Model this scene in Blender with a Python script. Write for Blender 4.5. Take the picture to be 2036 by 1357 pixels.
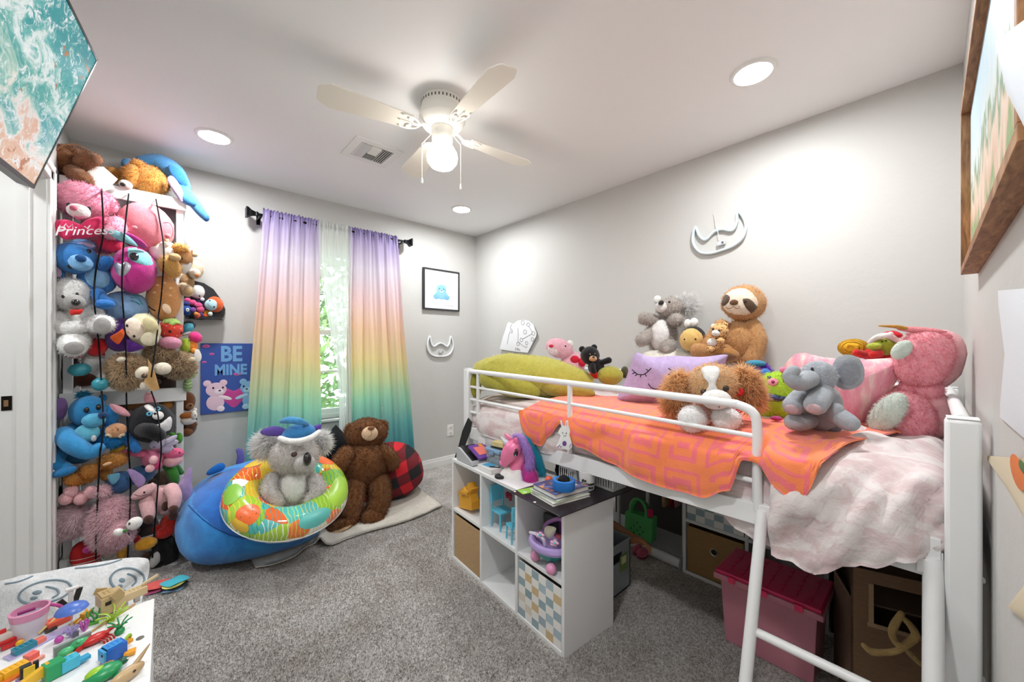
import bpy, bmesh, math, random
import numpy as np
from mathutils import Vector, Matrix, noise
from mathutils.bvhtree import BVHTree

for o in list(bpy.data.objects):
    bpy.data.objects.remove(o, do_unlink=True)
SC = bpy.context.scene
COL = SC.collection
PI = math.pi
random.seed(7)

# ------------------------------------------------------------------ camera
FPX, CXP, HZ = 755.0, 1018.0, 690.0            # focal length, centre and horizon in photo pixels
CAM = Vector((-2.5205, -3.3786, 1.2228))
EX = (.7405, .6720)
cd = bpy.data.cameras.new('camera')
cd.sensor_width = 36.0
cd.lens = 36.0 * FPX / 2036.0
cd.shift_y = (HZ - 678.5) / 2036.0
cd.clip_start = .02
co = bpy.data.objects.new('camera', cd)
COL.objects.link(co)
co.location = CAM
co.rotation_euler = (PI / 2, 0, -math.atan2(EX[1], EX[0]))
SC.camera = co

# ------------------------------------------------------------------ world, exposure
SC.view_settings.view_transform = 'Standard'
SC.view_settings.look = 'None'
SC.view_settings.gamma = 1.0
SC.view_settings.use_curve_mapping = False
SC.view_settings.exposure = 1.30
W = bpy.data.worlds.new('sky')
SC.world = W
W.use_nodes = True
wn = W.node_tree
wn.nodes['Background'].inputs[0].default_value = (.80, .90, 1.0, 1)
wn.nodes['Background'].inputs[1].default_value = 3.4
LAMP_W = 148.0       # emission of the recessed lenses
GLOBE_W = 9.5       # emission of the fan globe

RH = 2.44           # ceiling height
XL = -2.945         # left wall
YB = -3.473         # wall behind and to the right of the camera


def ray(px, py):
    r = (px - CXP) / FPX
    return Vector((EX[0] * r + EX[1], -EX[1] * r + EX[0], (HZ - py) / FPX))


def at(px, py, X=None, Y=None, Z=None, d=None):
    a = ray(px, py)
    if X is not None: t = (X - CAM[0]) / a[0]
    elif Y is not None: t = (Y - CAM[1]) / a[1]
    elif Z is not None: t = (Z - CAM[2]) / a[2]
    else: t = d
    return CAM + a * t


# ------------------------------------------------------------------ materials
def lin(h):
    h = h.lstrip('#')
    o = []
    for i in (0, 2, 4):
        c = int(h[i:i + 2], 16) / 255
        o.append(c / 12.92 if c <= .04045 else ((c + .055) / 1.055) ** 2.4)
    return o + [1.0]


class NT:
    """small helper around a node tree"""
    def __init__(s, name):
        s.m = bpy.data.materials.new(name)
        s.m.use_nodes = True
        s.t = s.m.node_tree
        s.b = s.t.nodes['Principled BSDF']
    def n(s, typ, **kw):
        nd = s.t.nodes.new(typ)
        for k, v in kw.items():
            if k.startswith('i_'):
                nd.inputs[k[2:].replace('_', ' ')].default_value = v
            else:
                setattr(nd, k, v)
        return nd
    def l(s, a, ao, b, bi):
        s.t.links.new(a.outputs[ao], b.inputs[bi])
    def coord(s, kind='Object', scale=None):
        c = s.n('ShaderNodeTexCoord')
        if scale is None:
            return c, kind
        mp = s.n('ShaderNodeMapping')
        mp.inputs['Scale'].default_value = scale
        s.l(c, kind, mp, 'Vector')
        return mp, 'Vector'
    def noise(s, scale, detail=4, rough=.6, kind='Object', vs=None, dist=0):
        c, k = s.coord(kind, vs)
        nz = s.n('ShaderNodeTexNoise')
        nz.inputs['Scale'].default_value = scale
        nz.inputs['Detail'].default_value = detail
        nz.inputs['Roughness'].default_value = rough
        nz.inputs['Distortion'].default_value = dist
        s.l(c, k, nz, 'Vector')
        return nz
    def ramp(s, src, so, stops, interp='LINEAR'):
        r = s.n('ShaderNodeValToRGB')
        r.color_ramp.interpolation = interp
        e = r.color_ramp.elements
        while len(e) < len(stops):
            e.new(.5)
        for i, (p, c) in enumerate(stops):
            e[i].position = p
            e[i].color = lin(c) if isinstance(c, str) else c
        s.l(src, so, r, 'Fac')
        return r
    def bump(s, src, so, strength, dist=.002):
        b = s.n('ShaderNodeBump')
        b.inputs['Strength'].default_value = strength
        b.inputs['Distance'].default_value = dist
        s.l(src, so, b, 'Height')
        s.l(b, 'Normal', s.b, 'Normal')
        return b
    def set(s, **kw):
        for k, v in kw.items():
            s.b.inputs[k.replace('_', ' ')].default_value = v
        return s


_mc = {}


def dark(c, k):
    return [c[0] * k, c[1] * k, c[2] * k, 1]


def mat(key):
    """'f#aabbcc' plush, 's#..' shaggy plush, 'c#..' cloth, 'p#..' plastic, 'w#..' paint, 'm#..' metal,
    'k#..' card, 'e#..' shiny eye, 'l#..' flat print, 'g#..' clear plastic"""
    if key in _mc:
        return _mc[key]
    if not isinstance(key, str):
        return key
    typ, hx = key[0], key[1:]
    c = lin(hx)
    t = NT({'f': 'plush', 's': 'shaggy_plush', 'c': 'cloth', 'p': 'plastic', 'w': 'paint', 'm': 'metal', 'k': 'card',
            'e': 'glossy_eye', 'h': 'plush_hair', 'l': 'print', 'g': 'clear_plastic'}[typ])
    t.set(Base_Color=c)
    if typ in 'fs':
        sc = 45 if typ == 'f' else 28
        nz = t.noise(sc, 5, .7)
        k = .84 if typ == 'f' else .88
        r = t.ramp(nz, 'Fac', [(.3, dark(c, k)), (.7, [min(1, v * (1.10 if typ == 'f' else 1.18)) for v in c[:3]] + [1])])
        t.l(r, 'Color', t.b, 'Base Color')
        n2 = t.noise(150 if typ == 'f' else 110, 4, .75)
        t.bump(n2, 'Fac', .7 if typ == 'f' else .9, .007)
        t.set(Roughness=.95, Sheen_Weight=.25, Sheen_Roughness=.5)
        t.b.inputs['Specular IOR Level'].default_value = .1
    elif typ == 'h':
        kk = min(1.6, .92 / max(c[:3])); c = [v * kk + .005 for v in c[:3]] + [1]
        nz = t.noise(40, 3, .7)
        r = t.ramp(nz, 'Fac', [(.3, dark(c, .78)), (.7, [min(.95, v * 1.12) for v in c[:3]] + [1])])
        t.l(r, 'Color', t.b, 'Base Color')
        t.set(Roughness=1.0)
        t.b.inputs['Specular IOR Level'].default_value = .05
        tr = t.n('ShaderNodeBsdfTranslucent'); t.l(r, 'Color', tr, 'Color')
        mx = t.n('ShaderNodeMixShader'); mx.inputs[0].default_value = .55
        t.l(t.b, 'BSDF', mx, 1); t.l(tr, 'BSDF', mx, 2)
        t.l(mx, 'Shader', t.t.nodes['Material Output'], 'Surface')
    elif typ == 'c':
        nz = t.noise(9, 4)
        r = t.ramp(nz, 'Fac', [(.3, dark(c, .9)), (.7, dark(c, 1.05))])
        t.l(r, 'Color', t.b, 'Base Color')
        n2 = t.noise(320, 2)
        t.bump(n2, 'Fac', .3, .002)
        t.set(Roughness=.85)
        t.b.inputs['Specular IOR Level'].default_value = .2
    elif typ == 'p':
        t.set(Roughness=.32)
    elif typ == 'w':
        nz = t.noise(60, 3)
        t.bump(nz, 'Fac', .06, .002)
        t.set(Roughness=.42)
    elif typ == 'm':
        t.set(Roughness=.35, Metallic=.85)
    elif typ == 'k':
        nz = t.noise(30, 4, vs=(1, 1, 6))
        r = t.ramp(nz, 'Fac', [(.3, dark(c, .88)), (.7, dark(c, 1.06))])
        t.l(r, 'Color', t.b, 'Base Color')
        t.set(Roughness=.8)
    elif typ == 'e':
        t.set(Roughness=.08)
        t.b.inputs['Coat Weight'].default_value = .5
    elif typ == 'l':
        t.set(Roughness=.6)
    elif typ == 'g':
        t.set(Roughness=.15, Alpha=.38)
    _mc[key] = t.m
    return t.m


# ------------------------------------------------------------------ mesh building
def rotmat(r, u, f):
    return Matrix((r, u, f)).transposed()


I3 = Matrix.Identity(3)


class MB:
    def __init__(s):
        s.v, s.f = [], []
    def add(s, vs, fs):
        b = len(s.v)
        s.v += [Vector(q) for q in vs]
        s.f += [tuple(b + i for i in q) for q in fs]
        return s
    def box(s, lo, hi):
        x0, y0, z0 = lo; x1, y1, z1 = hi
        vs = [(x0, y0, z0), (x1, y0, z0), (x1, y1, z0), (x0, y1, z0), (x0, y0, z1), (x1, y0, z1), (x1, y1, z1), (x0, y1, z1)]
        return s.add(vs, [(0, 3, 2, 1), (4, 5, 6, 7), (0, 1, 5, 4), (1, 2, 6, 5), (2, 3, 7, 6), (3, 0, 4, 7)])
    def obox(s, c, half, R=I3):
        c = Vector(c)
        vs = [c + R @ Vector((i * half[0], j * half[1], k * half[2])) for k in (-1, 1) for i, j in ((-1, -1), (1, -1), (1, 1), (-1, 1))]
        return s.add(vs, [(0, 3, 2, 1), (4, 5, 6, 7), (0, 1, 5, 4), (1, 2, 6, 5), (2, 3, 7, 6), (3, 0, 4, 7)])
    def ell(s, c, rad, R=I3, seg=22, rings=13, lump=0, lsc=3.0, sq=1.0):
        """ellipsoid; sq<1 squarish; lump = relative noise"""
        c = Vector(c)
        off = Vector((random.uniform(0, 50), random.uniform(0, 50), 0))
        vs = []
        def pt(th, ph):
            ct, st, cp, sp = math.cos(th), math.sin(th), math.cos(ph), math.sin(ph)
            e = lambda q: math.copysign(abs(q) ** sq, q)
            d = Vector((e(st) * e(cp), e(st) * e(sp), e(ct)))
            k = 1 + (lump * noise.noise(d * lsc + off) if lump else 0)
            return c + R @ Vector((d[0] * rad[0] * k, d[1] * rad[1] * k, d[2] * rad[2] * k))
        vs.append(pt(0, 0))
        for i in range(1, rings):
            for j in range(seg):
                vs.append(pt(PI * i / rings, 2 * PI * j / seg))
        vs.append(pt(PI, 0))
        fs = [(0, 1 + j, 1 + (j + 1) % seg) for j in range(seg)]
        for i in range(rings - 2):
            for j in range(seg):
                a = 1 + i * seg + j; b = 1 + i * seg + (j + 1) % seg
                fs.append((a, a + seg, b + seg, b))
        e = len(vs) - 1; q = 1 + (rings - 2) * seg
        fs += [(q + j, e, q + (j + 1) % seg) for j in range(seg)]
        return s.add(vs, fs)
    def tube(s, pts, rad, seg=10, flat=1.0, up=None, caps='round', closed=False):
        """swept tube; rad number or list; caps round/flat"""
        P = [Vector(p) for p in pts]
        n = len(P)
        Rr = [rad] * n if not isinstance(rad, (list, tuple)) else list(rad)
        if caps == 'round' and not closed:
            d0 = (P[0] - P[1]).normalized(); d1 = (P[-1] - P[-2]).normalized()
            pre, post, rp, ro = [], [], [], []
            for a in (1.0, .8, .45):
                sn, cs = a, math.sqrt(max(0, 1 - a * a))
                pre.append(P[0] + d0 * Rr[0] * sn); rp.append(max(.03, cs) * Rr[0])
                post.insert(0, P[-1] + d1 * Rr[-1] * sn); ro.insert(0, max(.03, cs) * Rr[-1])
            P = pre + P + post; Rr = rp + Rr + ro
            n = len(P)
        tang = []
        for i in range(n):
            if closed: t = P[(i + 1) % n] - P[i - 1]
            else: t = P[min(n - 1, i + 1)] - P[max(0, i - 1)]
            tang.append(t.normalized() if t.length > 1e-9 else Vector((0, 0, 1)))
        u = Vector(up) if up is not None else (Vector((0, 0, 1)) if abs(tang[0].z) < .9 else Vector((1, 0, 0)))
        vs = []
        for i in range(n):
            t = tang[i]
            u = (u - t * u.dot(t))
            if u.length < 1e-6: u = t.orthogonal()
            u.normalize()
            w = t.cross(u)
            for j in range(seg):
                a = 2 * PI * j / seg
                vs.append(P[i] + (u * math.cos(a) * flat + w * math.sin(a)) * Rr[i])
        fs = []
        m = n if closed else n - 1
        for i in range(m):
            for j in range(seg):
                a = i * seg + j; b = i * seg + (j + 1) % seg
                a2 = ((i + 1) % n) * seg + j; b2 = ((i + 1) % n) * seg + (j + 1) % seg
                fs.append((a, b, b2, a2))
        if not closed:
            fs.append(tuple(reversed(range(seg)))); fs.append(tuple(range((n - 1) * seg, n * seg)))
        return s.add(vs, fs)
    def cyl(s, a, b, r, seg=20, r2=None):
        return s.tube([a, b], [r, r if r2 is None else r2], seg, caps='flat')
    def lathe(s, prof, c=(0, 0, 0), seg=28, R=I3, cap=True):
        c = Vector(c)
        vs = []
        for r, z in prof:
            for j in range(seg):
                a = 2 * PI * j / seg
                vs.append(c + R @ Vector((r * math.cos(a), r * math.sin(a), z)))
        fs = []
        for i in range(len(prof) - 1):
            for j in range(seg):
                a = i * seg + j; b = i * seg + (j + 1) % seg
                fs.append((a, b, b + seg, a + seg))
        if cap:
            fs.append(tuple(reversed(range(seg)))); fs.append(tuple(range((len(prof) - 1) * seg, len(prof) * seg)))
        return s.add(vs, fs)
    def prism(s, poly, th, O, r, u, f):
        """polygon (2-D, in r/u axes) extruded th along f from O"""
        O, r, u, f = Vector(O), Vector(r), Vector(u), Vector(f)
        n = len(poly)
        vs = [O + r * x + u * y for x, y in poly] + [O + r * x + u * y + f * th for x, y in poly]
        fs = [tuple(reversed(range(n))), tuple(range(n, 2 * n))] + [(i, (i + 1) % n, n + (i + 1) % n, n + i) for i in range(n)]
        return s.add(vs, fs)
    def puff(s, poly3, f, th, rings=5, back=1.0, lap=0):
        """pillow-like body over a closed star-shaped outline (3-D points), thickness th along f"""
        n = len(poly3); f = Vector(f)
        P = [Vector(p) for p in poly3]
        c = sum(P, Vector()) / n
        vs, fs = [], []
        for sgn in (1, -back):
            base = len(vs)
            for k in range(rings):
                q = 1 - (k / rings)
                h = th * math.sqrt(max(0, 1 - q * q)) * sgn
                for p in P:
                    vs.append(c + (p - c) * q + f * h)
            vs.append(c + f * th * sgn)
            top = len(vs) - 1
            for k in range(rings - 1):
                for j in range(n):
                    a = base + k * n + j; b = base + k * n + (j + 1) % n
                    q = (a, b, b + n, a + n)
                    fs.append(q if sgn > 0 else tuple(reversed(q)))
            for j in range(n):
                a = base + (rings - 1) * n + j; b = base + (rings - 1) * n + (j + 1) % n
                fs.append((a, b, top) if sgn > 0 else (b, a, top))
        if lap:
            nb = [set() for _ in vs]
            for q in fs:
                for i in range(len(q)):
                    nb[q[i]].add(q[i - 1]); nb[q[i - 1]].add(q[i])
            half = rings * n + 1
            fixed = set(range(n)) | set(range(half, half + n))
            for _ in range(lap):
                vs = [v if i in fixed else v * .4 + sum((vs[j] for j in nb[i]), Vector()) * (.6 / len(nb[i])) for i, v in enumerate(vs)]
        return s.add(vs, fs)
    def grid(s, fn, nu, nv, th=0.0):
        """surface fn(u,v) -> point; th gives it thickness along its normal"""
        P = [[Vector(fn(i / nu, j / nv)) for j in range(nv + 1)] for i in range(nu + 1)]
        vs = [p for row in P for p in row]
        m = nv + 1
        fs = [(i * m + j, (i + 1) * m + j, (i + 1) * m + j + 1, i * m + j + 1) for i in range(nu) for j in range(nv)]
        if th:
            N = []
            for i in range(nu + 1):
                for j in range(m):
                    a = P[min(nu, i + 1)][j] - P[max(0, i - 1)][j]
                    b = P[i][min(nv, j + 1)] - P[i][max(0, j - 1)]
                    q = a.cross(b)
                    N.append(q.normalized() if q.length > 1e-12 else Vector((0, 0, 1)))
            k = len(vs)
            vs = vs + [vs[i] - N[i] * th for i in range(k)]
            fs = fs + [tuple(k + i for i in reversed(q)) for q in fs]
            rim = [j for j in range(m)] + [i * m + nv for i in range(1, nu + 1)] + [nu * m + j for j in range(nv - 1, -1, -1)] + [i * m for i in range(nu - 1, 0, -1)]
            for a, b in zip(rim, rim[1:] + rim[:1]):
                fs.append((b, a, k + a, k + b))
        return s.add(vs, fs)


def world_loc(o):
    return Vector(o['_w']) if '_w' in o else Vector(o.location)


def obj(name, mb, material, parent=None, smooth=True, bevel=0, label=None, sharp=40, subsurf=0):
    """one mesh object; vertices are given in world space"""
    if parent is not None:
        org = WL[parent.name]
    else:
        xs = [p[0] for p in mb.v]; ys = [p[1] for p in mb.v]; zs = [p[2] for p in mb.v]
        org = Vector(((min(xs) + max(xs)) / 2, (min(ys) + max(ys)) / 2, min(zs)))
    me = bpy.data.meshes.new(name)
    me.from_pydata([p - org for p in mb.v], [], mb.f)
    me.update()
    o = bpy.data.objects.new(name, me)
    COL.objects.link(o)
    if material is not None:
        me.materials.append(mat(material))
    if smooth:
        me.polygons.foreach_set('use_smooth', [True] * len(me.polygons))
        if sharp:
            me.set_sharp_from_angle(angle=math.radians(sharp))
    if parent is not None:
        o.parent = parent
    else:
        o.location = org
    WL[o.name] = org
    if bevel:
        b = o.modifiers.new('bevel', 'BEVEL'); b.width = bevel; b.segments = 2; b.limit_method = 'ANGLE'
    if subsurf:
        b = o.modifiers.new('subsurf', 'SUBSURF'); b.levels = subsurf; b.render_levels = subsurf
    if label:
        o['label'] = label
    return o


WL = {}


def tag(o, label, cat, group=None):
    o['label'] = label; o['category'] = cat
    if group: o['group'] = group
    return o


def thing(name, label, cat, loc, group=None):
    o = bpy.data.objects.new(name, None)
    o.empty_display_size = .05
    COL.objects.link(o)
    o.location = loc
    WL[o.name] = Vector(loc)
    return tag(o, label, cat, group)


def struct(name, mb, m, smooth=False, **kw):
    o = obj(name, mb, m, smooth=smooth, **kw)
    o['kind'] = 'structure'
    return o


def text_mb(txt, O, r, u, size, depth=.0015, align='CENTER', shear=0, stretch=1.0, bold=0):
    """lettering as a mesh: O anchor, r reading direction, u up"""
    cu = bpy.data.curves.new('t', 'FONT')
    cu.body = txt; cu.size = size; cu.extrude = depth; cu.align_x = align; cu.shear = shear; cu.offset = bold
    cu.resolution_u = 3
    ob = bpy.data.objects.new('t', cu)
    COL.objects.link(ob)
    dg = bpy.context.evaluated_depsgraph_get()
    me = bpy.data.meshes.new_from_object(ob.evaluated_get(dg))
    r, u = Vector(r), Vector(u); f = r.cross(u)
    mb = MB().add([Vector(O) + r * v.co.x * stretch + u * v.co.y + f * v.co.z for v in me.vertices], [tuple(p.vertices) for p in me.polygons])
    bpy.data.objects.remove(ob); bpy.data.meshes.remove(me)
    return mb


def smooth_closed(pts, k=4):
    """Catmull-Rom through closed 2-D/3-D points"""
    P = [Vector(p) for p in pts]; n = len(P); out = []
    for i in range(n):
        a, b, c, d = P[i - 1], P[i], P[(i + 1) % n], P[(i + 2) % n]
        for j in range(k):
            t = j / k
            out.append(.5 * ((2 * b) + (c - a) * t + (2 * a - 5 * b + 4 * c - d) * t * t + (3 * b - a - 3 * c + d) * t ** 3))
    return out


def smooth_open(pts, k=4, vals=None):
    P = [Vector(p) for p in pts]; n = len(P); out = []; ov = []
    for i in range(n - 1):
        a, b, c, d = P[max(0, i - 1)], P[i], P[i + 1], P[min(n - 1, i + 2)]
        for j in range(k):
            t = j / k
            out.append(.5 * ((2 * b) + (c - a) * t + (2 * a - 5 * b + 4 * c - d) * t * t + (3 * b - a - 3 * c + d) * t ** 3))
            if vals: ov.append(vals[i] * (1 - t) + vals[i + 1] * t)
    out.append(P[-1])
    if vals:
        ov.append(vals[-1])
        return out, ov
    return out


def add_fur(part, mb, n, length, material, width=None, comb=(0, 0, -.5), spread=.35, lie=.5):
    """short hair of a shaggy plush: thin blades rooted on the part's surface"""
    V = np.array([tuple(v) for v in mb.v])
    T = []
    for f in mb.f:
        for k in range(1, len(f) - 1):
            T.append((f[0], f[k], f[k + 1]))
    T = np.array(T)
    a, b, c = V[T[:, 0]], V[T[:, 1]], V[T[:, 2]]
    cr = np.cross(b - a, c - a)
    ar = np.linalg.norm(cr, axis=1)
    nrm = cr / np.maximum(ar[:, None], 1e-12)
    if length < .017: n = int(n * .55)
    rs = np.random.RandomState(len(mb.v) + n)
    idx = rs.choice(len(T), n, p=ar / ar.sum())
    u, v = rs.rand(n, 1), rs.rand(n, 1)
    fl = (u + v) > 1
    u = np.where(fl, 1 - u, u); v = np.where(fl, 1 - v, v)
    p = a[idx] + (b[idx] - a[idx]) * u + (c[idx] - a[idx]) * v
    N = nrm[idx]
    cb = np.array(comb)[None, :]
    d = N * (1 - lie) + cb * lie + rs.randn(n, 3) * spread
    d -= np.minimum(0, (d * N).sum(1, keepdims=True)) * N * 1.2
    d += N * .15
    d /= np.linalg.norm(d, axis=1, keepdims=True)
    L = length * (.6 + .8 * rs.rand(n, 1))
    side = np.cross(d, N) + .25 * rs.randn(n, 3)
    side -= (side * d).sum(1, keepdims=True) * d
    side /= np.maximum(1e-9, np.linalg.norm(side, axis=1, keepdims=True))
    side *= np.sign((np.cross(side, d) * N).sum(1, keepdims=True) + 1e-9)
    w = (width or length * .09)
    p0 = p - N * length * .08 - side * w; p1 = p - N * length * .08 + side * w
    mid0 = p + d * L * .55 - side * w * .8; mid1 = p + d * L * .55 + side * w * .8
    droop = cb * .25
    tip = p + d * L + droop * L * .4
    me = bpy.data.meshes.new('fur')
    vs = np.concatenate([p0, p1, mid1, mid0, tip], 1).reshape(-1, 3)
    org = np.array(tuple(WL[part.name]))
    q = np.arange(n)[:, None] * 5
    fq = (q + np.array([[0, 1, 2, 3]])).tolist(); ft = (q + np.array([[3, 2, 4]])).tolist()
    me.from_pydata((vs - org).tolist(), [], fq + ft)
    me.polygons.foreach_set('use_smooth', [True] * len(me.polygons))
    me.update()
    me.materials.append(mat('h' + material[1:] if isinstance(material, str) else material))
    o = bpy.data.objects.new('fur', me)
    COL.objects.link(o)
    o.parent = part
    o['kind'] = 'stuff'
    WL[o.name] = WL[part.name]
    return o


# crops of the photograph used while measuring: (x0, y0, scale)
CR = {'A': (0, 240, 3.392), 'B': (60, 600, 4.426), 'C': (60, 860, 4.241), 'D': (340, 800, 3.636), 'E': (0, 1080, 4.9),
      'F': (880, 820, 2.609), 'G': (900, 600, 3.770), 'H': (1220, 540, 2.751), 'I': (1160, 940, 2.324), 'J': (620, 100, 3.991),
      'K': (480, 390, 2.8875), 'L': (330, 540, 8.48), 'N': (895, 830, 7.541), 'O': (1180, 960, 5.654), 'Q': (1400, 1060, 4.569),
      'R': (1640, 1080, 4.9), 'S': (0, 0, 3.392), 'U': (960, 620, 13.571), '': (0, 0, 1.0)}


class Toy:
    """a soft toy (or other small thing) measured in the photo: its parts are laid out on the plane through the toy that faces
    direction `face` (degrees, 0 = towards -Y, positive turns towards -X), each with its own offset d towards the front"""
    def __init__(s, name, label, cat, crop, anchor, face=0, group=None, **pl):
        s.c = CR[crop]
        s.O = at(*s.px(*anchor), **pl)
        a = math.radians(face)
        s.f = Vector((-math.sin(a), -math.cos(a), 0))
        s.r = Vector((-s.f.y, s.f.x, 0))
        s.z = Vector((0, 0, 1))
        s.root = thing(name, label, cat, s.O, group)
        s.bvh = {}
        s.parts = {}
    def px(s, x, y):
        return (s.c[0] + x / s.c[2], s.c[1] + y / s.c[2])
    def p(s, x, y, d=0):
        a = ray(*s.px(x, y))
        t = (s.O + s.f * d - CAM).dot(s.f) / a.dot(s.f)
        return CAM + a * t
    def sc(s, x, y, d=0):
        q = s.p(x, y, d)
        return (s.p(x + 4, y, d) - q).dot(s.r) / 4, (s.p(x, y - 4, d) - q).z / 4
    def reg(s, name, mb, o):
        s.parts[name] = o
        s.bvh[name] = (mb, None)
    def hit(s, on, x, y, eps=.001):
        mb, bv = s.bvh[on]
        if bv is None:
            bv = BVHTree.FromPolygons(mb.v, mb.f)
            s.bvh[on] = (mb, bv)
        a = ray(*s.px(x, y)).normalized()
        loc, n, i, d = bv.ray_cast(CAM, a)
        if loc is None:
            loc, n, i, d = bv.find_nearest(s.p(x, y, 0))
        if n.dot(a) > 0: n = -n
        return loc + n * eps, n
    def done(s, name, mb, m, parent, reg, label, fur, **kw):
        par = s.parts[parent] if parent else s.root
        o = obj(name, mb, m, par, label=label, **kw)
        s.reg(reg or name, mb, o)
        if fur:
            n, L = fur[0], fur[1]
            add_fur(o, mb, n, L, fur[2] if len(fur) > 2 else m, *(fur[3:] if len(fur) > 3 else ()))
        return o
    def e(s, name, x, y, rx, ry, m, d=0, t=None, rot=0, lump=.05, parent=None, reg=None, label=None, fur=None, sq=1.0, on=None, seg=22):
        """ellipsoid, radii in crop pixels; t = depth radius as a fraction of the mean radius"""
        sx, sz = s.sc(x, y, d)
        a = math.radians(rot)
        R0 = s.r * math.cos(a) + s.z * math.sin(a)
        U0 = s.z * math.cos(a) - s.r * math.sin(a)
        k1 = math.sqrt((sx * math.cos(a)) ** 2 + (sz * math.sin(a)) ** 2); k2 = math.sqrt((sz * math.cos(a)) ** 2 + (sx * math.sin(a)) ** 2)
        a1, a2 = rx * k1, ry * k2
        a3 = (t if t is not None else .9) * (a1 + a2) / 2
        f = s.f
        if on:
            c, nn = s.hit(on, x, y)
            f = nn; R0 = (R0 - f * R0.dot(f)).normalized(); U0 = f.cross(R0)
        else:
            c = s.p(x, y, d)
        mb = MB().ell(c, (a1, a2, a3), rotmat(R0, U0, f), seg=seg, rings=max(7, seg * 6 // 10), lump=lump, sq=sq)
        return s.done(name, mb, m, parent, reg, label, fur)
    def l(s, name, pts, rad, m, parent=None, reg=None, label=None, fur=None, flat=1.0, seg=12, on=None, k=4):
        """limb / cord: list of (x, y, d) with radii in pixels"""
        sx, sz = s.sc(pts[0][0], pts[0][1])
        kk = (sx + sz) / 2
        if on: P = [s.hit(on, q[0], q[1], 0)[0] for q in pts]
        else: P = [s.p(q[0], q[1], q[2] if len(q) > 2 else 0) for q in pts]
        rr = [rad] * len(P) if not isinstance(rad, (list, tuple)) else list(rad)
        P, rr = smooth_open(P, k, [q * kk for q in rr])
        mb = MB().tube(P, rr, seg, flat=flat, up=s.f)
        return s.done(name, mb, m, parent, reg, label, fur, sharp=0)
    def line(s, name, pts, w, m, on, parent=None, k=3):
        """stitched line lying on a part"""
        P2 = smooth_open([(q[0], q[1], 0) for q in pts], k)
        sx, sz = s.sc(pts[0][0], pts[0][1])
        mb = MB().tube([s.hit(on, q[0], q[1], .0006)[0] for q in P2], w * (sx + sz) / 2, 6)
        return s.done(name, mb, m, parent or on, '_' + name, None, None, sharp=0)
    def puff(s, name, pts, th, m, d=0, parent=None, reg=None, label=None, fur=None, smooth=4, back=1.0, lap=0, rings=5):
        P = [s.p(q[0], q[1], (q[2] if len(q) > 2 else 0) + d) for q in pts]
        if smooth: P = smooth_closed(P, smooth)
        sx, sz = s.sc(pts[0][0], pts[0][1])
        mb = MB().puff(P, s.f, th * (sx + sz) / 2, back=back, lap=lap, rings=rings)
        return s.done(name, mb, m, parent, reg, label, fur, sharp=0)
    def prism(s, name, pts, th, m, d=0, parent=None, reg=None, label=None, bevel=.001):
        P = [s.p(q[0], q[1], d) for q in pts]; n = len(P)
        Q = [p - s.f * th for p in P]
        mb = MB().add(P + Q, [tuple(reversed(range(n))), tuple(range(n, 2 * n))] + [(i, (i + 1) % n, n + (i + 1) % n, n + i) for i in range(n)])
        return s.done(name, mb, m, parent, reg, label, None, smooth=False, bevel=bevel)
    def patch(s, name, m, on, x=0, y=0, rx=0, ry=0, rot=0, poly=None, th=.002, parent=None, label=None, rings=5, smooth=4, reg=None):
        """flat appliqué following the surface of a part"""
        if poly is None:
            a = math.radians(rot); N = 20
            poly = [(x + rx * math.cos(q) * math.cos(a) + ry * math.sin(q) * math.sin(a), y - rx * math.cos(q) * math.sin(a) + ry * math.sin(q) * math.cos(a)) for q in [2 * PI * i / N for i in range(N)]]
        elif smooth:
            poly = [(q[0], q[1]) for q in smooth_closed([(a, b, 0) for a, b in poly], smooth)]
        n = len(poly)
        cx = sum(q[0] for q in poly) / n; cy = sum(q[1] for q in poly) / n
        vs, fs = [], []
        for k in range(rings):
            q = 1 - k / rings
            ep = .0012 + th * math.sqrt(1 - q * q)
            for a, b in poly:
                vs.append(s.hit(on, cx + (a - cx) * q, cy + (b - cy) * q, ep if k else -.0006)[0])
        vs.append(s.hit(on, cx, cy, th + .001)[0])
        for k in range(rings - 1):
            for j in range(n):
                a = k * n + j; b = k * n + (j + 1) % n
                fs.append((a, a + n, b + n, b))
        for j in range(n):
            fs.append(((rings - 1) * n + j, len(vs) - 1, (rings - 1) * n + (j + 1) % n))
        fs = [tuple(reversed(q)) for q in fs]
        mb = MB().add(vs, fs)
        return s.done(name, mb, m, parent or on, reg or ('_' + name), label, None, sharp=0)
    def eyes(s, on, pts, r, m='e#0a0a0c', parent=None):
        for q in pts:
            s.e('eye', q[0], q[1], r, r, m, on=on, t=.6, lump=0, seg=12, parent=parent or on, reg='_eye')

# ================================================================== STRUCTURE
def m_wall():
    t = NT('wall_paint')
    t.set(Base_Color=lin('#c6c5c1'), Roughness=.55)
    n = t.noise(14, 5, .6)
    t.bump(n, 'Fac', .25, .006)
    return t.m


def m_ceiling():
    t = NT('ceiling_paint')
    t.set(Base_Color=lin('#ededed'), Roughness=.6)
    n = t.noise(5, 4)
    t.bump(n, 'Fac', .1, .01)
    return t.m


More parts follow.
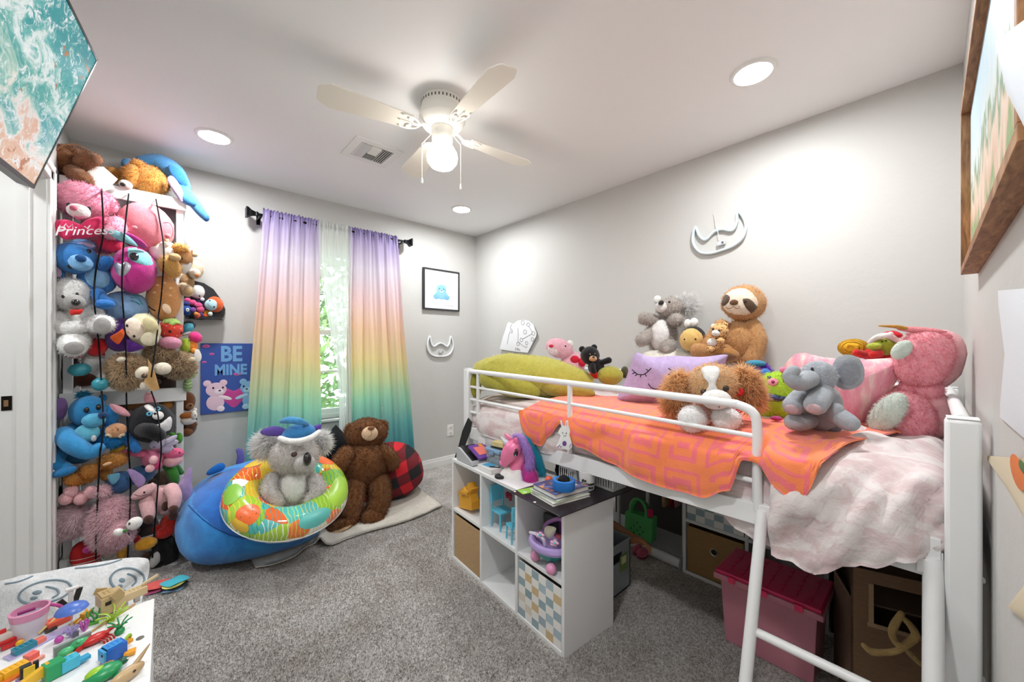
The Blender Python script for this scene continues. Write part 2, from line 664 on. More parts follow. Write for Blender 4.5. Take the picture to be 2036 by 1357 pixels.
def m_carpet():
    t = NT('carpet')
    a = t.noise(120, 6, .8)
    b = t.noise(5, 3, .6)
    r = t.ramp(a, 'Fac', [(.38, '#867f78'), (.46, '#c2bbb4'), (.54, '#e8e3de'), (.66, '#fbf9f6')])
    r2 = t.ramp(b, 'Fac', [(.32, '#c2b8b0'), (.62, '#ffffff')])
    mx = t.n('ShaderNodeMix', data_type='RGBA', blend_type='MULTIPLY')
    mx.inputs[0].default_value = .55
    t.t.links.new(r.outputs[0], mx.inputs[6]); t.t.links.new(r2.outputs[0], mx.inputs[7])
    t.t.links.new(mx.outputs[2], t.b.inputs['Base Color'])
    t.bump(a, 'Fac', 1.0, .012)
    t.set(Roughness=1.0, Sheen_Weight=.2)
    t.b.inputs['Specular IOR Level'].default_value = .05
    return t.m


MW, MC, MCP = m_wall(), m_ceiling(), m_carpet()
WHT = 'w#e6e6e3'
WX0, WX1, WZ0, WZ1 = -1.90, -1.03, .62, 2.08      # window opening
TH = .13
struct('floor', MB().box((XL - 1.2, YB - TH, -.08), (TH, TH, 0)), MCP)
struct('ceiling', MB().box((XL - 1.2, YB - TH, RH), (TH, TH, RH + .1)), MC)
wb = MB()
wb.box((XL - 1.2, 0, 0), (WX0, TH, RH)); wb.box((WX1, 0, 0), (TH, TH, RH)); wb.box((WX0, 0, 0), (WX1, TH, WZ0)); wb.box((WX0, 0, WZ1), (WX1, TH, RH))
struct('wall_window_side', wb, MW)
struct('wall_bed_side', MB().box((0, YB, 0), (TH, 0, RH)), MW)
struct('wall_camera_side', MB().box((XL - 1.2, YB - TH, 0), (TH, YB, RH)), MW)
DY0, DY1, DZ = -1.36, -.575, 2.02                     # door opening in the left wall
wl = MB()
wl.box((XL - .12, DY1 + .02, 0), (XL, 0, RH)); wl.box((XL - .12, YB, 0), (XL, DY0 - .02, RH)); wl.box((XL - .12, DY0 - .02, DZ + .02), (XL, DY1 + .02, RH))
struct('wall_left', wl, MW)
struct('wall_hallway', MB().box((XL - 1.2, YB, 0), (XL - 1.1, TH, RH)), MW)
# door lining with stop, casing, strike plate
dj = thing('door_1', 'white door lining and casing of the open doorway beside the toy rack', 'doorway', (XL, DY1, 0))
del dj['category']; dj['kind'] = 'structure'
for y0, y1 in ((DY1, DY1 + .018), (DY0 - .018, DY0)):
    obj('jamb', MB().box((XL - .135, y0, 0), (XL + .001, y1, DZ)), WHT, dj, False)
obj('jamb', MB().box((XL - .135, DY0 - .018, DZ), (XL + .001, DY1 + .018, DZ + .018)), WHT, dj, False)
obj('door_stop', MB().box((XL - .085, DY1 - .012, 0), (XL - .048, DY1, DZ)), WHT, dj, False)
obj('door_stop', MB().box((XL - .085, DY0, 0), (XL - .048, DY0 + .012, DZ)), WHT, dj, False)
cw = .075
obj('casing', MB().box((XL, DY1 + .004, 0), (XL + .016, DY1 + cw, DZ + cw)).box((XL, DY1 + cw * .55, 0), (XL + .024, DY1 + cw * .95, DZ + cw)), WHT, dj, False, bevel=.004)
obj('casing', MB().box((XL, DY0 - cw, 0), (XL + .016, DY0 - .004, DZ + cw)).box((XL, DY0 - cw * .95, 0), (XL + .024, DY0 - cw * .55, DZ + cw)), WHT, dj, False, bevel=.004)
obj('casing', MB().box((XL, DY0 - cw, DZ + .004), (XL + .016, DY1 + cw, DZ + cw)).box((XL, DY0 - cw, DZ + cw * .55), (XL + .024, DY1 + cw, DZ + cw * .95)), WHT, dj, False, bevel=.004)
obj('strike_plate', MB().box((XL - .128, DY1 - .0025, .935), (XL - .098, DY1 + .001, 1.0)), 'm#2a2622', dj, False, label='dark strike plate')
obj('latch_hole', MB().box((XL - .121, DY1 - .0032, .953), (XL - .108, DY1 - .002, .982)), 'w#8a6a48', dj, False)
# baseboards
def baseboard(name, a, b, n):
    a, b, n = Vector(a), Vector(b), Vector(n)
    r = (b - a).normalized()
    pr = [(0, 0), (.014, 0), (.014, .055), (.010, .068), (.008, .085), (0, .088)]
    mb = MB()
    k = len(pr)
    vs = [a + n * x + Vector((0, 0, z)) for x, z in pr] + [b + n * x + Vector((0, 0, z)) for x, z in pr]
    mb.add(vs, [tuple(range(k)), tuple(reversed(range(k, 2 * k)))] + [(i, k + i, k + (i + 1) % k, (i + 1) % k) for i in range(k)])
    struct(name, mb, WHT)
baseboard('baseboard_window_side', (XL, -.0, 0), (0, -.0, 0), (0, -1, 0))
baseboard('baseboard_bed_side', (0, -.015, 0), (0, YB, 0), (-1, 0, 0))
baseboard('baseboard_camera_side', (-.015, YB, 0), (XL, YB, 0), (0, 1, 0))

# window: vinyl double-hung frame with glazing bars, two sashes
wi = thing('window_1', 'white double hung window between the rainbow curtains', 'window', ((WX0 + WX1) / 2, .06, WZ0))
del wi['category']; wi['kind'] = 'structure'
VIN = 'p#e9ebea'
fr = MB()
fr.box((WX0, .03, WZ0), (WX0 + .045, .12, WZ1)); fr.box((WX1 - .045, .03, WZ0), (WX1, .12, WZ1))
fr.box((WX0, .03, WZ1 - .045), (WX1, .12, WZ1)); fr.box((WX0, .03, WZ0), (WX1, .12, WZ0 + .04))
obj('window_frame', fr, VIN, wi, False)
ZM = 1.345
def sash(name, z0, z1, y):
    m = MB()
    x0, x1 = WX0 + .045, WX1 - .045
    m.box((x0, y, z0), (x0 + .035, y + .03, z1)); m.box((x1 - .035, y, z0), (x1, y + .03, z1))
    m.box((x0, y, z0), (x1, y + .03, z0 + .04)); m.box((x0, y, z1 - .04), (x1, y + .03, z1))
    s_ = obj(name, m, VIN, wi, False)
    xs = [x0 + .035 + (x1 - x0 - .07) * k / 3 for k in range(4)]
    zs = [z0 + .04, (z0 + z1) / 2, z1 - .04]
    for k in (1, 2):
        obj('glazing_bar', MB().box((xs[k] - .009, y + .008, z0 + .04), (xs[k] + .009, y + .022, z1 - .04)), VIN, s_, False)
    obj('glazing_bar', MB().box((x0 + .035, y + .009, zs[1] - .009), (x1 - .035, y + .021, zs[1] + .009)), VIN, s_, False)
    for i in range(3):
        for j in range(2):
            obj('pane', MB().box((xs[i], y + .013, zs[j]), (xs[i + 1], y + .017, zs[j + 1])), MGL, s_, False)
t = NT('window_glass')
t.set(Base_Color=(.9, .95, .95, 1), Roughness=.02, Alpha=.12)
MGL = t.m
sash('sash', WZ0 + .04, ZM + .02, .045)
sash('sash', ZM - .02, WZ1 - .045, .08)
obj('sill', MB().box((WX0 - .03, -.028, WZ0 - .022), (WX1 + .03, .045, WZ0)), WHT, wi, False, bevel=.004)

# recessed ceiling lights; the hallway one is added to brighten the door lining
t = NT('lens_light')
t.b.inputs['Emission Color'].default_value = (.97, .985, 1, 1)
t.b.inputs['Emission Strength'].default_value = LAMP_W
MEL = t.m
for k, (x, y, lb) in enumerate(((-.60, -2.85, 'round flush ceiling light above the bed end near the camera'), (-2.32, -.60, 'round flush ceiling light above the toy rack'),
                                (-.60, -.60, 'round flush ceiling light near the corner between fan and bed wall'), (-2.32, -2.85, 'round flush ceiling light above the camera'), (XL - .62, -1.2, 'round flush ceiling light in the hallway beyond the doorway'))):
    L = thing('recessed_light', lb, 'ceiling light', (x, y, RH - .012), 'flush ceiling lights')
    obj('trim_ring', MB().lathe([(.070, -.004), (.073, -.010), (.086, -.008), (.092, 0)], (x, y, RH), 40, cap=False), WHT, L)
    obj('lens', MB().lathe([(.0, -.0085), (.04, -.0085), (.071, -.0065), (.071, -.001)], (x, y, RH), 40, cap=False), MEL, L, sharp=0)

# ceiling air vent
vt = thing('ceiling_vent', 'white metal ceiling air register beside the fan', 'vent', (-1.57, -1.02, RH - .01))
x0, x1, y0, y1 = -1.715, -1.425, -1.165, -.885
b = MB()
b.box((x0, y0, RH - .005), (x1, y0 + .045, RH)).box((x0, y1 - .045, RH - .005), (x1, y1, RH)).box((x0, y0 + .045, RH - .005), (x0 + .045, y1 - .045, RH)).box((x1 - .045, y0 + .045, RH - .005), (x1, y1 - .045, RH))
obj('frame', b, WHT, vt, False)
obj('duct', MB().box((x0 + .045, y0 + .045, RH - .001), (x1 - .045, y1 - .045, RH + .0005)), 'w#7d7a76', vt, False)
def slat(px, py, lx, ly, tilt, ax):
    R = Matrix.Rotation(tilt, 3, ax)
    obj('slat', MB().obox((px, py, RH - .004), (lx / 2, ly / 2, .0006), R), WHT, vt, False)
xm = (x0 + x1) / 2; w3 = (x1 - x0 - .09) / 3
for k in range(5):
    slat(x0 + .045 + w3 * (k + .5) / 5, (y0 + y1) / 2, .016, y1 - y0 - .10, .7, 'Y')
    slat(x1 - .045 - w3 * (k + .5) / 5, (y0 + y1) / 2, .016, y1 - y0 - .10, -.7, 'Y')
for k in range(9):
    slat(xm, y0 + .05 + (y1 - y0 - .10) * (k + .5) / 9, w3 * .9, .019, -.75 if k < 5 else .75, 'X')

# ------------------------------------------------------------------ ceiling fan
FX, FY = -1.51, -1.75
fan = thing('ceiling_fan', 'white four blade ceiling fan with a lit round globe', 'ceiling fan', (FX, FY, RH - .3))
FW = 'p#efece4'
C0 = Vector((FX, FY, RH))
obj('motor_housing', MB().lathe([(.098, 0), (.102, -.012), (.102, -.035), (.100, -.04), (.112, -.075), (.114, -.095), (.100, -.120), (.088, -.13), (.05, -.134)], C0, 40, cap=False), FW, fan, sharp=30)
for k in range(36):
    a = 2 * PI * k / 36
    q = C0 + Vector((math.cos(a) * .1015, math.sin(a) * .1015, -.024))
    obj('vent_slot', MB().obox(q, (.0016, .003, .0065), Matrix.Rotation(a, 3, 'Z')), 'w#5c5750', fan, False)
obj('switch_housing', MB().lathe([(.05, -.128), (.054, -.14), (.050, -.205), (.046, -.22), (.03, -.225)], C0, 32, cap=False), FW, fan)
t = NT('globe_glass')
t.b.inputs['Emission Color'].default_value = (1, .96, .90, 1)
t.b.inputs['Emission Strength'].default_value = GLOBE_W
MGLB = t.m
obj('globe', MB().lathe([(.042, -.218), (.058, -.230), (.072, -.255), (.076, -.276), (.072, -.300), (.055, -.322), (.028, -.335), (.0, -.338)], C0, 32, cap=False), MGLB, fan, sharp=0)
ZB = RH - .152
tips = [(650, 190), (1005, 140), (1050, 330), (815, 350)]
for k, (tx, ty) in enumerate(tips):
    p = at(tx, ty, Z=ZB)
    a = math.atan2(p.y - FY, p.x - FX)
    if k == 0: A0 = a
for k in range(4):
    p = at(*tips[k], Z=ZB)
    a = math.atan2(p.y - FY, p.x - FX)
    dr = Vector((math.cos(a), math.sin(a), 0)); sd = Vector((-dr.y, dr.x, 0)); up = Vector((0, 0, 1))
    R = Matrix.Rotation(math.radians(11), 3, dr)
    sd2 = R @ sd; up2 = R @ up
    out = [(.150, -.044), (.505, -.068), (.545, -.046), (.555, -.034), (.555, .034), (.545, .046), (.505, .068), (.150, .044)]
    obj('blade', MB().prism(out, .006, Vector((FX, FY, ZB)), dr, sd2, up2), 'w#ebe6da', fan, False, bevel=.0015)
    br = MB()
    O = Vector((FX, FY, ZB + .003))
    Q = lambda x, y, z=0: O + dr * x + sd2 * y + up2 * (z - .006)
    br.tube([Q(.06, 0, .022), Q(.09, 0, .018), Q(.125, 0, .002), Q(.15, 0, 0)], .007, 8)
    for sg in (-1, 1):
        br.tube(smooth_open([Q(.115, 0), Q(.13, .022 * sg), Q(.155, .036 * sg), Q(.19, .04 * sg), Q(.205, .036 * sg)], 4), .0045, 8)
        br.tube(smooth_open([Q(.14, 0), Q(.165, .012 * sg), Q(.175, .026 * sg), Q(.165, .036 * sg)], 4), .0038, 8)
    br.tube([Q(.14, 0), Q(.185, 0), Q(.21, 0)], .0045, 8)
    obj('blade_iron', br, FW, fan)
for (px, py, ln) in ((855, 0, .215), (911, 0, .24)):
    p = at(px, 300, d=1.86)
    q0 = Vector((FX, FY, RH - .17)); dd = (p - q0); dd.z = 0; dd = dd.normalized() * .052
    top = q0 + dd; low = Vector((p.x, p.y, RH - .17 - ln - .02))
    low.x, low.y = FX + dd.normalized().x * .10, FY + dd.normalized().y * .10
    ch = obj('pull_chain', MB().tube([top, Vector((low.x, low.y, top.z - .06)), low], .0018, 6), 'p#f2efe6', fan)
    obj('chain_pull', MB().lathe([(.001, .012), (.004, .006), (.006, -.01), (.005, -.018), (.001, -.02)], low, 10), 'p#f2efe6', ch)

# ------------------------------------------------------------------ wall outlet
ou = thing('wall_outlet', 'white wall outlet above the baseboard beside the bed', 'outlet', (-.328, -.004, .345))
obj('cover_plate', MB().box((-.366, -.006, .29), (-.291, 0, .408)), 'p#eceae6', ou, False, bevel=.003)
for z in (.322, .377):
    s_ = obj('socket', MB().lathe([(.0155, 0), (.0165, .002), (.015, .004)], (-.328, -.0055, z), 16, Matrix.Rotation(PI / 2, 3, 'X')), 'p#dcdad4', ou)
    for dx in (-.006, .006):
        obj('slot', MB().box((-.328 + dx - .001, -.0102, z - .002), (-.328 + dx + .001, -.0093, z + .007)), 'w#3a3836', s_, False)

# ================================================================== BED
XF, YN, YF, XK = -1.12, -3.43, -1.43, -.09      # front, near end, far end, wall side
BW = 'w#eceded'
bed = thing('loft_bed', 'white metal low loft bed with guard rail and ladder against the long wall', 'bed', ((XF + XK) / 2, (YN + YF) / 2, 0))
for x, y, h in ((XF, YN, 1.052), (XK, YN, 1.052), (XF, YF, 1.085), (XK, YF, 1.085)):
    w = .029 if y == YN else .024
    po = obj('post', MB().box((x - w, y - w, 0), (x + w, y + w, h)), BW, bed, bevel=.009)
    obj('post_cap', MB().box((x - w * .9, y - w * .9, h), (x + w * .9, y + w * .9, h + .003)), BW, po, bevel=.002)
SR = (.655, .722)
obj('side_rail', MB().box((XF - .012, YN + .03, SR[0]), (XF + .012, YF - .03, SR[1])).box((XF, YN + .03, SR[0]), (XF + .035, YF - .03, SR[0] + .004)), BW, bed, False, bevel=.003)
obj('side_rail', MB().box((XK - .012, YN + .03, SR[0]), (XK + .012, YF - .03, SR[1])), BW, bed, False, bevel=.003)
for y in (YN, YF):
    obj('end_rail', MB().box((XF + .03, y - .012, SR[0]), (XK - .03, y + .012, SR[1])), BW, bed, False, bevel=.003)
    for z in ((1.045, .93, .82) if y == YN else (1.06, .95, .84)):
        obj('end_bar', MB().cyl((XF + .02, y, z), (XK - .02, y, z), .0145), BW, bed)
# guard rail: top tube bends down into the stile at the ladder gap
ye = -3.005
g = smooth_open([(XF, ye, .70), (XF, ye, .85), (XF, ye, .965), (XF, ye + .012, 1.01), (XF, ye + .055, 1.03), (XF, ye + .12, 1.034), (XF, -2.4, 1.047), (XF, -1.8, 1.062), (XF, YF, 1.07)], 5)
obj('guard_rail', MB().tube(g, .0145, 14, caps='flat'), BW, bed)
for z0, z1 in ((.934, .975), (.86, .897), (.79, .818)):
    obj('guard_bar', MB().cyl((XF, ye, z0), (XF, YF, z1), .0085, 12), BW, bed)
for y, z in ((-1.53, 1.065), (-2.24, 1.05)):
    obj('guard_stile', MB().cyl((XF, y, .70), (XF, y, z), .012, 12), BW, bed)
for z0, z1 in ((1.05, 1.05), (.93, .93)):
    obj('guard_bar', MB().cyl((XK, YN, z0), (XK, YF, z1), .012, 12), BW, bed)
for k in range(12):
    y = YN + .1 + k * (YF - YN - .2) / 11
    obj('slat', MB().box((XF + .012, y - .03, .66), (XK - .012, y + .03, .672)), BW, bed, False)
def ladx(z):
    return -1.105 - (.705 - z) * .392
for y in (-3.02, -3.383):
    r_ = .0165 if y > -3.2 else .0185
    obj('ladder_side', MB().tube([(ladx(.705) - .018, y, .702), (ladx(.6) - .01, y, .60), (ladx(0), y, 0)], r_, 16, caps='flat'), BW, bed)
for z in (.38, .12):
    obj('ladder_rung', MB().tube([(ladx(z), -3.02, z), (ladx(z), -3.383, z)], .0125, 14), BW, bed)
obj('bracket', MB().box((XF - .016, YN + .034, .60), (XF + .012, YN + .052, .755)).box((XF - .022, YN + .05, .665), (XF - .012, YN + .075, .70)), BW, bed, False, bevel=.002)
for z in (.45, .68):
    obj('bolt', MB().ell((XF + .002, YN - .031, z), (.007, .004, .007), seg=10), BW, bed)

# ================================================================== CUBE ORGANIZERS
class Org:
    def __init__(s, A, B, depth, H, rows=2, cols=3, th=.016):
        s.A = Vector((A[0], A[1], 0)); s.B = Vector((B[0], B[1], 0))
        s.r = (s.B - s.A).normalized(); s.len = (s.B - s.A).length
        s.b = Vector((-s.r.y, s.r.x, 0))       # into the unit
        s.D, s.H, s.th, s.cols, s.rows = depth, H, th, cols, rows
        s.R = rotmat(s.r, s.b, Vector((0, 0, 1)))
    def p(s, a, b, z):
        return s.A + s.r * a + s.b * b + Vector((0, 0, z))
    def box(s, a0, a1, b0, b1, z0, z1, mb=None):
        return (mb or MB()).obox(s.p((a0 + a1) / 2, (b0 + b1) / 2, (z0 + z1) / 2), (abs(a1 - a0) / 2, abs(b1 - b0) / 2, abs(z1 - z0) / 2), s.R)
    def cell(s, i, j):
        w = (s.len - s.th) / s.cols; h = (s.H - s.th) / s.rows
        return (s.th + w * i, w * (i + 1), s.th + h * j, h * (j + 1))
    def build(s, label, mt):
        t = thing('cube_organizer', label, 'shelf unit', s.p(s.len / 2, s.D / 2, 0))
        th, L, H, D = s.th, s.len, s.H, s.D
        obj('side_panel', s.box(0, th, 0, D, 0, H - th), mt, t, False, bevel=.001)
        obj('side_panel', s.box(L - th, L, 0, D, 0, H - th), mt, t, False, bevel=.001)
        obj('top_panel', s.box(0, L, 0, D, H - th, H), mt, t, False, bevel=.001)
        obj('bottom_panel', s.box(th, L - th, 0, D, 0, th), mt, t, False, bevel=.001)
        obj('back_panel', s.box(th, L - th, D - .004, D, th, H - th), mt, t, False)
        for i in range(1, s.cols):
            a = (L - th) / s.cols * i
            obj('divider', s.box(a, a + th, 0, D - .004, th, H - th), mt, t, False, bevel=.001)
        for j in range(1, s.rows):
            z = (H - th) / s.rows * j
            for i in range(s.cols):
                w = (L - th) / s.cols
                obj('shelf', s.box(w * i + th, w * (i + 1), .001, D - .004, z, z + th), mt, t, False, bevel=.001)
        return t


OA = Org((-1.299, -1.515), (-1.372, -2.417), .305, .575)
# frame direction: into the unit must point to +X
OA.b = Vector((OA.r.y * -1, OA.r.x, 0))
if OA.b.x < 0: OA.b = -OA.b
OA.R = rotmat(OA.r, OA.b, Vector((0, 0, 1)))
OA.build('white six cube organizer standing out from under the bed', 'w#e9eaea')
OB = Org((-.45, -2.475), (-.45, -3.39), .30, .575)
OB.b = Vector((1, 0, 0)); OB.R = rotmat(OB.r, OB.b, Vector((0, 0, 1)))
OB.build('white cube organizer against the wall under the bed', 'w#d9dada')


def bin_(org, i, j, label, mt, checks=False, grommet=False, loose=.006, top=.02, group=None):
    a0, a1, z0, z1 = org.cell(i, j)
    a0 += loose; a1 -= loose; z1 -= top
    b0, b1 = .006, org.D - .03
    t = thing('storage_bin', label, 'storage bin', org.p((a0 + a1) / 2, (b0 + b1) / 2, z0), group)
    w = .004
    m = MB()
    org.box(a0, a0 + w, b0, b1, z0 + .001, z1, m); org.box(a1 - w, a1, b0, b1, z0 + .001, z1, m)
    org.box(a0, a1, b1 - w, b1, z0 + .001, z1, m); org.box(a0, a1, b0, b1, z0 + .001, z0 + .001 + w, m)
    obj('bin_body', m, mt, t, False)
    obj('front_panel', org.box(a0, a1, b0, b0 + w, z0 + .001, z1), mt, t, False, bevel=.0015)
    if checks:
        n, k = 6, 7
        rnd = random.Random(i * 7 + j)
        m = MB()
        P = lambda u, v: org.p(a0 + (a1 - a0) * u / n, b0 - .0012, z0 + .001 + (z1 - z0 - .001) * v / k)
        m.add([P(u, v) for u in range(n + 1) for v in range(k + 1)], [(u * (k + 1) + v, (u + 1) * (k + 1) + v, (u + 1) * (k + 1) + v + 1, u * (k + 1) + v + 1) for u in range(n) for v in range(k)])
        o = obj('printed_checks', m, 'l#ecebe6', t, False)
        cols = ['l#9db0b8', 'l#8fa5a8', 'l#d0b78c', 'l#adc0c8', 'l#dcd2c0', 'l#97adb4']
        for c in cols: o.data.materials.append(mat(c))
        for q in range(n * k):
            u, v = divmod(q, k)
            o.data.polygons[q].material_index = 0 if (u + v) % 2 else rnd.randint(1, len(cols))
    if grommet:
        c = org.p((a0 + a1) / 2, b0, z0 + (z1 - z0) * .62)
        R = rotmat(org.r, Vector((0, 0, 1)), -org.b)
        obj('grommet', MB().lathe([(.0135, 0), (.014, .003), (.018, .004), (.0205, .001)], c, 20, R, cap=False), 'm#c9c2b4', t)
        obj('grommet_hole', MB().lathe([(.0, .0006), (.0135, .0008)], c, 20, R, cap=False), 'w#181410', t)
    return t


bin_(OA, 0, 0, 'tan fabric storage bin in the lower far cube of the front organizer', 'k#b4946c')
bin_(OA, 2, 0, 'white storage bin with pastel checks in the lower near cube of the front organizer', 'k#e6e3dc', checks=True)
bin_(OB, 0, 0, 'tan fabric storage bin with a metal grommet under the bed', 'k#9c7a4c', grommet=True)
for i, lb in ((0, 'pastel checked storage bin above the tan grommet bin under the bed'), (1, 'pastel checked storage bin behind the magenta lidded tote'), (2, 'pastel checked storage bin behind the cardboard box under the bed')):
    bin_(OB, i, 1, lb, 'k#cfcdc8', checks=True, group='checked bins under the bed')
bin_(OB, 2, 0, 'black storage bin beside the cardboard box under the bed', 'k#1a1818')

# ================================================================== BEDDING
def interp(tab, y):
    """piecewise linear with smoothing, tab sorted descending in y"""
    if y >= tab[0][0]: return tab[0][1]
    for (a, b), (c, d) in zip(tab, tab[1:]):
        if y >= c:
            t = (a - y) / (a - c); t = t * t * (3 - 2 * t)
            return b + (d - b) * t
    return tab[-1][1]


def path_pt(path, v):
    L = [0]
    for a, b in zip(path, path[1:]): L.append(L[-1] + math.hypot(a[0] - b[0], a[1] - b[1]))
    s = v * L[-1]
    for i in range(len(path) - 1):
        if s <= L[i + 1] or i == len(path) - 2:
            t = (s - L[i]) / max(1e-9, L[i + 1] - L[i])
            return path[i][0] + (path[i + 1][0] - path[i][0]) * t, path[i][1] + (path[i + 1][1] - path[i][1]) * t


def grid_uv(o, nu, nv, su=1.0, sv=1.0):
    me = o.data
    uv = me.uv_layers.new(name='UVMap')
    k = (nu + 1) * (nv + 1)
    for lp in me.loops:
        i = lp.vertex_index % k
        uv.data[lp.index].uv = (i // (nv + 1) / nu * su, i % (nv + 1) / nv * sv)


MT = .878
mt_ = obj('mattress', MB().box((XF + .035, YN + .04, .674), (XK - .03, YF - .035, MT - .02)), 'c#e9e4e2', bevel=.03)
tag(mt_, 'white mattress under the pink and white duvet', 'mattress')

t = NT('duvet_cloth')
nz = t.noise(13.0, 5, .62, vs=(1, .5, 1), dist=.8)
r = t.ramp(nz, 'Fac', [(.36, '#d0b9b9'), (.47, '#d8c7c6'), (.53, '#e0d7d5'), (.75, '#e4ddda')])
t.l(r, 'Color', t.b, 'Base Color')
n2 = t.noise(16, 4, .6, dist=.6)
t.bump(n2, 'Fac', .35, .02)
t.set(Roughness=.9)
MDUV = t.m
hemD = [(-1.43, .735), (-1.6, .70), (-1.9, .695), (-2.15, .70), (-2.3, .73), (-2.75, .72), (-2.857, .665), (-2.956, .605), (-3.017, .588), (-3.10, .592), (-3.16, .59), (-3.225, .645), (-3.275, .655), (-3.334, .69), (-3.40, .72), (-3.47, .73)]
outD = [(-1.43, -1.10), (-1.6, -1.145), (-2.1, -1.146), (-2.25, -1.10), (-3.035, -1.098), (-3.065, -1.15), (-3.2, -1.17), (-3.33, -1.145), (-3.38, -1.10), (-3.47, -1.04)]


def duvet(u, v):
    y = (YF - .03) + (YN - .012 - YF + .03) * u
    hz, ox = interp(hemD, y), interp(outD, y)
    endf = max(0, (y - -3.36) / -.08) if y < -3.36 else 0
    top = MT + .02 - .06 * endf ** 2
    path = [(-.125, top - .03), (-.2, top), (-.6, top + .012), (-.98, top + .006), (-1.06, top - .012), (min(-1.09, ox + .022), top - .06), (ox, max(hz + .04, top - .13)), (ox - .002, hz + .03), (ox + .012, hz)]
    x, z = path_pt(path, v)
    q = Vector((y * 5, v * 5, 0))
    w = 1 if v > .45 else .5
    a = noise.noise(Vector((y * 7 + v * 4, v * 3.0, 2.1))); b = noise.noise(Vector((y * 16 - v * 9, v * 6, 7)))
    c = 1 - abs(noise.noise(Vector((y * 5 - v * 5, v * 2.4, 11.5)))) * 2
    amp = (.6 + 1.1 * min(1, max(0, (-2.7 - y) / .25))) * w
    if v > .62:
        gl = 1 if y < -3.05 else .25
        x -= (a * .022 + b * .012 + c * .022 + .012 * noise.noise(Vector((y * 34 - v * 20, v * 12, 4)))) * amp * gl
        z += b * .004 * amp
    else:
        z += (a * .012 + b * .008 + max(0, c) * .012) * amp
    return x, y + b * .004, z


NU, NV = 150, 60
dv = obj('duvet', MB().grid(duvet, NU, NV, th=.006), MDUV, sharp=0)
tag(dv, 'crumpled pink and white tie dye duvet on the loft bed', 'duvet')

# orange towel blanket with pink letter blocks
t = NT('towel_blanket')
uvn = t.n('ShaderNodeTexCoord')
sp = t.n('ShaderNodeSeparateXYZ'); t.l(uvn, 'UV', sp, 'Vector')
def mth(op, a, b=None):
    n_ = t.n('ShaderNodeMath', operation=op)
    for k, q in enumerate((a, b)):
        if q is None: continue
        if isinstance(q, (int, float)): n_.inputs[k].default_value = q
        else: t.t.links.new(q, n_.inputs[k])
    return n_.outputs[0]
su, sv = mth('MULTIPLY', sp.outputs[0], 9.0), mth('MULTIPLY', sp.outputs[1], 4.6)
fu, fv = mth('FRACT', su), mth('FRACT', sv)
au, av = mth('ABSOLUTE', mth('SUBTRACT', fu, .5)), mth('ABSOLUTE', mth('SUBTRACT', fv, .5))
mxd = mth('MAXIMUM', au, av)
ring = mth('MULTIPLY', mth('GREATER_THAN', mxd, .24), mth('LESS_THAN', mxd, .36))
gap = mth('GREATER_THAN', mth('ADD', fu, mth('MULTIPLY', mth('ABSOLUTE', mth('SUBTRACT', fv, .42)), 3.0)), .55)
bar = mth('MULTIPLY', mth('LESS_THAN', av, .07), mth('LESS_THAN', au, .16))
shape = mth('MAXIMUM', mth('MULTIPLY', ring, gap), bar)
chk = mth('GREATER_THAN', mth('FRACT', mth('MULTIPLY', mth('ADD', mth('FLOOR', su), mth('FLOOR', sv)), .5)), .25)
shape = mth('ABSOLUTE', mth('SUBTRACT', shape, mth('MULTIPLY', chk, 1.0)))
edge = mth('LESS_THAN', mxd, .44)
shape = mth('MULTIPLY', shape, edge)
nz = t.noise(60, 3)
fac = mth('MULTIPLY', shape, mth('ADD', mth('MULTIPLY', nz.outputs[0], .7), .12))
mx = t.n('ShaderNodeMix', data_type='RGBA')
t.t.links.new(fac, mx.inputs[0]); mx.inputs[6].default_value = lin('#ff8a54'); mx.inputs[7].default_value = lin('#f2589a')
t.t.links.new(mx.outputs[2], t.b.inputs['Base Color'])
n2 = t.noise(260, 3, .7); t.bump(n2, 'Fac', .6, .004)
t.set(Roughness=.95, Sheen_Weight=.3)
MBLK = t.m
hemB = [(-1.96, .895), (-1.985, .80), (-2.03, .745), (-2.09, .735), (-2.13, .79), (-2.20, .86), (-2.26, .80), (-2.32, .775), (-2.48, .735), (-2.62, .712), (-2.735, .700), (-2.85, .705), (-2.937, .752), (-2.972, .86), (-2.99, .875), (-3.01, .855), (-3.074, .80), (-3.12, .785), (-3.158, .79), (-3.22, .84), (-3.285, .893), (-3.31, .898)]


def blanket(u, v):
    y = -1.96 + (-3.31 + 1.96) * u
    hz = interp(hemB, y)
    bz = .86 + (y - ye) / (YF - ye) * .037 + .016 if y > ye - .02 else MT + .03
    if y > -2.0: bz += .0
    tz = MT + .05
    front = -1.152 - .012 * math.sin(y * 21) - .01 * math.sin(y * 9 + 1)
    if y < ye: front = -1.135 - .06 * min(1, max(0, (ye - y) / .1)) * min(1, max(0, (-3.30 - y) / -.12 if y > -3.30 else 0))
    xb = -.62
    path = [(xb, tz), (-.9, tz), (-1.05, max(tz - .008, bz)), (-1.12, bz), (min(-1.135, front + .012), bz - .012)]
    lowz = min(hz, bz - .014)
    path += [(front, lowz + (bz - lowz) * .6), (front - .004, lowz + (bz - lowz) * .2), (front + .004, lowz)]
    if y < -3.14: v = v * max(.06, 1 - (-3.14 - y) / .17) ** .8
    x, z = path_pt(path, v)
    a = noise.noise(Vector((y * 8, v * 4, 3.3))); b = noise.noise(Vector((y * 22 + v * 6, v * 5, 9)))
    if x < -1.125: x -= abs(a) * .022 + b * .004
    elif x > -1.04: z += a * .010 + abs(b) * .006 + .004
    # swags gather towards the two rail posts
    return x, y + a * .01 * v, z


bk = obj('blanket', MB().grid(blanket, 150, 54, th=.005), MBLK, sharp=0)
grid_uv(bk, 150, 54)
tag(bk, 'orange towel blanket with pink block letters draped over the guard rail', 'blanket')

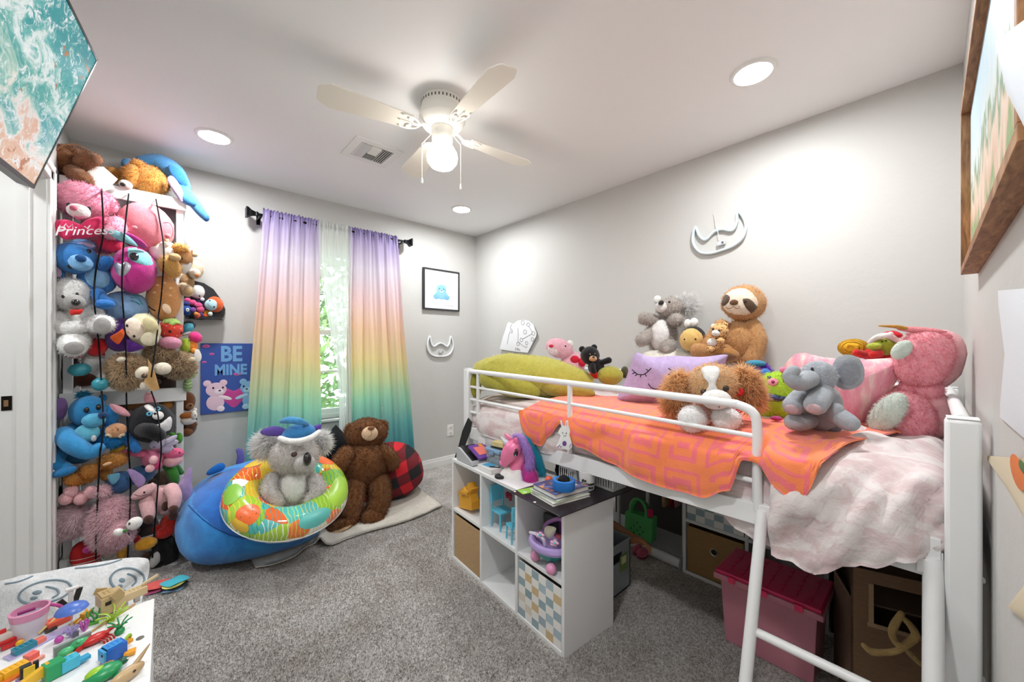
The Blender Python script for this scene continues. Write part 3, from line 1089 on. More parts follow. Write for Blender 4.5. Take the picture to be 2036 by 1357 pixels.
# ================================================================== TOYS ON THE BED
GB = 'soft toys on the bed'
# olive turtle
T = Toy('turtle_plush', 'huge olive green turtle plush lying at the far end of the bed', 'plush toy', 'G', (640, 640), 50, GB, X=-.82)
T.e('shell', 600, 555, 450, 152, 'f#c0b955', rot=-7, t=.62, lump=.10, fur=(5000, .012, 'f#c0b955'))
T.e('head', 1180, 555, 98, 72, 'f#b0a745', d=.03, t=1.0)
T.e('flipper', 850, 665, 215, 62, 'f#ad9a45', rot=-6, d=.12, t=.45, lump=.1)
T.e('flipper', 430, 625, 240, 85, 'f#b2ac48', rot=-12, d=.12, t=.5, lump=.1)
T.e('rear_flipper', 165, 630, 48, 95, 'f#a5a03c', d=.02, rot=10, t=.5)
T.e('cheek_patch', 1290, 530, 30, 45, 'f#4f4a33', d=.0, t=.9)
# pink cat with a bow
T = Toy('cat_plush', 'pale pink cat plush with a red bow behind the olive turtle', 'plush toy', 'G', (820, 420), 50, GB, X=-.30)
T.e('body', 900, 470, 95, 95, 'f#f2b9c6')
T.e('head', 800, 350, 105, 72, 'f#f3bcc9', rot=-20, d=.03, fur=(1500, .012))
T.e('muzzle', 765, 362, 55, 42, 'f#f7dfe2', d=.075, t=.7, rot=-15)
T.e('nose', 738, 334, 18, 12, 'f#d9344b', d=.11, t=.7)
T.e('ear', 880, 320, 26, 30, 'f#f0ece6', d=.03)
T.eyes('head', [(845, 335)], 7)
T.e('bow', 915, 435, 34, 30, 'c#d3263c', d=.07)
T.e('bow', 970, 455, 30, 34, 'c#d3263c', d=.07)
# small black bear
T = Toy('bear_plush', 'small black bear plush in red shorts beside the pink cat', 'plush toy', 'G', (1050, 520), 55, GB, X=-.60)
T.e('body', 1075, 490, 62, 68, 'f#1d1c1e', d=.0)
T.e('shorts', 1080, 545, 52, 34, 'c#cf3027', d=.012)
T.e('head', 1030, 405, 72, 70, 'f#1d1c1e', d=.01)
T.e('ear', 970, 358, 24, 24, 'f#1d1c1e', d=-.005, t=.5)
T.e('ear', 1060, 345, 24, 24, 'f#1d1c1e', d=-.005, t=.5)
T.e('muzzle', 1052, 428, 30, 22, 'f#c9a27c', d=.058, t=.8)
T.e('nose', 1056, 416, 11, 8, 'e#0c0c0e', d=.085, t=.8)
T.eyes('head', [(1030, 395), (1066, 392)], 7, 'e#6a5a4a')
T.l('arm', [(1105, 462, .02), (1140, 450, .03), (1170, 440, .035)], [22, 22, 24], 'f#1d1c1e')
T.l('arm', [(1050, 480, .05), (1050, 505, .06), (1057, 522, .06)], [22, 22, 22], 'f#1d1c1e')
# white pillow under the koala and sloth
T = Toy('white_pillow', 'white fluffy pillow against the wall under the koala and the sloth', 'pillow', 'H', (400, 560), 72, None, X=-.22)
T.puff('pillow_cover', [(165, 445), (400, 425), (700, 480), (760, 560), (740, 700), (400, 720), (150, 700), (130, 560)], 95, 's#e7e2d6', fur=(3500, .02, 's#e7e2d6'))
# koala by the wall
T = Toy('koala_plush', 'grey koala plush with raised paws sitting against the wall', 'plush toy', 'H', (265, 430), 62, GB, X=-.20)
KG = 's#a59d96'
T.e('body', 265, 350, 82, 100, KG, fur=(2200, .018, KG))
T.patch('belly', 's#eceae6', 'body', 252, 350, 56, 95, th=.012)
T.e('head', 305, 200, 72, 58, KG, d=.02, fur=(1800, .015, KG), rot=10)
T.e('muzzle', 262, 195, 34, 30, 'f#e9e6e2', d=.065)
T.e('nose', 260, 172, 17, 13, 'e#17161a', d=.10, rot=30)
T.eyes('head', [(305, 168)], 7)
T.e('ear', 400, 190, 48, 42, 's#efedea', d=-.01, t=.5, fur=(1600, .045, 's#f1efec', .0016, (.2, 0, .5)))
T.e('ear', 240, 155, 22, 24, 's#e4e2de', d=-.02, t=.5)
T.l('arm', [(225, 270, .03), (195, 262, .05), (170, 258, .06)], [32, 33, 36], KG, fur=(900, .014, KG))
T.l('arm', [(325, 275, .04), (338, 268, .07), (340, 265, .08)], [32, 35, 38], KG, fur=(900, .014, KG))
T.l('leg', [(215, 330, .03), (180, 360, .06), (155, 378, .08)], [38, 36, 36], KG, fur=(900, .014, KG))
T.l('leg', [(305, 400, .05), (298, 412, .09), (292, 418, .10)], [40, 42, 40], KG, fur=(900, .014, KG))
T.patch('paw_pad', 'f#c4bcb2', 'leg', 288, 425, 20, 16)
# bee ball
T = Toy('bee_plush', 'round crocheted bee plush between the koala and the sloth', 'plush toy', 'H', (430, 430), 66, GB, X=-.26)
T.e('body', 435, 372, 74, 72, 'f#211e1c', t=.8)
T.e('face', 425, 375, 66, 64, 'f#e2bc74', d=.03, t=.8, lump=.03, fur=(700, .008, 'f#e2bc74'))
T.eyes('face', [(388, 372), (448, 370)], 5)
T.e('antenna_ball', 405, 285, 20, 24, 's#f0eeea')
T.e('antenna_ball', 440, 280, 24, 26, 's#f0eeea')
# sloth
SL = 'f#bd9060'
T = Toy('sloth_plush', 'tall tan sloth plush with a cream face sitting against the wall', 'plush toy', 'H', (690, 470), 72, GB, X=-.16)
T.e('body', 690, 385, 110, 120, SL, d=.0, fur=(3000, .012, SL))
T.e('head', 710, 175, 122, 100, SL, d=.02, rot=-20, fur=(2500, .012, SL))
T.patch('face', 'f#efe0cb', 'head', poly=[(600, 120), (660, 92), (730, 95), (780, 140), (790, 190), (740, 235), (670, 240), (600, 215), (583, 170)], th=.008, reg='face')
T.patch('eye_patch', 'f#5f4a39', 'face', poly=[(610, 125), (635, 135), (632, 165), (600, 195), (584, 185), (588, 150)], parent='head', th=.003, reg='ep')
T.patch('eye_patch', 'f#5f4a39', 'face', poly=[(705, 152), (745, 150), (785, 190), (782, 215), (755, 232), (720, 195)], parent='head', th=.003, reg='ep2')
T.e('nose', 658, 170, 25, 15, 'f#6b4c34', on='face', t=.6, parent='head')
T.eyes('face', [(620, 145), (720, 166)], 8, parent='head')
T.line('mouth', [(615, 195), (625, 203), (645, 200), (655, 190), (668, 202), (685, 200), (688, 188)], 1.6, 'f#a4673a', 'face', 'head')
T.l('arm', [(760, 300, .03), (785, 370, .05), (770, 440, .06), (750, 480, .07)], [45, 50, 48, 46], SL, fur=(1600, .012, SL))
T.l('arm', [(590, 300, .04), (560, 350, .06), (520, 400, .08)], [40, 42, 40], SL, fur=(1200, .012, SL))
T.l('leg', [(640, 440, .05), (560, 445, .09), (460, 430, .10)], [48, 46, 42], SL, fur=(1600, .012, SL))
T.e('foot', 600, 455, 88, 42, 'f#a8743c', d=.15, rot=-4)
T.patch('sole', 'f#7d5a3c', 'foot', 605, 468, 72, 26)
# leopard cub on the sloth
T = Toy('leopard_plush', 'small spotted leopard plush sitting in the lap of the sloth', 'plush toy', 'H', (565, 420), 70, GB, X=-.34)
t = NT('leopard_plush')
vo = t.n('ShaderNodeTexVoronoi'); vo.inputs['Scale'].default_value = 95
c_, k_ = t.coord(); t.l(c_, k_, vo, 'Vector')
r = t.ramp(vo, 'Distance', [(.28, '#4f3018'), (.40, '#d7a56b'), (1, '#dcae78')])
t.l(r, 'Color', t.b, 'Base Color'); t.set(Roughness=.95)
MLEO = t.m
T.e('body', 560, 395, 48, 48, MLEO)
T.e('head', 578, 328, 52, 44, MLEO, d=.015)
T.e('muzzle', 560, 338, 24, 17, 'f#f0ebe2', d=.05, rot=-15)
T.eyes('head', [(577, 325), (545, 315)], 8)
T.e('ear', 545, 300, 14, 14, 'f#efe9de', d=.0); T.e('ear', 612, 292, 15, 15, MLEO, d=.0)
T.e('chest', 540, 388, 30, 22, 'f#f2eee8', d=.03)
T.e('paw', 528, 425, 26, 16, MLEO, d=.05); T.e('paw', 585, 380, 24, 18, MLEO, d=.05)
# lavender pillow with sleepy face
T = Toy('lavender_pillow', 'lavender pillow with a stitched sleeping face', 'pillow', 'H', (320, 700), 66, None, X=-.66)
T.puff('pillow_cover', [(120, 445), (200, 468), (330, 462), (480, 468), (612, 455), (618, 480), (585, 560), (560, 640), (555, 700), (540, 718), (400, 716), (250, 718), (90, 715), (22, 700), (25, 680), (62, 600), (90, 520)], 80, 'f#c3aed8', lap=14, rings=9)
for q in ([(102, 538), (130, 562), (170, 562), (205, 530)], [(300, 565), (330, 548), (352, 556)], [(300, 530), (325, 548)], [(190, 615), (210, 638), (240, 642), (266, 618)], [(128, 560), (120, 572)], [(150, 564), (147, 578)], [(172, 560), (178, 574)], [(120, 552), (104, 560)], [(190, 545), (180, 536)]):
    T.line('stitching', q, 2.4, 'c#2a2630', 'pillow_cover')
# white and pink round plush behind the dog
T = Toy('seal_plush', 'white and pale pink round plush squeezed behind the spaniel plush', 'plush toy', 'H', (310, 740), 66, GB, X=-.80)
T.e('body', 305, 680, 52, 82, 'f#eee7e2', rot=-10)
T.e('belly', 282, 725, 28, 48, 'f#f0c3c0', d=.045, rot=-10, t=.6)
# spaniel
DB = 's#c9a57e'
T = Toy('dog_plush', 'large brown and white spaniel plush lying behind the guard rail', 'plush toy', 'H', (540, 850), 66, GB, X=-.93)
T.e('body', 560, 750, 130, 110, 'f#ece6de', d=-.05)
T.e('head', 540, 620, 146, 112, DB, d=.05, fur=(4000, .014, DB))
T.patch('blaze', 'f#f2f0ec', 'head', poly=[(480, 530), (520, 515), (575, 525), (580, 570), (560, 620), (580, 690), (500, 690), (520, 620), (492, 580)], th=.014)
T.e('muzzle', 560, 702, 86, 55, 'f#f3f1ed', d=.145, t=.8)
T.e('nose', 575, 708, 28, 17, 'e#241f1f', on='muzzle', t=.7, label='black nose')
T.line('mouth', [(577, 724), (577, 745)], 2, 'c#4a4040', 'muzzle')
T.eyes('head', [(494, 660), (614, 642)], 17)
T.e('ear', 345, 670, 62, 115, DB, d=.04, rot=-14, t=.4, fur=(4200, .035, DB, .0013))
T.e('ear', 735, 640, 62, 115, DB, d=.02, rot=18, t=.4, fur=(4200, .035, DB, .0013))
T.e('paw', 432, 808, 82, 76, 's#f3f1ee', d=.13, t=.9, fur=(500, .012))
T.e('paw', 614, 808, 84, 68, 's#f3f1ee', d=.13, t=.9, fur=(500, .012))
T.puff('bow', [(640, 735), (690, 720), (700, 770), (650, 780), (640, 760)], 14, 'c#d12a2e', d=.12, label='red ribbon bow')
T.puff('bow', [(690, 640), (715, 655), (700, 680), (672, 678)], 10, 'c#d12a2e', d=.08)
# purple owl monster
T = Toy('owl_plush', 'small purple and blue fuzzy owl plush behind the green monster', 'plush toy', 'H', (770, 620), 72, GB, X=-.55)
T.e('body', 790, 575, 66, 66, 's#6a3fa6', fur=(1500, .022, 's#6a3fa6'))
T.e('wing', 830, 570, 34, 40, 's#3e78c4', d=.05)
T.e('wing', 775, 505, 60, 20, 'f#3d8fb0', d=.02)
T.e('muzzle', 768, 590, 24, 22, 'f#e8ddcf', d=.07)
T.e('eye', 805, 565, 13, 13, 'e#16161a', d=.075)
# green monster
GM = 's#b9dc4a'
T = Toy('monster_plush', 'lime green monster plush with a toy piano keyboard across its belly', 'plush toy', 'H', (880, 800), 74, GB, X=-.68)
T.e('body', 890, 690, 112, 138, GM, t=.75, lump=.06, sq=.9, fur=(4500, .014, GM))
T.e('nose', 872, 607, 30, 23, 'f#f19bb2', on='body', t=.5)
T.e('snout_spot', 872, 605, 11, 10, 'f#b4486a', d=.135, t=.8)  # small darker pink spot on the nose
T.e('eye', 940, 600, 17, 15, 'e#2e3a78', on='body', t=.5)
T.e('eye', 850, 580, 13, 10, 'e#2e3a78', on='body', t=.5)
T.e('tuft', 930, 540, 24, 18, 's#f08aa8', d=.03)
T.patch('keyboard', 'p#33437a', 'body', poly=[(785, 668), (860, 665), (1000, 690), (1000, 708), (900, 712), (790, 712)], th=.010, smooth=0, reg='kb')
T.patch('white_keys', 'p#e9e9ea', 'kb', poly=[(790, 672), (852, 670), (856, 704), (792, 706)], th=.004, smooth=0, parent='keyboard' if False else 'body')
for k in range(4):
    T.line('black_key', [(800 + k * 14, 676), (802 + k * 14, 692)], 3, 'p#15151a', 'kb', 'body', k=1)
T.e('foot', 890, 805, 34, 14, 'f#c44b8c', d=.13)
# pink fuzzy striped pillow
T = Toy('pink_pillow', 'pink fuzzy pillow with pale streaks leaning beside the elephant', 'pillow', 'H', (1300, 850), 80, None, X=-.62)
t = NT('streaked_pink_plush')
nz = t.noise(22, 4, .6, vs=(1.0, 1.2, .28))
r = t.ramp(nz, 'Fac', [(.36, '#e58fa6'), (.5, '#eda9b4'), (.62, '#f3cfcb'), (.75, '#efe3d8')])
t.l(r, 'Color', t.b, 'Base Color'); n2 = t.noise(160, 3); t.bump(n2, 'Fac', .6, .004); t.set(Roughness=.95)
MPP = t.m
T.puff('pillow_cover', [(1030, 445), (1150, 470), (1330, 482), (1500, 475), (1598, 470), (1595, 500), (1560, 580), (1500, 680), (1440, 790), (1370, 865), (1340, 868), (1200, 850), (1000, 820), (930, 700), (920, 560), (960, 480)], 95, MPP, fur=(3500, .010, MPP), lap=14, rings=9)
# elephant
EG = 'f#adb2b9'
T = Toy('elephant_plush', 'soft grey elephant plush sitting on the orange blanket', 'plush toy', 'H', (1140, 870), 76, GB, X=-.84)
T.e('body', 1130, 740, 125, 135, EG, t=.8)
T.e('head', 1120, 575, 105, 85, EG, d=.06, fur=(1500, .008))
T.l('trunk', [(1065, 590, .12), (1020, 610, .17), (985, 600, .19), (968, 570, .19), (985, 545, .19)], [52, 46, 40, 38, 32], EG)
T.puff('ear', [(1215, 480), (1270, 455), (1340, 475), (1372, 540), (1360, 610), (1300, 645), (1240, 640), (1195, 600), (1190, 540)], 22, EG, d=.02, reg='ear')
T.patch('inner_ear', 'f#9a9fa7', 'ear', poly=[(1225, 510), (1270, 480), (1330, 495), (1355, 550), (1340, 600), (1290, 630), (1220, 600), (1205, 570)], th=.003)
T.puff('ear', [(1065, 530), (1090, 505), (1140, 500), (1150, 540), (1100, 570)], 16, 'f#9a9fa7', d=-.01)
T.eyes('head', [(1088, 535)], 10)
T.l('arm', [(1055, 660, .05), (1005, 705, .10), (985, 735, .13)], [50, 52, 56], EG)
T.l('arm', [(1150, 665, .09), (1120, 710, .14), (1105, 730, .16)], [52, 58, 58], EG)
T.e('paw_pad', 1095, 752, 42, 26, 'f#c7a8ab', d=.205, rot=-8, t=.5)
T.e('paw_pad', 975, 755, 38, 25, 'f#c2a3a8', d=.175, rot=-25, t=.5)
T.l('leg', [(1060, 810, .05), (1020, 825, .10), (985, 825, .13)], [55, 52, 48], EG)
T.l('leg', [(1190, 770, .08), (1240, 800, .12), (1290, 830, .14)], [58, 52, 48], EG)
T.e('foot', 1215, 765, 52, 46, EG, d=.12)
T.e('tail', 1190, 850, 60, 34, 'f#848a92', d=.0)
# big pink bird
PK, PKL, MINT = 's#f6a3ae', 'f#eeb2b6', 's#d3dfd4'
T = Toy('flamingo_plush', 'huge pink flamingo plush with mint wings at the near end of the bed', 'plush toy', 'H', (1700, 900), 88, GB, X=-.56)
T.e('body', 1640, 775, 222, 160, PKL, rot=12, t=.60, lump=.06, sq=.9)
T.e('breast', 1595, 790, 168, 140, PK, rot=14, d=.05, t=.62, sq=.9, fur=(5000, .010, PK))
T.e('wing', 1498, 775, 76, 132, MINT, rot=-28, d=.12, t=.42, fur=(2200, .010, MINT))
T.e('head', 1735, 478, 182, 168, PKL, rot=-12, t=.55, lump=.05, sq=.86)
T.e('cheek', 1690, 478, 160, 158, PK, rot=-12, d=.05, t=.56, sq=.86, fur=(4500, .010, PK))
T.e('neck', 1680, 640, 130, 70, PK, d=.03, t=.7, fur=(1500, .010, PK))
T.e('mint_face', 1575, 430, 48, 62, MINT, d=.115, t=.4, rot=-30)
T.l('beak', [(1620, 318, .06), (1550, 303, .07), (1450, 298, .07)], [13, 12, 4], 'f#c99344')
T.e('crest', 1680, 322, 140, 18, 'f#ea9198', d=.06, rot=-8, t=.3)
T.e('crest', 1800, 348, 55, 20, 'f#ea8d97', d=.06, rot=-22, t=.4)
# yellow knitted ball
T = Toy('knitted_pillow', 'mustard yellow chunky knitted ball behind the pink pillow', 'plush toy', 'H', (1310, 450), 84, GB, X=-.45)
t = NT('chunky_knit')
wv = t.n('ShaderNodeTexWave'); wv.inputs['Scale'].default_value = 38; wv.inputs['Distortion'].default_value = 2.5
c_, k_ = t.coord(); t.l(c_, k_, wv, 'Vector')
t.set(Base_Color=lin('#dca21c'), Roughness=.95); t.bump(wv, 'Fac', .9, .01)
T.e('ball', 1312, 418, 92, 50, t.m, lump=.03)
# frog in a festive hat
T = Toy('frog_plush', 'green frog plush in a red and white hat with red mittens by the flamingo', 'plush toy', 'H', (1470, 460), 86, GB, X=-.46)
T.e('body', 1440, 455, 90, 40, 'f#cf2a2c')
T.e('head', 1475, 408, 78, 52, 'f#a4b63a', d=.05, rot=-12)
T.e('muzzle', 1425, 410, 44, 20, 'f#b0c044', d=.11, rot=6)
T.line('mouth', [(1400, 414), (1440, 420), (1475, 405)], 1.6, 'c#4f5a1a', 'head')
T.eyes('head', [(1468, 385), (1490, 380)], 5)
T.l('hat_brim', [(1405, 390, .05), (1440, 362, .08), (1500, 352, .09), (1545, 375, .07)], [15, 17, 18, 15], 's#f0ece8')
T.l('hat', [(1490, 350, .06), (1530, 345, .06), (1562, 350, .07)], [22, 24, 16], 'f#cc2530')
T.e('pompom', 1515, 345, 18, 15, 's#f2f0ee', d=.11)
T.l('mitten', [(1360, 455, .08), (1330, 445, .1)], [24, 22], 'f#d22a28'); T.l('mitten', [(1450, 450, .1), (1420, 455, .12)], [24, 22], 'f#d22a28')
# wooden bunny tag on the rail
T = Toy('bunny_tag', 'flat white bunny decoration hanging on the guard rail stile', 'decoration', 'G', (835, 1000), 70, None, X=-1.185)
def bun(sc, dx=0, dy=0):
    p = [(800, 1080), (795, 1040), (810, 1010), (790, 980), (805, 950), (815, 940), (805, 895), (815, 888), (832, 930), (845, 930), (850, 890), (865, 892), (868, 930), (880, 970), (875, 1000), (890, 1050), (895, 1090), (870, 1115), (830, 1105), (790, 1095), (775, 1085)]
    cx, cy = 838, 1010
    return [((x - cx) * sc + cx + dx, (y - cy) * sc + cy + dy) for x, y in p]
T.puff('bunny_board', bun(1.0), 4, 'w#eeeeea', smooth=0)
T.patch('egg', 'l#6d4b9a', 'bunny_board', 838, 1065, 17, 21, th=.001)
for x, y in ((800, 1080), (790, 1088), (878, 1088), (885, 1075), (812, 1090)):
    T.patch('paw_print', 'l#a04c9a', 'bunny_board', x, y, 5, 5, th=.0008)
T.eyes('bunny_board', [(825, 985), (852, 988)], 4)
T.line('ear_line', [(822, 905), (830, 930)], 2.5, 'l#d287b4', 'bunny_board'); T.line('ear_line', [(856, 905), (853, 930)], 2.5, 'l#d287b4', 'bunny_board')
T.line('smile', [(828, 1002), (838, 1010), (850, 1004)], 1.4, 'l#333333', 'bunny_board')

# ================================================================== TOY RACK
RX0, RX1, RY0, RY1 = -2.93, -2.447, -.30, -.025
RK = 'w#eef0ef'
rack = thing('toy_rack', 'tall white wooden toy rack with black elastic cords in the corner', 'toy rack', ((RX0 + RX1) / 2, (RY0 + RY1) / 2, 0))
for x in (RX0 + .017, RX1 - .017):
    for y in (RY0 + .017, RY1 - .017):
        obj('post', MB().box((x - .017, y - .017, 0), (x + .017, y + .017, 2.115)), RK, rack, False, bevel=.002)
for z0, z1, nm in ((2.055, 2.125, 'top_bar'), (.895, .975, 'middle_bar'), (.03, .10, 'bottom_bar')):
    obj(nm, MB().box((RX0 - .01, RY0 - .018, z0), (RX1 + .012, RY0, z1)), RK, rack, False, bevel=.002)
    obj('back_bar', MB().box((RX0, RY1, z0), (RX1, RY1 + .015, z1)), RK, rack, False, bevel=.002)
    for x in (RX0 - .0, RX1 - .0):
        obj('side_bar', MB().box((x - .008, RY0, z0), (x + .008, RY1, z1)), RK, rack, False, bevel=.002)
for k in range(4):
    y = RY0 + .03 + k * .068
    obj('top_slat', MB().box((RX0, y - .026, 2.105), (RX1, y + .026, 2.119)), RK, rack, False)
    obj('shelf_slat', MB().box((RX0, y - .026, .93), (RX1, y + .026, .944)), RK, rack, False)
    obj('base_slat', MB().box((RX0, y - .026, .07), (RX1, y + .026, .084)), RK, rack, False)

GR = 'soft toys in the rack'
RT = []
def R(name, label, crop, anchor, Y=-.40, face=0, cat='plush toy', group=GR):
    t_ = Toy(name, label, cat, crop, anchor, face, group, Y=Y)
    RT.append(t_)
    return t_

# --- on top of the rack
BR = 's#84583a'
T = R('dog_plush', 'dark brown floppy dog plush lying on top of the rack by the door', 'A', (500, 400), -.26)
T.e('body', 500, 285, 165, 105, BR, rot=-6, fur=(2600, .014, BR), t=.7)
T.e('head', 420, 250, 100, 80, BR, d=.03, fur=(1500, .014, BR))
T.l('leg', [(560, 280, .06), (610, 265, .1), (640, 260, .12)], [58, 52, 46], BR, fur=(900, .012, BR), reg='l1')
T.e('paw_pad', 635, 255, 30, 28, 'f#6b4630', d=.168, t=.5)
T.l('leg', [(500, 350, .06), (555, 385, .1), (585, 415, .11)], [60, 55, 45], BR, fur=(900, .012, BR), reg='l2')
T.e('paw_pad', 585, 425, 34, 24, 'f#5d3c28', d=.15, t=.5)
T.l('seam', [(380, 200, .09), (430, 165, .09), (520, 165, .08), (620, 215, .08)], 5, 'f#94603a')
T = R('paper_card', 'white printed paper hanging over the top bar beside the brown dog', 'A', (690, 390), -.31, cat='paper', group=None)
T.puff('sheet', [(585, 345), (640, 308), (700, 312), (795, 395), (745, 450), (690, 440), (630, 470), (610, 390)], 3, 'l#eeeeea', smooth=0)
T.puff('sheet', [(430, 375), (640, 380), (640, 450), (430, 440)], 2, 'l#eeeeea', d=-.01, smooth=0)
for k in range(5):
    T.line('print_line', [(635 + k * 18, 355 + k * 14), (690 + k * 14, 335 + k * 16)], 1.2, 'l#b9b9b5', 'sheet', k=1)
GD = 's#bd8845'
T = R('bear_plush', 'golden brown bear plush lying face down on the top bar', 'A', (990, 470), -.24)
T.e('body', 1000, 400, 150, 98, GD, rot=-14, fur=(3200, .013, GD), t=.8)
T.e('head', 890, 370, 70, 82, GD, d=.03, fur=(1400, .013, GD), rot=-10)
T.e('ear', 930, 295, 52, 32, GD, d=.04, fur=(500, .012, GD))
T.e('muzzle', 848, 432, 48, 30, 'f#e9e2d8', d=.08, rot=-15)
T.e('nose', 828, 432, 22, 13, 'e#1c1817', d=.115)
T.e('arm', 770, 365, 75, 48, GD, d=-.02, fur=(900, .012, GD))
BL1 = 'f#4f8fc2'
T = R('blue_plush', 'blue plush slung over the end of the top bar with one leg dangling', 'A', (1150, 420), -.20)
T.l('body', [(960, 280, -.02), (1080, 290, 0), (1170, 350, .03), (1230, 450, .06)], [45, 72, 75, 60], BL1, fur=(1500, .008, BL1))
T.e('head', 870, 300, 55, 42, BL1, d=-.03)
T.l('leg', [(1220, 450, .06), (1290, 530, .10), (1350, 610, .12), (1385, 655, .12)], [42, 40, 34, 24], BL1, reg='leg')
T.e('foot', 1390, 655, 24, 26, 'f#2f6fae', d=.12)
T.puff('ear', [(1130, 385), (1165, 375), (1215, 440), (1245, 520), (1225, 545), (1180, 490), (1140, 430)], 12, 'f#b7a3c4', d=.14)
T.e('back_patch', 1200, 370, 40, 80, 'f#2f6fa8', d=.10, rot=35, t=.3)
T.l('leg', [(1180, 430, .07), (1240, 520, .12), (1300, 560, .13)], [36, 34, 28], 'f#3d7db6')
# --- first row
PKB = 's#efa2b8'
T = R('bear_plush', 'pink bear plush holding a hot pink heart pillow at the top of the rack', 'A', (560, 700), -.36)
T.e('body', 690, 770, 155, 130, PKB, fur=(2600, .014, PKB), t=.8)
T.e('head', 560, 545, 190, 122, PKB, d=.05, fur=(4000, .014, PKB), rot=-8)
T.e('ear', 382, 485, 48, 55, PKB, d=.03, fur=(700, .014, PKB))
T.e('ear', 720, 555, 66, 78, PKB, d=.03, t=.5, fur=(1100, .014, PKB), rot=25)
T.e('inner_ear', 690, 555, 26, 44, 'f#dd6f90', d=.085, t=.4, rot=20)
T.e('muzzle', 530, 612, 84, 50, 'f#f5efec', d=.155, t=.6, rot=-10)
T.e('nose', 495, 590, 28, 18, 'f#dc6f8c', d=.20, rot=-5, t=.6)
T.eyes('head', [(462, 567), (600, 595)], 15)
T.puff('mouth', [(500, 640), (530, 650), (570, 645), (540, 668), (510, 662)], 8, 'f#e0708e', d=.185)
T.puff('heart_pillow', [(362, 690), (400, 668), (470, 672), (545, 700), (590, 665), (660, 648), (700, 655), (705, 700), (660, 770), (600, 790), (520, 795), (430, 800), (375, 745)], 34, 'f#e5386a', d=.17, reg='heart')
tb = text_mb('Princess', T.p(575, 770, .228), (1, 0, .24), (-.12, 0, 1), .060, .001, shear=.35)
obj('lettering', tb, 'l#f7f1f2', T.parts['heart'], False)
tb = MB()
for q in ([(400, 735), (405, 705), (425, 725), (445, 695), (462, 722), (490, 700), (492, 735), (400, 735)], [(570, 715), (590, 725), (608, 705), (590, 730)]):
    tb.tube([T.p(x, y, .228) for x, y in q], .0022, 6)
obj('crown_print', tb, 'l#f7f1f2', T.parts['heart'])
T.l('arm', [(790, 700, .08), (780, 740, .13), (745, 760, .16)], [60, 62, 50], PKB, fur=(1100, .014, PKB))
T.e('lower_heart', 740, 830, 85, 65, 'f#df2f58', d=.10, rot=25)
T = R('pig_plush', 'round smooth pink plush ball behind the elastic cords at the top of the rack', 'A', (985, 800), -.38)
T.e('body', 985, 725, 200, 168, 'f#f0919c', t=.72, lump=.05)
T.e('nose', 908, 722, 20, 12, 'f#f3a2aa', on='body', t=.7)
T.line('smile', [(1100, 690), (1140, 690), (1165, 730), (1160, 780), (1145, 790)], 1.6, 'f#a9465c', 'body')
T.e('tail', 1130, 780, 22, 18, 'f#f0919c', d=.10)
# --- second row
BLU = 'f#3b82c8'
T = R('bear_plush', 'bright blue bear plush tipped on its side below the pink bear', 'A', (540, 1000), -.42)
T.e('head', 510, 930, 158, 108, BLU, d=.05, rot=-14)
T.e('ear', 560, 838, 92, 38, 'f#78a6dc', d=.04, rot=6, t=.4)
T.e('inner_ear', 575, 842, 68, 20, 'f#c8b4d8', d=.062, rot=4, t=.4)
T.e('ear', 378, 1005, 60, 68, 'f#4a8ccb', d=.03, rot=15, t=.4)
T.e('inner_ear', 378, 1015, 36, 46, 'f#d8b4cc', d=.055, rot=15, t=.4)
T.e('muzzle', 545, 960, 80, 56, 'f#7fb6e4', d=.125, rot=-25, t=.6)
T.e('nose', 545, 930, 40, 26, 'f#1d4d84', d=.165, rot=-12, t=.6)
T.eyes('head', [(470, 985), (600, 880)], 17)
T.e('body', 655, 1075, 128, 105, BLU, rot=-25)
T.patch('belly', 'f#8fc1e8', 'body', 655, 1060, 92, 72, rot=-25, th=.006)
T.l('arm', [(690, 990, .05), (720, 950, .08)], [40, 46], 'f#2a6cb4')
T.l('leg', [(660, 1170, .06), (690, 1215, .09), (740, 1230, .1)], [48, 45, 40], 'f#2f74bc')
T.e('foot', 705, 1240, 78, 34, 'f#2b6fb8', d=.12)
T = R('bird_plush', 'magenta bird plush with a teal eye patch and a silver heart', 'A', (905, 1050), -.46)
T.e('body', 905, 1010, 162, 158, 'f#c8398f', lump=.04, t=.85)
T.patch('eye_patch', 'f#8fd3d8', 'body', poly=[(870, 855), (960, 850), (1010, 900), (1035, 975), (960, 975), (880, 940), (860, 900)], th=.004, reg='ep')
T.e('eye', 905, 918, 32, 32, 'e#1b1820', on='body', t=.4)
T.patch('heart', 'm#c9c8d4', 'body', poly=[(765, 975), (790, 955), (815, 965), (850, 950), (885, 975), (870, 1020), (825, 1055), (785, 1030)], th=.004)
T.e('beak', 800, 935, 22, 14, 'f#b02a78', on='body', t=.8)
T.l('ear', [(800, 805, .05), (860, 785, .08), (930, 820, .08), (975, 850, .06)], [20, 34, 32, 18], 'f#c13e92', flat=.5)
T.puff('ear', [(725, 745), (800, 745), (880, 790), (930, 850), (860, 830), (770, 790)], 10, 'f#8fc4cf', d=.10)
t = NT('cow_plush')
nz = t.noise(11, 1, .5)
r = t.ramp(nz, 'Fac', [(.50, '#ece7e0'), (.53, '#9a6b3f')])
t.l(r, 'Color', t.b, 'Base Color'); n2 = t.noise(230, 3); t.bump(n2, 'Fac', .5, .004); t.set(Roughness=.95)
MCOW = t.m
T = R('cow_plush', 'white and brown spotted cow plush at the right edge of the rack', 'A', (1180, 980), -.40)
T.e('body', 1110, 890, 105, 80, MCOW, rot=10)
T.e('head', 1225, 935, 78, 95, MCOW, d=.05)
T.e('muzzle', 1150, 985, 72, 78, 's#c89a58', d=.09, fur=(1200, .012, 's#c89a58'), rot=20)
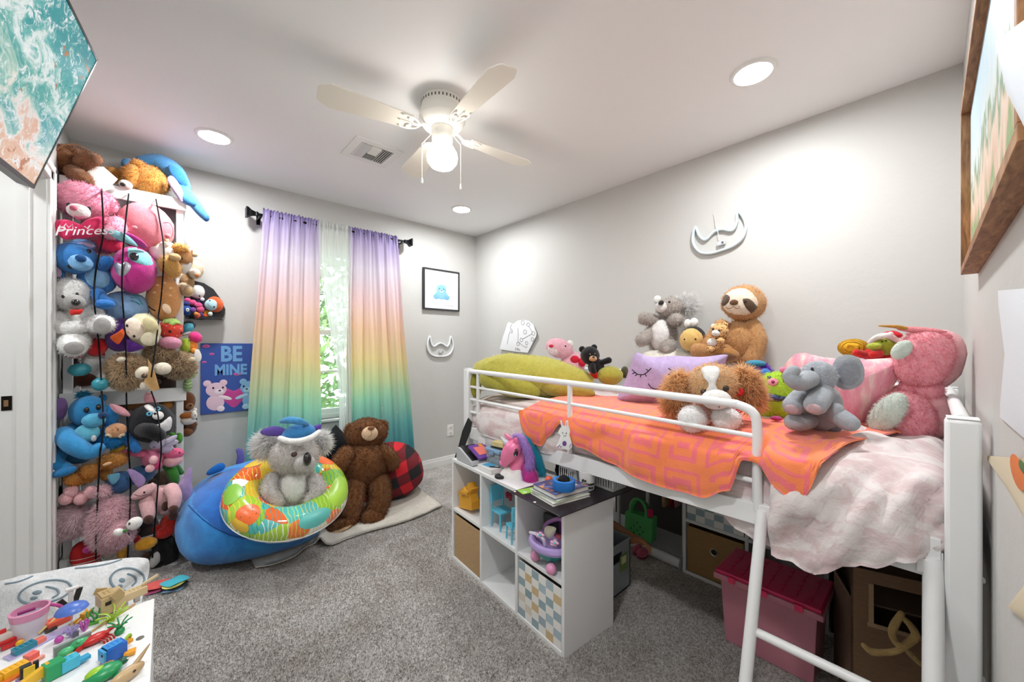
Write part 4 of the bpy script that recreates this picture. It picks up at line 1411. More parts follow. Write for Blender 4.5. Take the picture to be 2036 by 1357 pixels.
T.e('forelock', 1215, 860, 55, 30, 's#d6a660', d=.09, fur=(700, .014, 's#d6a660'))
T.e('snout', 1180, 922, 42, 26, 'f#dcb480', d=.135, rot=-10)
T.eyes('head', [(1225, 930), (1140, 890)], 9)
T.e('horn', 1125, 815, 16, 26, 'f#d4b58c', d=.04); T.e('horn', 1310, 905, 24, 16, 'f#e2cda8', d=.03)
T.e('ear', 1110, 835, 34, 18, MCOW, d=.05); T.e('ear', 1285, 895, 18, 34, MCOW, d=.03)
T = R('dog_plush', 'cream dog plush peeking out behind the cow', 'A', (1290, 1100), -.30)
T.e('head', 1315, 1005, 58, 62, 's#dcc9ab', d=.02, fur=(900, .01, 's#dcc9ab'))
T.e('muzzle', 1312, 1030, 42, 34, 'f#e8dcc8', d=.07)
T.e('nose', 1328, 1045, 14, 13, 'f#c8773a', d=.105)
T.eyes('head', [(1310, 1012)], 7)
T.e('body', 1262, 1090, 52, 60, 'f#a9855c')
T.l('leg', [(1240, 1130, .03), (1265, 1150, .06)], [42, 45], 'f#d8c4a4')
T.e('paw_pad', 1268, 1152, 30, 28, 'f#b89870', d=.12, t=.4)
# --- third row
WB = 's#efeeea'
T = R('bear_plush', 'white polar bear plush with a grey muzzle and a red bow', 'A', (500, 1300), -.42)
T.e('head', 480, 1175, 146, 112, WB, d=.05, fur=(3500, .012, WB))
T.e('muzzle', 505, 1225, 80, 50, 'f#a3a09d', d=.14, t=.7)
T.e('nose', 510, 1228, 34, 22, 'e#141315', d=.19)
T.eyes('head', [(425, 1189), (519, 1171)], 12)
T.puff('bow', [(470, 1280), (510, 1275), (560, 1275), (545, 1305), (510, 1310), (475, 1312)], 16, 'f#d8302c', d=.15)
T.e('body', 560, 1350, 175, 140, WB, fur=(2500, .012, WB))
T.l('arm', [(400, 1330, .05), (430, 1400, .09), (560, 1390, .10)], [60, 62, 50], WB, fur=(1200, .012, WB))
T.l('leg', [(600, 1370, .06), (660, 1370, .10), (690, 1372, .12)], [70, 75, 75], WB, fur=(1200, .012, WB))
T.e('sole', 690, 1385, 62, 58, 'f#a5a29f', d=.205, t=.35)
T.l('leg', [(520, 1470, .05), (490, 1510, .10), (495, 1525, .12)], [85, 90, 80], WB, fur=(1300, .012, WB))
T.e('sole', 500, 1535, 72, 44, 'f#9e9b98', d=.21, t=.35)
T.e('hat', 660, 1530, 60, 70, 'f#d0242c', d=.03, rot=-30)
T = R('ball_plush', 'pale blue round plush with a teal leaf print', 'A', (850, 1290), -.38)
T.e('body', 850, 1265, 165, 118, 'f#8fb4de', t=.75)
for q in ([(885, 1195), (930, 1200), (960, 1240)], [(885, 1215), (915, 1225), (940, 1240)], [(900, 1180), (940, 1185)]):
    T.line('leaf_print', q, 5, 'f#3f9db0', 'body')
T = R('deer_plush', 'orange spotted fawn plush below the cow', 'A', (1100, 1260), -.38)
T.e('body', 1105, 1200, 122, 155, 'f#d89a60', t=.75)
for x, y in ((1060, 1110), (1110, 1095), (1150, 1130), (1090, 1150), (1040, 1160), (1150, 1180)):
    T.patch('spot', 'f#edc79a', 'body', x, y, 12, 8, th=.002)
T.e('ear', 1125, 1270, 26, 36, 'f#f0cfae', d=.115, rot=20, t=.4)
T.line('lashes', [(1005, 1255), (1030, 1275), (1045, 1280)], 5, 'c#2c2018', 'body')
# --- fourth row
T = R('doll_plush', 'round doll plush with cream hair and a purple dress', 'B', (900, 300), -.46)
T.e('body', 800, 290, 135, 155, 'f#5c2d86', t=.8, rot=-10)
T.e('hair', 1000, 250, 158, 150, 'f#e6dcb8', d=.02, t=.8)
T.e('face', 915, 240, 86, 98, 'f#efdcc8', d=.085, t=.5, rot=10)
T.eyes('face', [(853, 212), (915, 305)], 13)
T.line('mouth', [(860, 262), (862, 275), (872, 278)], 2, 'f#b06a58', 'face')
T.e('hair_swirl', 1060, 200, 60, 72, 'f#dccfa2', d=.10, t=.4, rot=25); T.e('hair_swirl', 1050, 330, 80, 62, 'f#e8dfc0', d=.09, t=.4, rot=-20)
T.puff('flame_print', [(705, 310), (770, 270), (815, 240), (830, 290), (800, 350), (770, 375), (720, 340)], 8, 'f#e0602c', d=.125)
T.puff('dress', [(835, 330), (930, 360), (1000, 410), (880, 445), (840, 420)], 20, 'f#5c2d86', d=.07)
T = R('strawberry_plush', 'red strawberry plush with a light green leaf cap', 'B', (1240, 260), -.40)
T.e('body', 1240, 245, 112, 100, 'f#e2483a', t=.8)
T.patch('leaf_cap', 'f#b4d878', 'body', poly=[(1160, 165), (1200, 150), (1280, 150), (1325, 180), (1335, 205), (1290, 195), (1250, 212), (1210, 190), (1165, 195)], th=.008, smooth=2)
T.eyes('body', [(1230, 264), (1330, 276)], 13)
for x, y in ((1200, 215), (1270, 232), (1290, 300), (1180, 280), (1325, 240)):
    T.patch('seed', 'f#f2b8a0', 'body', x, y, 4, 7, th=.001)
T = R('pillow_plush', 'dusty pink flat plush under the strawberry', 'B', (1230, 400), -.44)
T.e('body', 1232, 366, 106, 58, 'f#cf8ba2', rot=-4)
T = R('fish_plush', 'lime and orange small plush with a pink hat at the rack edge', 'B', (1400, 420), -.34)
T.e('body', 1368, 395, 48, 74, 's#a3b83c', fur=(600, .01, 's#a3b83c'))
T.e('side', 1430, 395, 48, 62, 'f#ee8c3a', d=-.01); T.e('fin', 1440, 435, 26, 26, 'f#f09a3c', d=.03)
T.e('hat', 1455, 315, 52, 56, 'f#e83c86', d=.0, rot=35)
T.eyes('body', [(1395, 345)], 6)
T = R('bird_plush', 'shiny teal bird plush between the strawberry and the corner shelf', 'B', (1385, 240), -.30)
T.e('body', 1385, 235, 46, 56, 'p#3f9eb4', rot=-35); T.e('wing', 1400, 205, 60, 42, 'f#23262c', d=-.02)
T.e('belly', 1378, 280, 40, 16, 'f#e8e8e6', d=.01, rot=30)
T = R('dog_plush', 'white dog plush in a red cape with shiny teal boots', 'B', (500, 540), -.38)
T.e('body', 560, 520, 108, 92, WB, fur=(1800, .012, WB))
T.puff('cape', [(500, 300), (590, 330), (640, 420), (660, 475), (590, 460), (520, 430), (490, 400)], 30, 'f#c8202c', d=.06)
T.e('boot', 435, 600, 106, 58, 'p#3f9cab', d=.05, rot=8, lump=.08)
T.e('boot', 615, 728, 78, 58, 'p#3a97a8', d=.13, lump=.08)
T.e('cuff', 390, 470, 95, 32, 's#d88e9c', d=.04)
T.e('leg', 640, 660, 48, 50, WB, d=.09)
# --- fifth row: hedgehogs
HG = 's#8c7762'
T = R('hedgehog_plush', 'brown and cream shaggy hedgehog plush holding a paper tag', 'B', (850, 680), -.46)
T.e('body', 850, 615, 182, 150, 's#83705e', t=.75, fur=(5200, .022, 's#b9a68c', .0016))
T.e('face', 995, 628, 66, 62, 'f#e8dcc4', d=.10, t=.8, rot=-25)
T.e('nose', 1005, 655, 30, 22, 'e#4a3426', d=.15)
T.e('ear', 800, 510, 40, 24, 'f#e4d8c2', d=.09, rot=25)
T.e('paw', 1000, 745, 36, 42, 'f#e8dcc6', d=.09)
T.puff('paper_tag', [(1035, 500), (1060, 545), (1090, 600), (1140, 770), (1070, 790), (1000, 700), (1045, 620)], 4, 'k#c49a62', d=.13, smooth=0)
T = R('hedgehog_plush', 'second shaggy hedgehog plush lying on its side with a cream belly', 'B', (1230, 600), -.40)
T.e('body', 1300, 560, 150, 112, 's#6f5c4b', rot=-28, t=.75, fur=(4200, .020, 's#a8967e', .0015))
T.e('head', 1130, 455, 125, 72, 's#6f5c4b', d=.02, rot=-5, fur=(2800, .020, 's#a8967e', .0015))
T.e('belly', 1165, 590, 82, 55, 'f#e6dcc8', d=.09, rot=-6, t=.6)
T.e('paw', 1420, 510, 36, 22, 'f#d8cbb0', d=.03)
T.puff('paper_tag', [(1450, 430), (1480, 420), (1508, 470), (1500, 520), (1460, 525), (1445, 480)], 3, 'l#e9e7e2', d=.0, smooth=2)
T = R('turtle_plush', 'pale green patterned turtle plush hanging at the rack edge', 'B', (1385, 740), -.34)
T.e('shell', 1385, 735, 42, 62, 'f#a9c48c'); T.e('head', 1400, 645, 70, 40, 'f#b2cc96', d=.0, rot=12)
T.eyes('head', [(1465, 628)], 8)
for k in range(3):
    T.line('shell_line', [(1350, 700 + k * 28), (1385, 712 + k * 26), (1422, 700 + k * 28)], 4, 'f#6f9058', 'shell')
# --- lower half
BL2 = 'f#2f86bf'
T = R('bear_plush', 'large sky blue bear plush seated below the middle bar', 'B', (460, 1150), -.42)
T.e('head', 510, 965, 178, 138, BL2, d=.04, t=.8)
T.e('ear', 262, 945, 70, 98, 'f#8a6aa6', d=.0, rot=-5, t=.4, label='purple ear')
T.e('ear', 640, 850, 40, 34, BL2, d=-.02)
T.e('muzzle', 560, 1045, 110, 62, 'f#5db4da', d=.12, t=.6)
T.e('nose', 640, 1000, 46, 34, 'f#22426e', d=.15, t=.7)
T.eyes('head', [(495, 955), (600, 930)], 26)
T.e('body', 430, 1240, 195, 190, BL2, t=.7)
T.e('chest', 500, 1160, 120, 80, 'f#6cc4dc', d=.10, t=.5)
T.l('arm', [(300, 1170, .08), (380, 1260, .13), (520, 1330, .14), (600, 1290, .14)], [85, 90, 75, 55], 'f#3a90c8')
T.l('leg', [(250, 1330, .05), (220, 1420, .08), (330, 1475, .10)], [75, 75, 55], BL2)
T.e('foot', 300, 1500, 120, 38, 'f#2a7db8', d=.12, rot=12)
T.e('tuft', 470, 825, 45, 22, 's#2c7f9c', d=.02, fur=(300, .02, 's#2c7f9c'))
T = R('monkey_plush', 'small blue monkey plush with a peach face hanging upside down', 'B', (740, 1150), -.46)
T.e('body', 700, 1010, 90, 100, 's#2a7ab4', d=-.02)
T.e('head', 730, 1185, 132, 98, 's#2f8cc0', d=.02, fur=(2400, .016, 's#2f8cc0'))
T.e('face', 755, 1135, 98, 64, 'f#d9a27a', d=.08, t=.6, rot=6)
for x, y in ((690, 1182), (805, 1180)):
    T.e('eye_ring', x, y, 36, 22, 'f#e8d8b8', on='face', t=.4); T.e('eye', x, y + 2, 24, 15, 'e#23402c', on='face', t=.75)
T.line('mouth', [(745, 1105), (765, 1115), (770, 1140), (780, 1112)], 2.4, 'f#8a5a48', 'face')
T.e('hand', 560, 1205, 26, 28, 'f#dfdcd8', d=.08)
T.l('arm', [(850, 1200, .0), (900, 1250, .05), (935, 1300, .06)], [45, 48, 42], 'f#2a73b8')
T = R('dog_plush', 'round black and white dog plush with pink inner ears', 'B', (1070, 1100), -.46)
T.e('body', 1068, 1068, 212, 172, 'f#1b1b1f', t=.75, lump=.04)
T.patch('blaze', 'f#ece8e4', 'body', poly=[(1000, 920), (1040, 905), (1085, 930), (1105, 975), (1080, 985), (1030, 955)], th=.006)
T.e('muzzle', 1125, 1005, 48, 40, 'f#ece8e4', on='body', t=.6, rot=30, reg='muz', label='white muzzle')
T.e('nose', 1100, 988, 14, 12, 'e#0b0b0c', on='muz', t=.7)
for x, y in ((1048, 990), (1122, 945)):
    T.e('eye_ring', x, y, 27, 22, 'e#4f9dbd', on='body', t=.4); T.e('eye', x, y, 13, 13, 'e#0d0d10', on='body', t=1.3)
T.patch('chest', 'f#e6e3e4', 'body', poly=[(1065, 1100), (1150, 1070), (1230, 1010), (1252, 1060), (1230, 1130), (1150, 1150)], th=.005)
T.puff('ear', [(700, 905), (740, 905), (830, 940), (882, 1000), (840, 1010), (760, 985), (715, 945)], 18, 'f#e6a5b0', d=.05, label='pink ear')
T.puff('ear', [(1000, 850), (1020, 800), (1050, 800), (1110, 860), (1110, 895), (1050, 895), (1010, 890)], 18, 'f#e6a5b0', d=.0, label='pink ear')
T.l('paw', [(1000, 1130, .10), (1060, 1140, .14), (1130, 1180, .13)], [70, 72, 60], 'f#17171a')
BB = 'f#6e4326'
T = R('bear_plush', 'brown bear plush squeezed against the outside of the rack post', 'B', (1385, 900), -.22)
T.e('head', 1385, 880, 72, 85, BB); T.e('muzzle', 1405, 925, 36, 30, 'f#9a6a44', d=.06); T.e('nose', 1412, 915, 14, 10, 'e#221510', d=.085)
T.e('body', 1375, 1100, 92, 90, BB, d=-.01); T.e('foot', 1420, 1085, 55, 34, BB, d=.05); T.e('foot', 1385, 1150, 52, 36, 'f#7a4c2c', d=.06)
T = R('fox_plush', 'small orange and white fox plush in front of the brown bear', 'B', (1390, 1030), -.29)
T.e('body', 1390, 1045, 74, 42, 'f#ece6dc'); T.e('back', 1385, 1005, 72, 34, 'f#b0672c', d=.005)
T.e('head', 1440, 1000, 32, 40, 'f#e9e2d6', d=.02); T.e('ear', 1450, 955, 20, 18, 'f#efe9df', d=.01); T.eyes('head', [(1450, 1000)], 5); T.e('nose', 1465, 1035, 8, 7, 'e#1a1412', d=.05)
# --- lower rows (crop C)
T = R('bunny_plush', 'pale lavender bunny plush draped over the pink dinosaur', 'C', (1090, 130), -.48)
T.e('head', 1075, 95, 68, 44, 'f#c6bcd4', rot=20, d=.02); T.e('body', 1150, 140, 60, 40, 'f#bfb4d0')
T.puff('ear', [(1130, 70), (1200, 30), (1240, 25), (1225, 60), (1170, 95), (1140, 95)], 10, 'f#cbc2d8', d=.03); T.puff('ear', [(1150, 95), (1225, 60), (1252, 85), (1190, 118), (1150, 125)], 10, 'f#cbc2d8', d=.02)
T.eyes('head', [(1080, 82)], 9); T.e('nose', 1045, 125, 14, 10, 'f#8f86a8', on='head', t=.6)
T = R('frog_plush', 'small bright green frog plush at the rack post', 'C', (1250, 60), -.40)
T.e('body', 1255, 50, 34, 46, 'f#4e9a34'); T.e('arm', 1195, 15, 32, 14, 'f#5aa63c', rot=-10)
T = R('dinosaur_plush', 'hot pink and pale pink dinosaur plush near the green scarf', 'C', (1150, 240), -.44)
T.e('head', 1215, 180, 88, 48, 'f#e0648c', rot=-6, d=.03); T.e('jaw', 1205, 240, 85, 50, 'f#eab2b8', d=.03, rot=10)
T.e('nostril', 1260, 172, 10, 8, 'f#8a2c54', on='head', t=.6); T.eyes('head', [(1200, 145)], 9)
T.e('body', 1040, 215, 110, 80, 'f#dd7fa0'); T.e('paw', 1040, 235, 40, 38, 'f#edb6bc', d=.09); T.e('paw', 1010, 305, 42, 34, 'f#edb6bc', d=.09); T.e('stripe', 1060, 280, 55, 40, 'f#d8487c', d=.06)
T.l('tail', [(960, 180, .02), (870, 175, .04), (790, 165, .03)], [40, 32, 20], 'f#dd6d92')
T = R('duck_plush', 'yellow banana shaped plush between the blue toys', 'C', (760, 130), -.44)
T.l('body', [(810, 75, 0), (770, 130, .03), (700, 155, .03)], [18, 34, 22], 'f#cda02c')
GB2 = 's#c08c4a'
T = R('dog_plush', 'curly golden dog plush curled up in the lower rack', 'C', (560, 330), -.46)
T.e('head', 695, 235, 132, 62, GB2, rot=4, d=.03, fur=(2200, .012, GB2)); T.e('ear', 650, 268, 42, 14, 'f#d9a87a', d=.11, rot=14)
T.e('body', 440, 365, 145, 72, GB2, rot=8, fur=(2400, .012, GB2)); T.e('paw', 500, 320, 75, 50, GB2, d=.06, fur=(1200, .012, GB2)); T.e('paw', 360, 395, 66, 45, GB2, d=.06, fur=(1000, .012, GB2)); T.e('tail', 640, 350, 60, 60, GB2, d=-.02)
JB = 'f#4d7cb4'
T = R('whale_plush', 'denim blue whale plush behind the pink donkey', 'C', (780, 430), -.42)
T.e('body', 750, 425, 130, 95, JB); T.e('back', 930, 360, 125, 78, 'f#46719f', d=-.02); T.puff('fin', [(650, 370), (700, 350), (750, 345), (755, 380), (720, 430), (680, 435)], 14, 'f#6fb0cc', d=.10)
T = R('piglet_plush', 'pale pink piglet plush with its feet sticking out', 'C', (400, 540), -.44)
T.e('body', 420, 545, 150, 52, 'f#dfa6ac')
for x, y in ((340, 500), (505, 505), (300, 560), (425, 560)): T.e('foot', x, y, 66, 54, 'f#e5aeb3', d=.07)
T = R('snake_plush', 'leafy green snake plush hanging by the rack post', 'C', (1220, 340), -.40)
T.l('body', [(1150, 290, 0), (1190, 320, .03), (1215, 380, .03), (1225, 430, .02)], [30, 42, 40, 26], 'f#3f8a34'); T.l('belly', [(1240, 290, .0), (1275, 340, 0)], [20, 22], 'f#3a7a3a')
T = R('bear_plush', 'dull brown bear plush deep in the rack behind the donkey', 'C', (1120, 390), -.32)
T.e('body', 1130, 390, 95, 70, 'f#6e5a48'); T.e('head', 1050, 430, 62, 42, 'f#5c4836', d=.02)
DK = 'f#e2b2b4'
T = R('donkey_plush', 'pale pink donkey plush with lavender ears and brown hooves', 'C', (1080, 560), -.48)
T.e('body', 1100, 560, 165, 108, DK, rot=14)
T.e('head', 960, 500, 110, 46, 'f#e4b4b6', rot=28, d=.07)
T.line('mouth', [(880, 525), (930, 538), (985, 525)], 3, 'f#7a4a4c', 'head'); T.eyes('head', [(962, 508)], 9)
T.puff('ear', [(820, 315), (880, 320), (960, 375), (970, 420), (930, 465), (900, 460), (850, 390)], 16, 'f#a78dc0', d=.05, label='lavender ear')
T.puff('ear', [(1275, 400), (1330, 310), (1365, 295), (1360, 420), (1370, 500), (1335, 580), (1290, 575), (1250, 500), (1250, 440)], 16, 'f#b9a0cc', d=.03, label='lavender ear')
T.l('leg', [(1190, 480, .06), (1220, 540, .10), (1215, 620, .11)], [58, 54, 46], DK); T.e('hoof', 1208, 648, 44, 36, 'f#4a2c22', d=.13)
T.l('leg', [(980, 590, .06), (995, 660, .10), (1000, 715, .11)], [58, 52, 46], DK); T.e('hoof', 998, 735, 44, 38, 'f#4a2c22', d=.13)
T.l('leg', [(1120, 640, .02), (1130, 660, .04)], [40, 38], DK); T.e('hoof', 1140, 625, 34, 40, 'f#452920', d=.07); T.e('hoof', 1205, 705, 42, 36, 'f#452920', d=.08)
T.e('horn', 1030, 450, 18, 26, 'f#c8bcb0', d=.06)
PS = 's#e6bcc4'
T = R('llama_plush', 'shaggy pale pink plush leaning out beside the door casing', 'C', (330, 800), -.46)
T.e('body', 350, 740, 150, 135, 's#f0cdd3', rot=25, t=.7, fur=(6500, .028, 's#f4dce0', .0013, (-.4, 0, -.5)))
T.e('tail', 190, 880, 70, 40, 's#f0cdd3', rot=20, d=.02, fur=(1600, .036, 's#f6e2e5', .0012, (-.7, 0, -.4)))
T = R('llama_plush', 'shaggy pink bear plush with a white muzzle and green eye patch', 'C', (690, 800), -.53)
T.e('body', 690, 770, 185, 215, 's#ecc0c8', t=.68, fur=(10500, .026, 's#f1d0d6', .0013, (-.1, 0, -.7)))
T.e('head', 760, 850, 120, 105, 's#ecc0c8', d=.07, t=.7, fur=(3000, .018, 's#f1d0d6', .0012, (-.1, 0, -.7)))
T.e('muzzle', 880, 770, 62, 58, 'f#f1ede6', d=.12, rot=-30); T.eyes('muzzle', [(838, 772)], 11)
T.e('muzzle', 745, 845, 44, 34, 'f#f1ede6', d=.175, rot=-35); T.e('eye_patch', 800, 832, 22, 14, 'f#4f8a4c', d=.19, t=.5)
T.e('ear', 600, 500, 60, 38, 's#ecc0c8', d=.0, rot=-20, fur=(900, .022, 's#f1d0d6', .0012))
T = R('bear_plush', 'red plush with rounded limbs below the donkey hooves', 'C', (1170, 800), -.46)
T.e('body', 1195, 750, 100, 72, 'f#d63a2c', rot=12); T.e('leg', 1140, 840, 90, 52, 'f#c8302a', rot=14, d=.02); T.e('arm', 1080, 810, 55, 34, 'f#b82c24', d=.0)
T = R('penguin_plush', 'black and white penguin plush with big yellow feet at the rack bottom', 'C', (1130, 1050), -.44)
T.e('body', 1140, 1000, 108, 165, 'f#151416', rot=10); T.e('belly', 1055, 1075, 46, 68, 'f#dddad6', d=.06, rot=-15, t=.5)
T.e('foot', 975, 940, 102, 52, 'f#e0a02e', d=.08, rot=-4); T.e('bow', 900, 905, 34, 34, 'f#a02028', d=.07); T.e('foot', 775, 1005, 48, 75, 'f#d89c34', d=.03)
T.e('wing', 1090, 1110, 70, 30, 'f#151416', d=.05, rot=25)
T = R('bear_plush', 'white and grey plush lying at the rack bottom', 'C', (880, 1010), -.38)
T.e('body', 890, 1000, 90, 75, 's#c9c8cc', fur=(900, .012, 's#c9c8cc')); T.e('paw', 660, 1030, 60, 40, 'f#cfc8bc', d=.02); T.e('paw', 980, 1040, 46, 24, 'f#8a6a58', d=.01)
T = R('bear_plush', 'bear plush in a red and green knitted sweater at the rack bottom', 'C', (470, 1080), -.42)
t = NT('sweater_knit')
c_, k_ = t.coord()
sp = t.n('ShaderNodeSeparateXYZ'); t.l(c_, k_, sp, 'Vector')
mr = t.n('ShaderNodeMapRange'); mr.inputs['From Min'].default_value = -.09; mr.inputs['From Max'].default_value = .09
t.t.links.new(sp.outputs[2], mr.inputs['Value'])
r = t.ramp(mr, 'Result', [(0, '#2f5a3a'), (.42, '#2f5a3a'), (.43, '#c92a2c'), (.5, '#e8e0da'), (.53, '#c92a2c'), (.64, '#e6dcd4'), (.66, '#c42628'), (1, '#c42628')], 'CONSTANT')
t.l(r, 'Color', t.b, 'Base Color'); t.set(Roughness=.9)
T.e('sweater', 475, 1020, 140, 110, t.m, t=.7, sq=.8); T.e('legs', 480, 1120, 130, 55, 'f#c9bfae', d=.0); T.e('collar', 490, 990, 40, 40, 'f#b83a86', d=.09, rot=45, t=.4)
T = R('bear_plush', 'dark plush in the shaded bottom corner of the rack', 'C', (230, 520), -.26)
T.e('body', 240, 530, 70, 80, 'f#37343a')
T = R('bear_plush', 'amber brown bear plush hidden behind the blue monkey', 'B', (900, 890), -.24)
T.e('body', 900, 890, 210, 70, 'f#8a5a2a'); T.e('head', 1200, 900, 70, 60, 'f#a8702e', d=.02)
T = R('bear_plush', 'rusty brown plush between the teal boots and the middle bar', 'B', (470, 680), -.24)
T.e('body', 480, 690, 110, 60, 'f#5a3222')


# dark filler toys added behind the others to darken the rack gaps
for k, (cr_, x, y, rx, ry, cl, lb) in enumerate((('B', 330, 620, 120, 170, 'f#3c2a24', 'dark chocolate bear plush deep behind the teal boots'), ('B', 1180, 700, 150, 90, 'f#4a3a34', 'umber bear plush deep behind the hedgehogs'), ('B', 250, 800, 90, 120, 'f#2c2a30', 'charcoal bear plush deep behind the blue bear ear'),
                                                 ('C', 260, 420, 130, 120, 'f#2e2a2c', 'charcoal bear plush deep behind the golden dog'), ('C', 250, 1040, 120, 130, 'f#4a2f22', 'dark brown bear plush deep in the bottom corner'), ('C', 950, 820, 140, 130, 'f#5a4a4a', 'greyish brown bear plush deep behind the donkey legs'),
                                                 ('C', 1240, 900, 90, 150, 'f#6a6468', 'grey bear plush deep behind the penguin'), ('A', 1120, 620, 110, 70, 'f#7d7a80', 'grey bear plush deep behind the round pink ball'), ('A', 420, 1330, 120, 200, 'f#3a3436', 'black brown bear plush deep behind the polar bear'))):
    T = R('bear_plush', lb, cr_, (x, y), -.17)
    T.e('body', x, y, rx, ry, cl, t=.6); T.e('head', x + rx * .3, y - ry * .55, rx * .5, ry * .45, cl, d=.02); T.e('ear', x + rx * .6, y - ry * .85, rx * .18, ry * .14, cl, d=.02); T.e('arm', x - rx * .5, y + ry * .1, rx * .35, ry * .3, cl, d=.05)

# elastic cords resting on the toys
def cord(pts):
    P2 = smooth_open([(x, y, 0) for x, y in pts], 6)
    D = []
    for q in P2:
        a = ray(q[0], q[1]).normalized()
        best = (RY0 - .03 - CAM.y) / a.y
        for t_ in RT:
            for nm, (mb, bv) in t_.bvh.items():
                if bv is None:
                    bv = BVHTree.FromPolygons(mb.v, mb.f); t_.bvh[nm] = (mb, bv)
                h = bv.ray_cast(CAM, a)
                if h[0] is not None and h[3] < best: best = h[3]
        D.append(best)
    n = len(D)
    D2 = [min(D[max(0, i - 3):i + 4]) for i in range(n)]
    D3 = [sum(D2[max(0, i - 4):i + 5]) / len(D2[max(0, i - 4):i + 5]) for i in range(n)]
    D3[0] = (RY0 - .021 - CAM.y) / ray(P2[0][0], P2[0][1]).normalized().y
    D3[-1] = (RY0 - .021 - CAM.y) / ray(P2[-1][0], P2[-1][1]).normalized().y
    mb = MB().tube([CAM + ray(q[0], q[1]).normalized() * (d - .006) for q, d in zip(P2, D3)], .0034, 8)
    obj('elastic_cord', mb, 'c#17171a', rack, sharp=0)
cA = lambda *p: [(0 + x / 3.392, 240 + y / 3.392) for x, y in p]
cB = lambda *p: [(60 + x / 4.426, 600 + y / 4.426) for x, y in p]
cC = lambda *p: [(60 + x / 4.241, 860 + y / 4.241) for x, y in p]
cord(cA((685, 462), (695, 760), (655, 960), (635, 1130), (640, 1270)) + cB((600, 330), (618, 560), (625, 700)))
cord(cA((868, 494), (842, 730), (826, 950), (822, 1140), (836, 1330)) + cB((828, 170), (842, 440), (846, 690)))
cord(cA((1052, 530), (1075, 660), (1098, 800), (1105, 930), (1088, 1180), (1068, 1320)) + cB((1130, 170), (1100, 420), (1062, 690)))
cord(cB((628, 790), (645, 1080), (622, 1300)) + cC((592, 140), (575, 420), (566, 620), (556, 900), (553, 1080)))
cord(cB((846, 770), (850, 940), (865, 1300)) + cC((828, 140), (840, 300), (846, 500), (835, 800), (822, 1060)))
cord(cB((1066, 790), (1110, 930), (1138, 1100)) + cC((1105, 150), (1090, 300), (1066, 600), (1046, 850), (1030, 1080)))

# ================================================================== FLOOR BESIDE THE WINDOW
def blob(c, rad, flat_z=0.004, lump=.05, seg=40, rings=26, lsc=2.0, sq=1.0):
    mb = MB().ell(c, rad, seg=seg, rings=rings, lump=lump, lsc=lsc, sq=sq)
    for v in mb.v:
        if v.z < flat_z:
            k = min(1, (flat_z - v.z) / rad[2])
            v.z = flat_z
    return mb

# cream blanket spread on the carpet
edge = [(508, 1134), (545, 1128), (585, 1112), (610, 1092), (632, 1086), (660, 1088), (700, 1072), (745, 1058), (790, 1046), (835, 1030), (878, 1010)]
ep = smooth_open([at(x, y, Z=0) for x, y in edge], 5)
def rugf(u, v):
    i = u * (len(ep) - 1); k = min(int(i), len(ep) - 2); q = ep[k].lerp(ep[k + 1], i - k)
    b = Vector((-2.2 + 1.3 * u, -.22 + .02 * math.sin(u * 9), 0))
    p = q.lerp(b, v)
    rp = math.exp(-((u - .42) / .035) ** 2) * (1 - v) * .035
    return (p.x, p.y, .016 + rp + .004 * noise.noise(Vector((p.x * 12, p.y * 12, 0))) + .004)
o = obj('floor_blanket', MB().grid(rugf, 60, 16, th=.008), 'f#d9d3c6', sharp=0)
tag(o, 'cream fleece blanket spread on the carpet under the bean bags', 'blanket')

# big blue bean bag
T = Toy('bean_bag', 'large bright blue bean bag chair beside the toy rack', 'bean bag', 'D', (500, 1000), 8, None, Y=-.45)
mb = MB().ell((-2.075, -.545, .20), (.41, .375, .258), seg=48, rings=30, lump=.06, lsc=1.8, sq=.88)
for v in mb.v:
    if v.z < .03: v.z = .03
    v.z += .10 * max(0, (v.y + .44) / .36) ** 1 * max(0, (v.z - .1) / .3)
    v.x += .0
def m_dye(a, b):
    t = NT('mottled_blue_plush')
    nz = t.noise(7, 4, .6, dist=.6)
    r = t.ramp(nz, 'Fac', [(.35, a), (.65, b)]); t.l(r, 'Color', t.b, 'Base Color')
    n2 = t.noise(130, 4, .7); t.bump(n2, 'Fac', .6, .006); t.set(Roughness=.9, Sheen_Weight=.3)
    return t.m
T.done('lower_panel', mb, m_dye('#1a72c4', '#2f97e2'), None, 'body', None, None)
T.patch('upper_panel', m_dye('#1259ad', '#1f74cc'), 'body', poly=[(130, 740), (180, 620), (260, 520), (420, 470), (640, 500), (800, 600), (1000, 800), (1040, 930), (900, 975), (700, 985), (520, 975), (380, 935), (240, 850)], th=.010, rings=9, reg='up')
T.line('seam', [(128, 745), (240, 855), (380, 940), (520, 982), (700, 990), (900, 980), (1035, 935)], 5, 'f#114f98', 'body')
T.puff('handle', [(255, 515), (290, 475), (355, 440), (390, 455), (380, 490), (310, 520), (270, 530)], 16, 'f#1d6fc4', d=-.02)
T.puff('side_tab', [(470, 340), (520, 345), (530, 420), (505, 470), (470, 450), (478, 390)], 12, 'f#6a63a8', d=-.12)

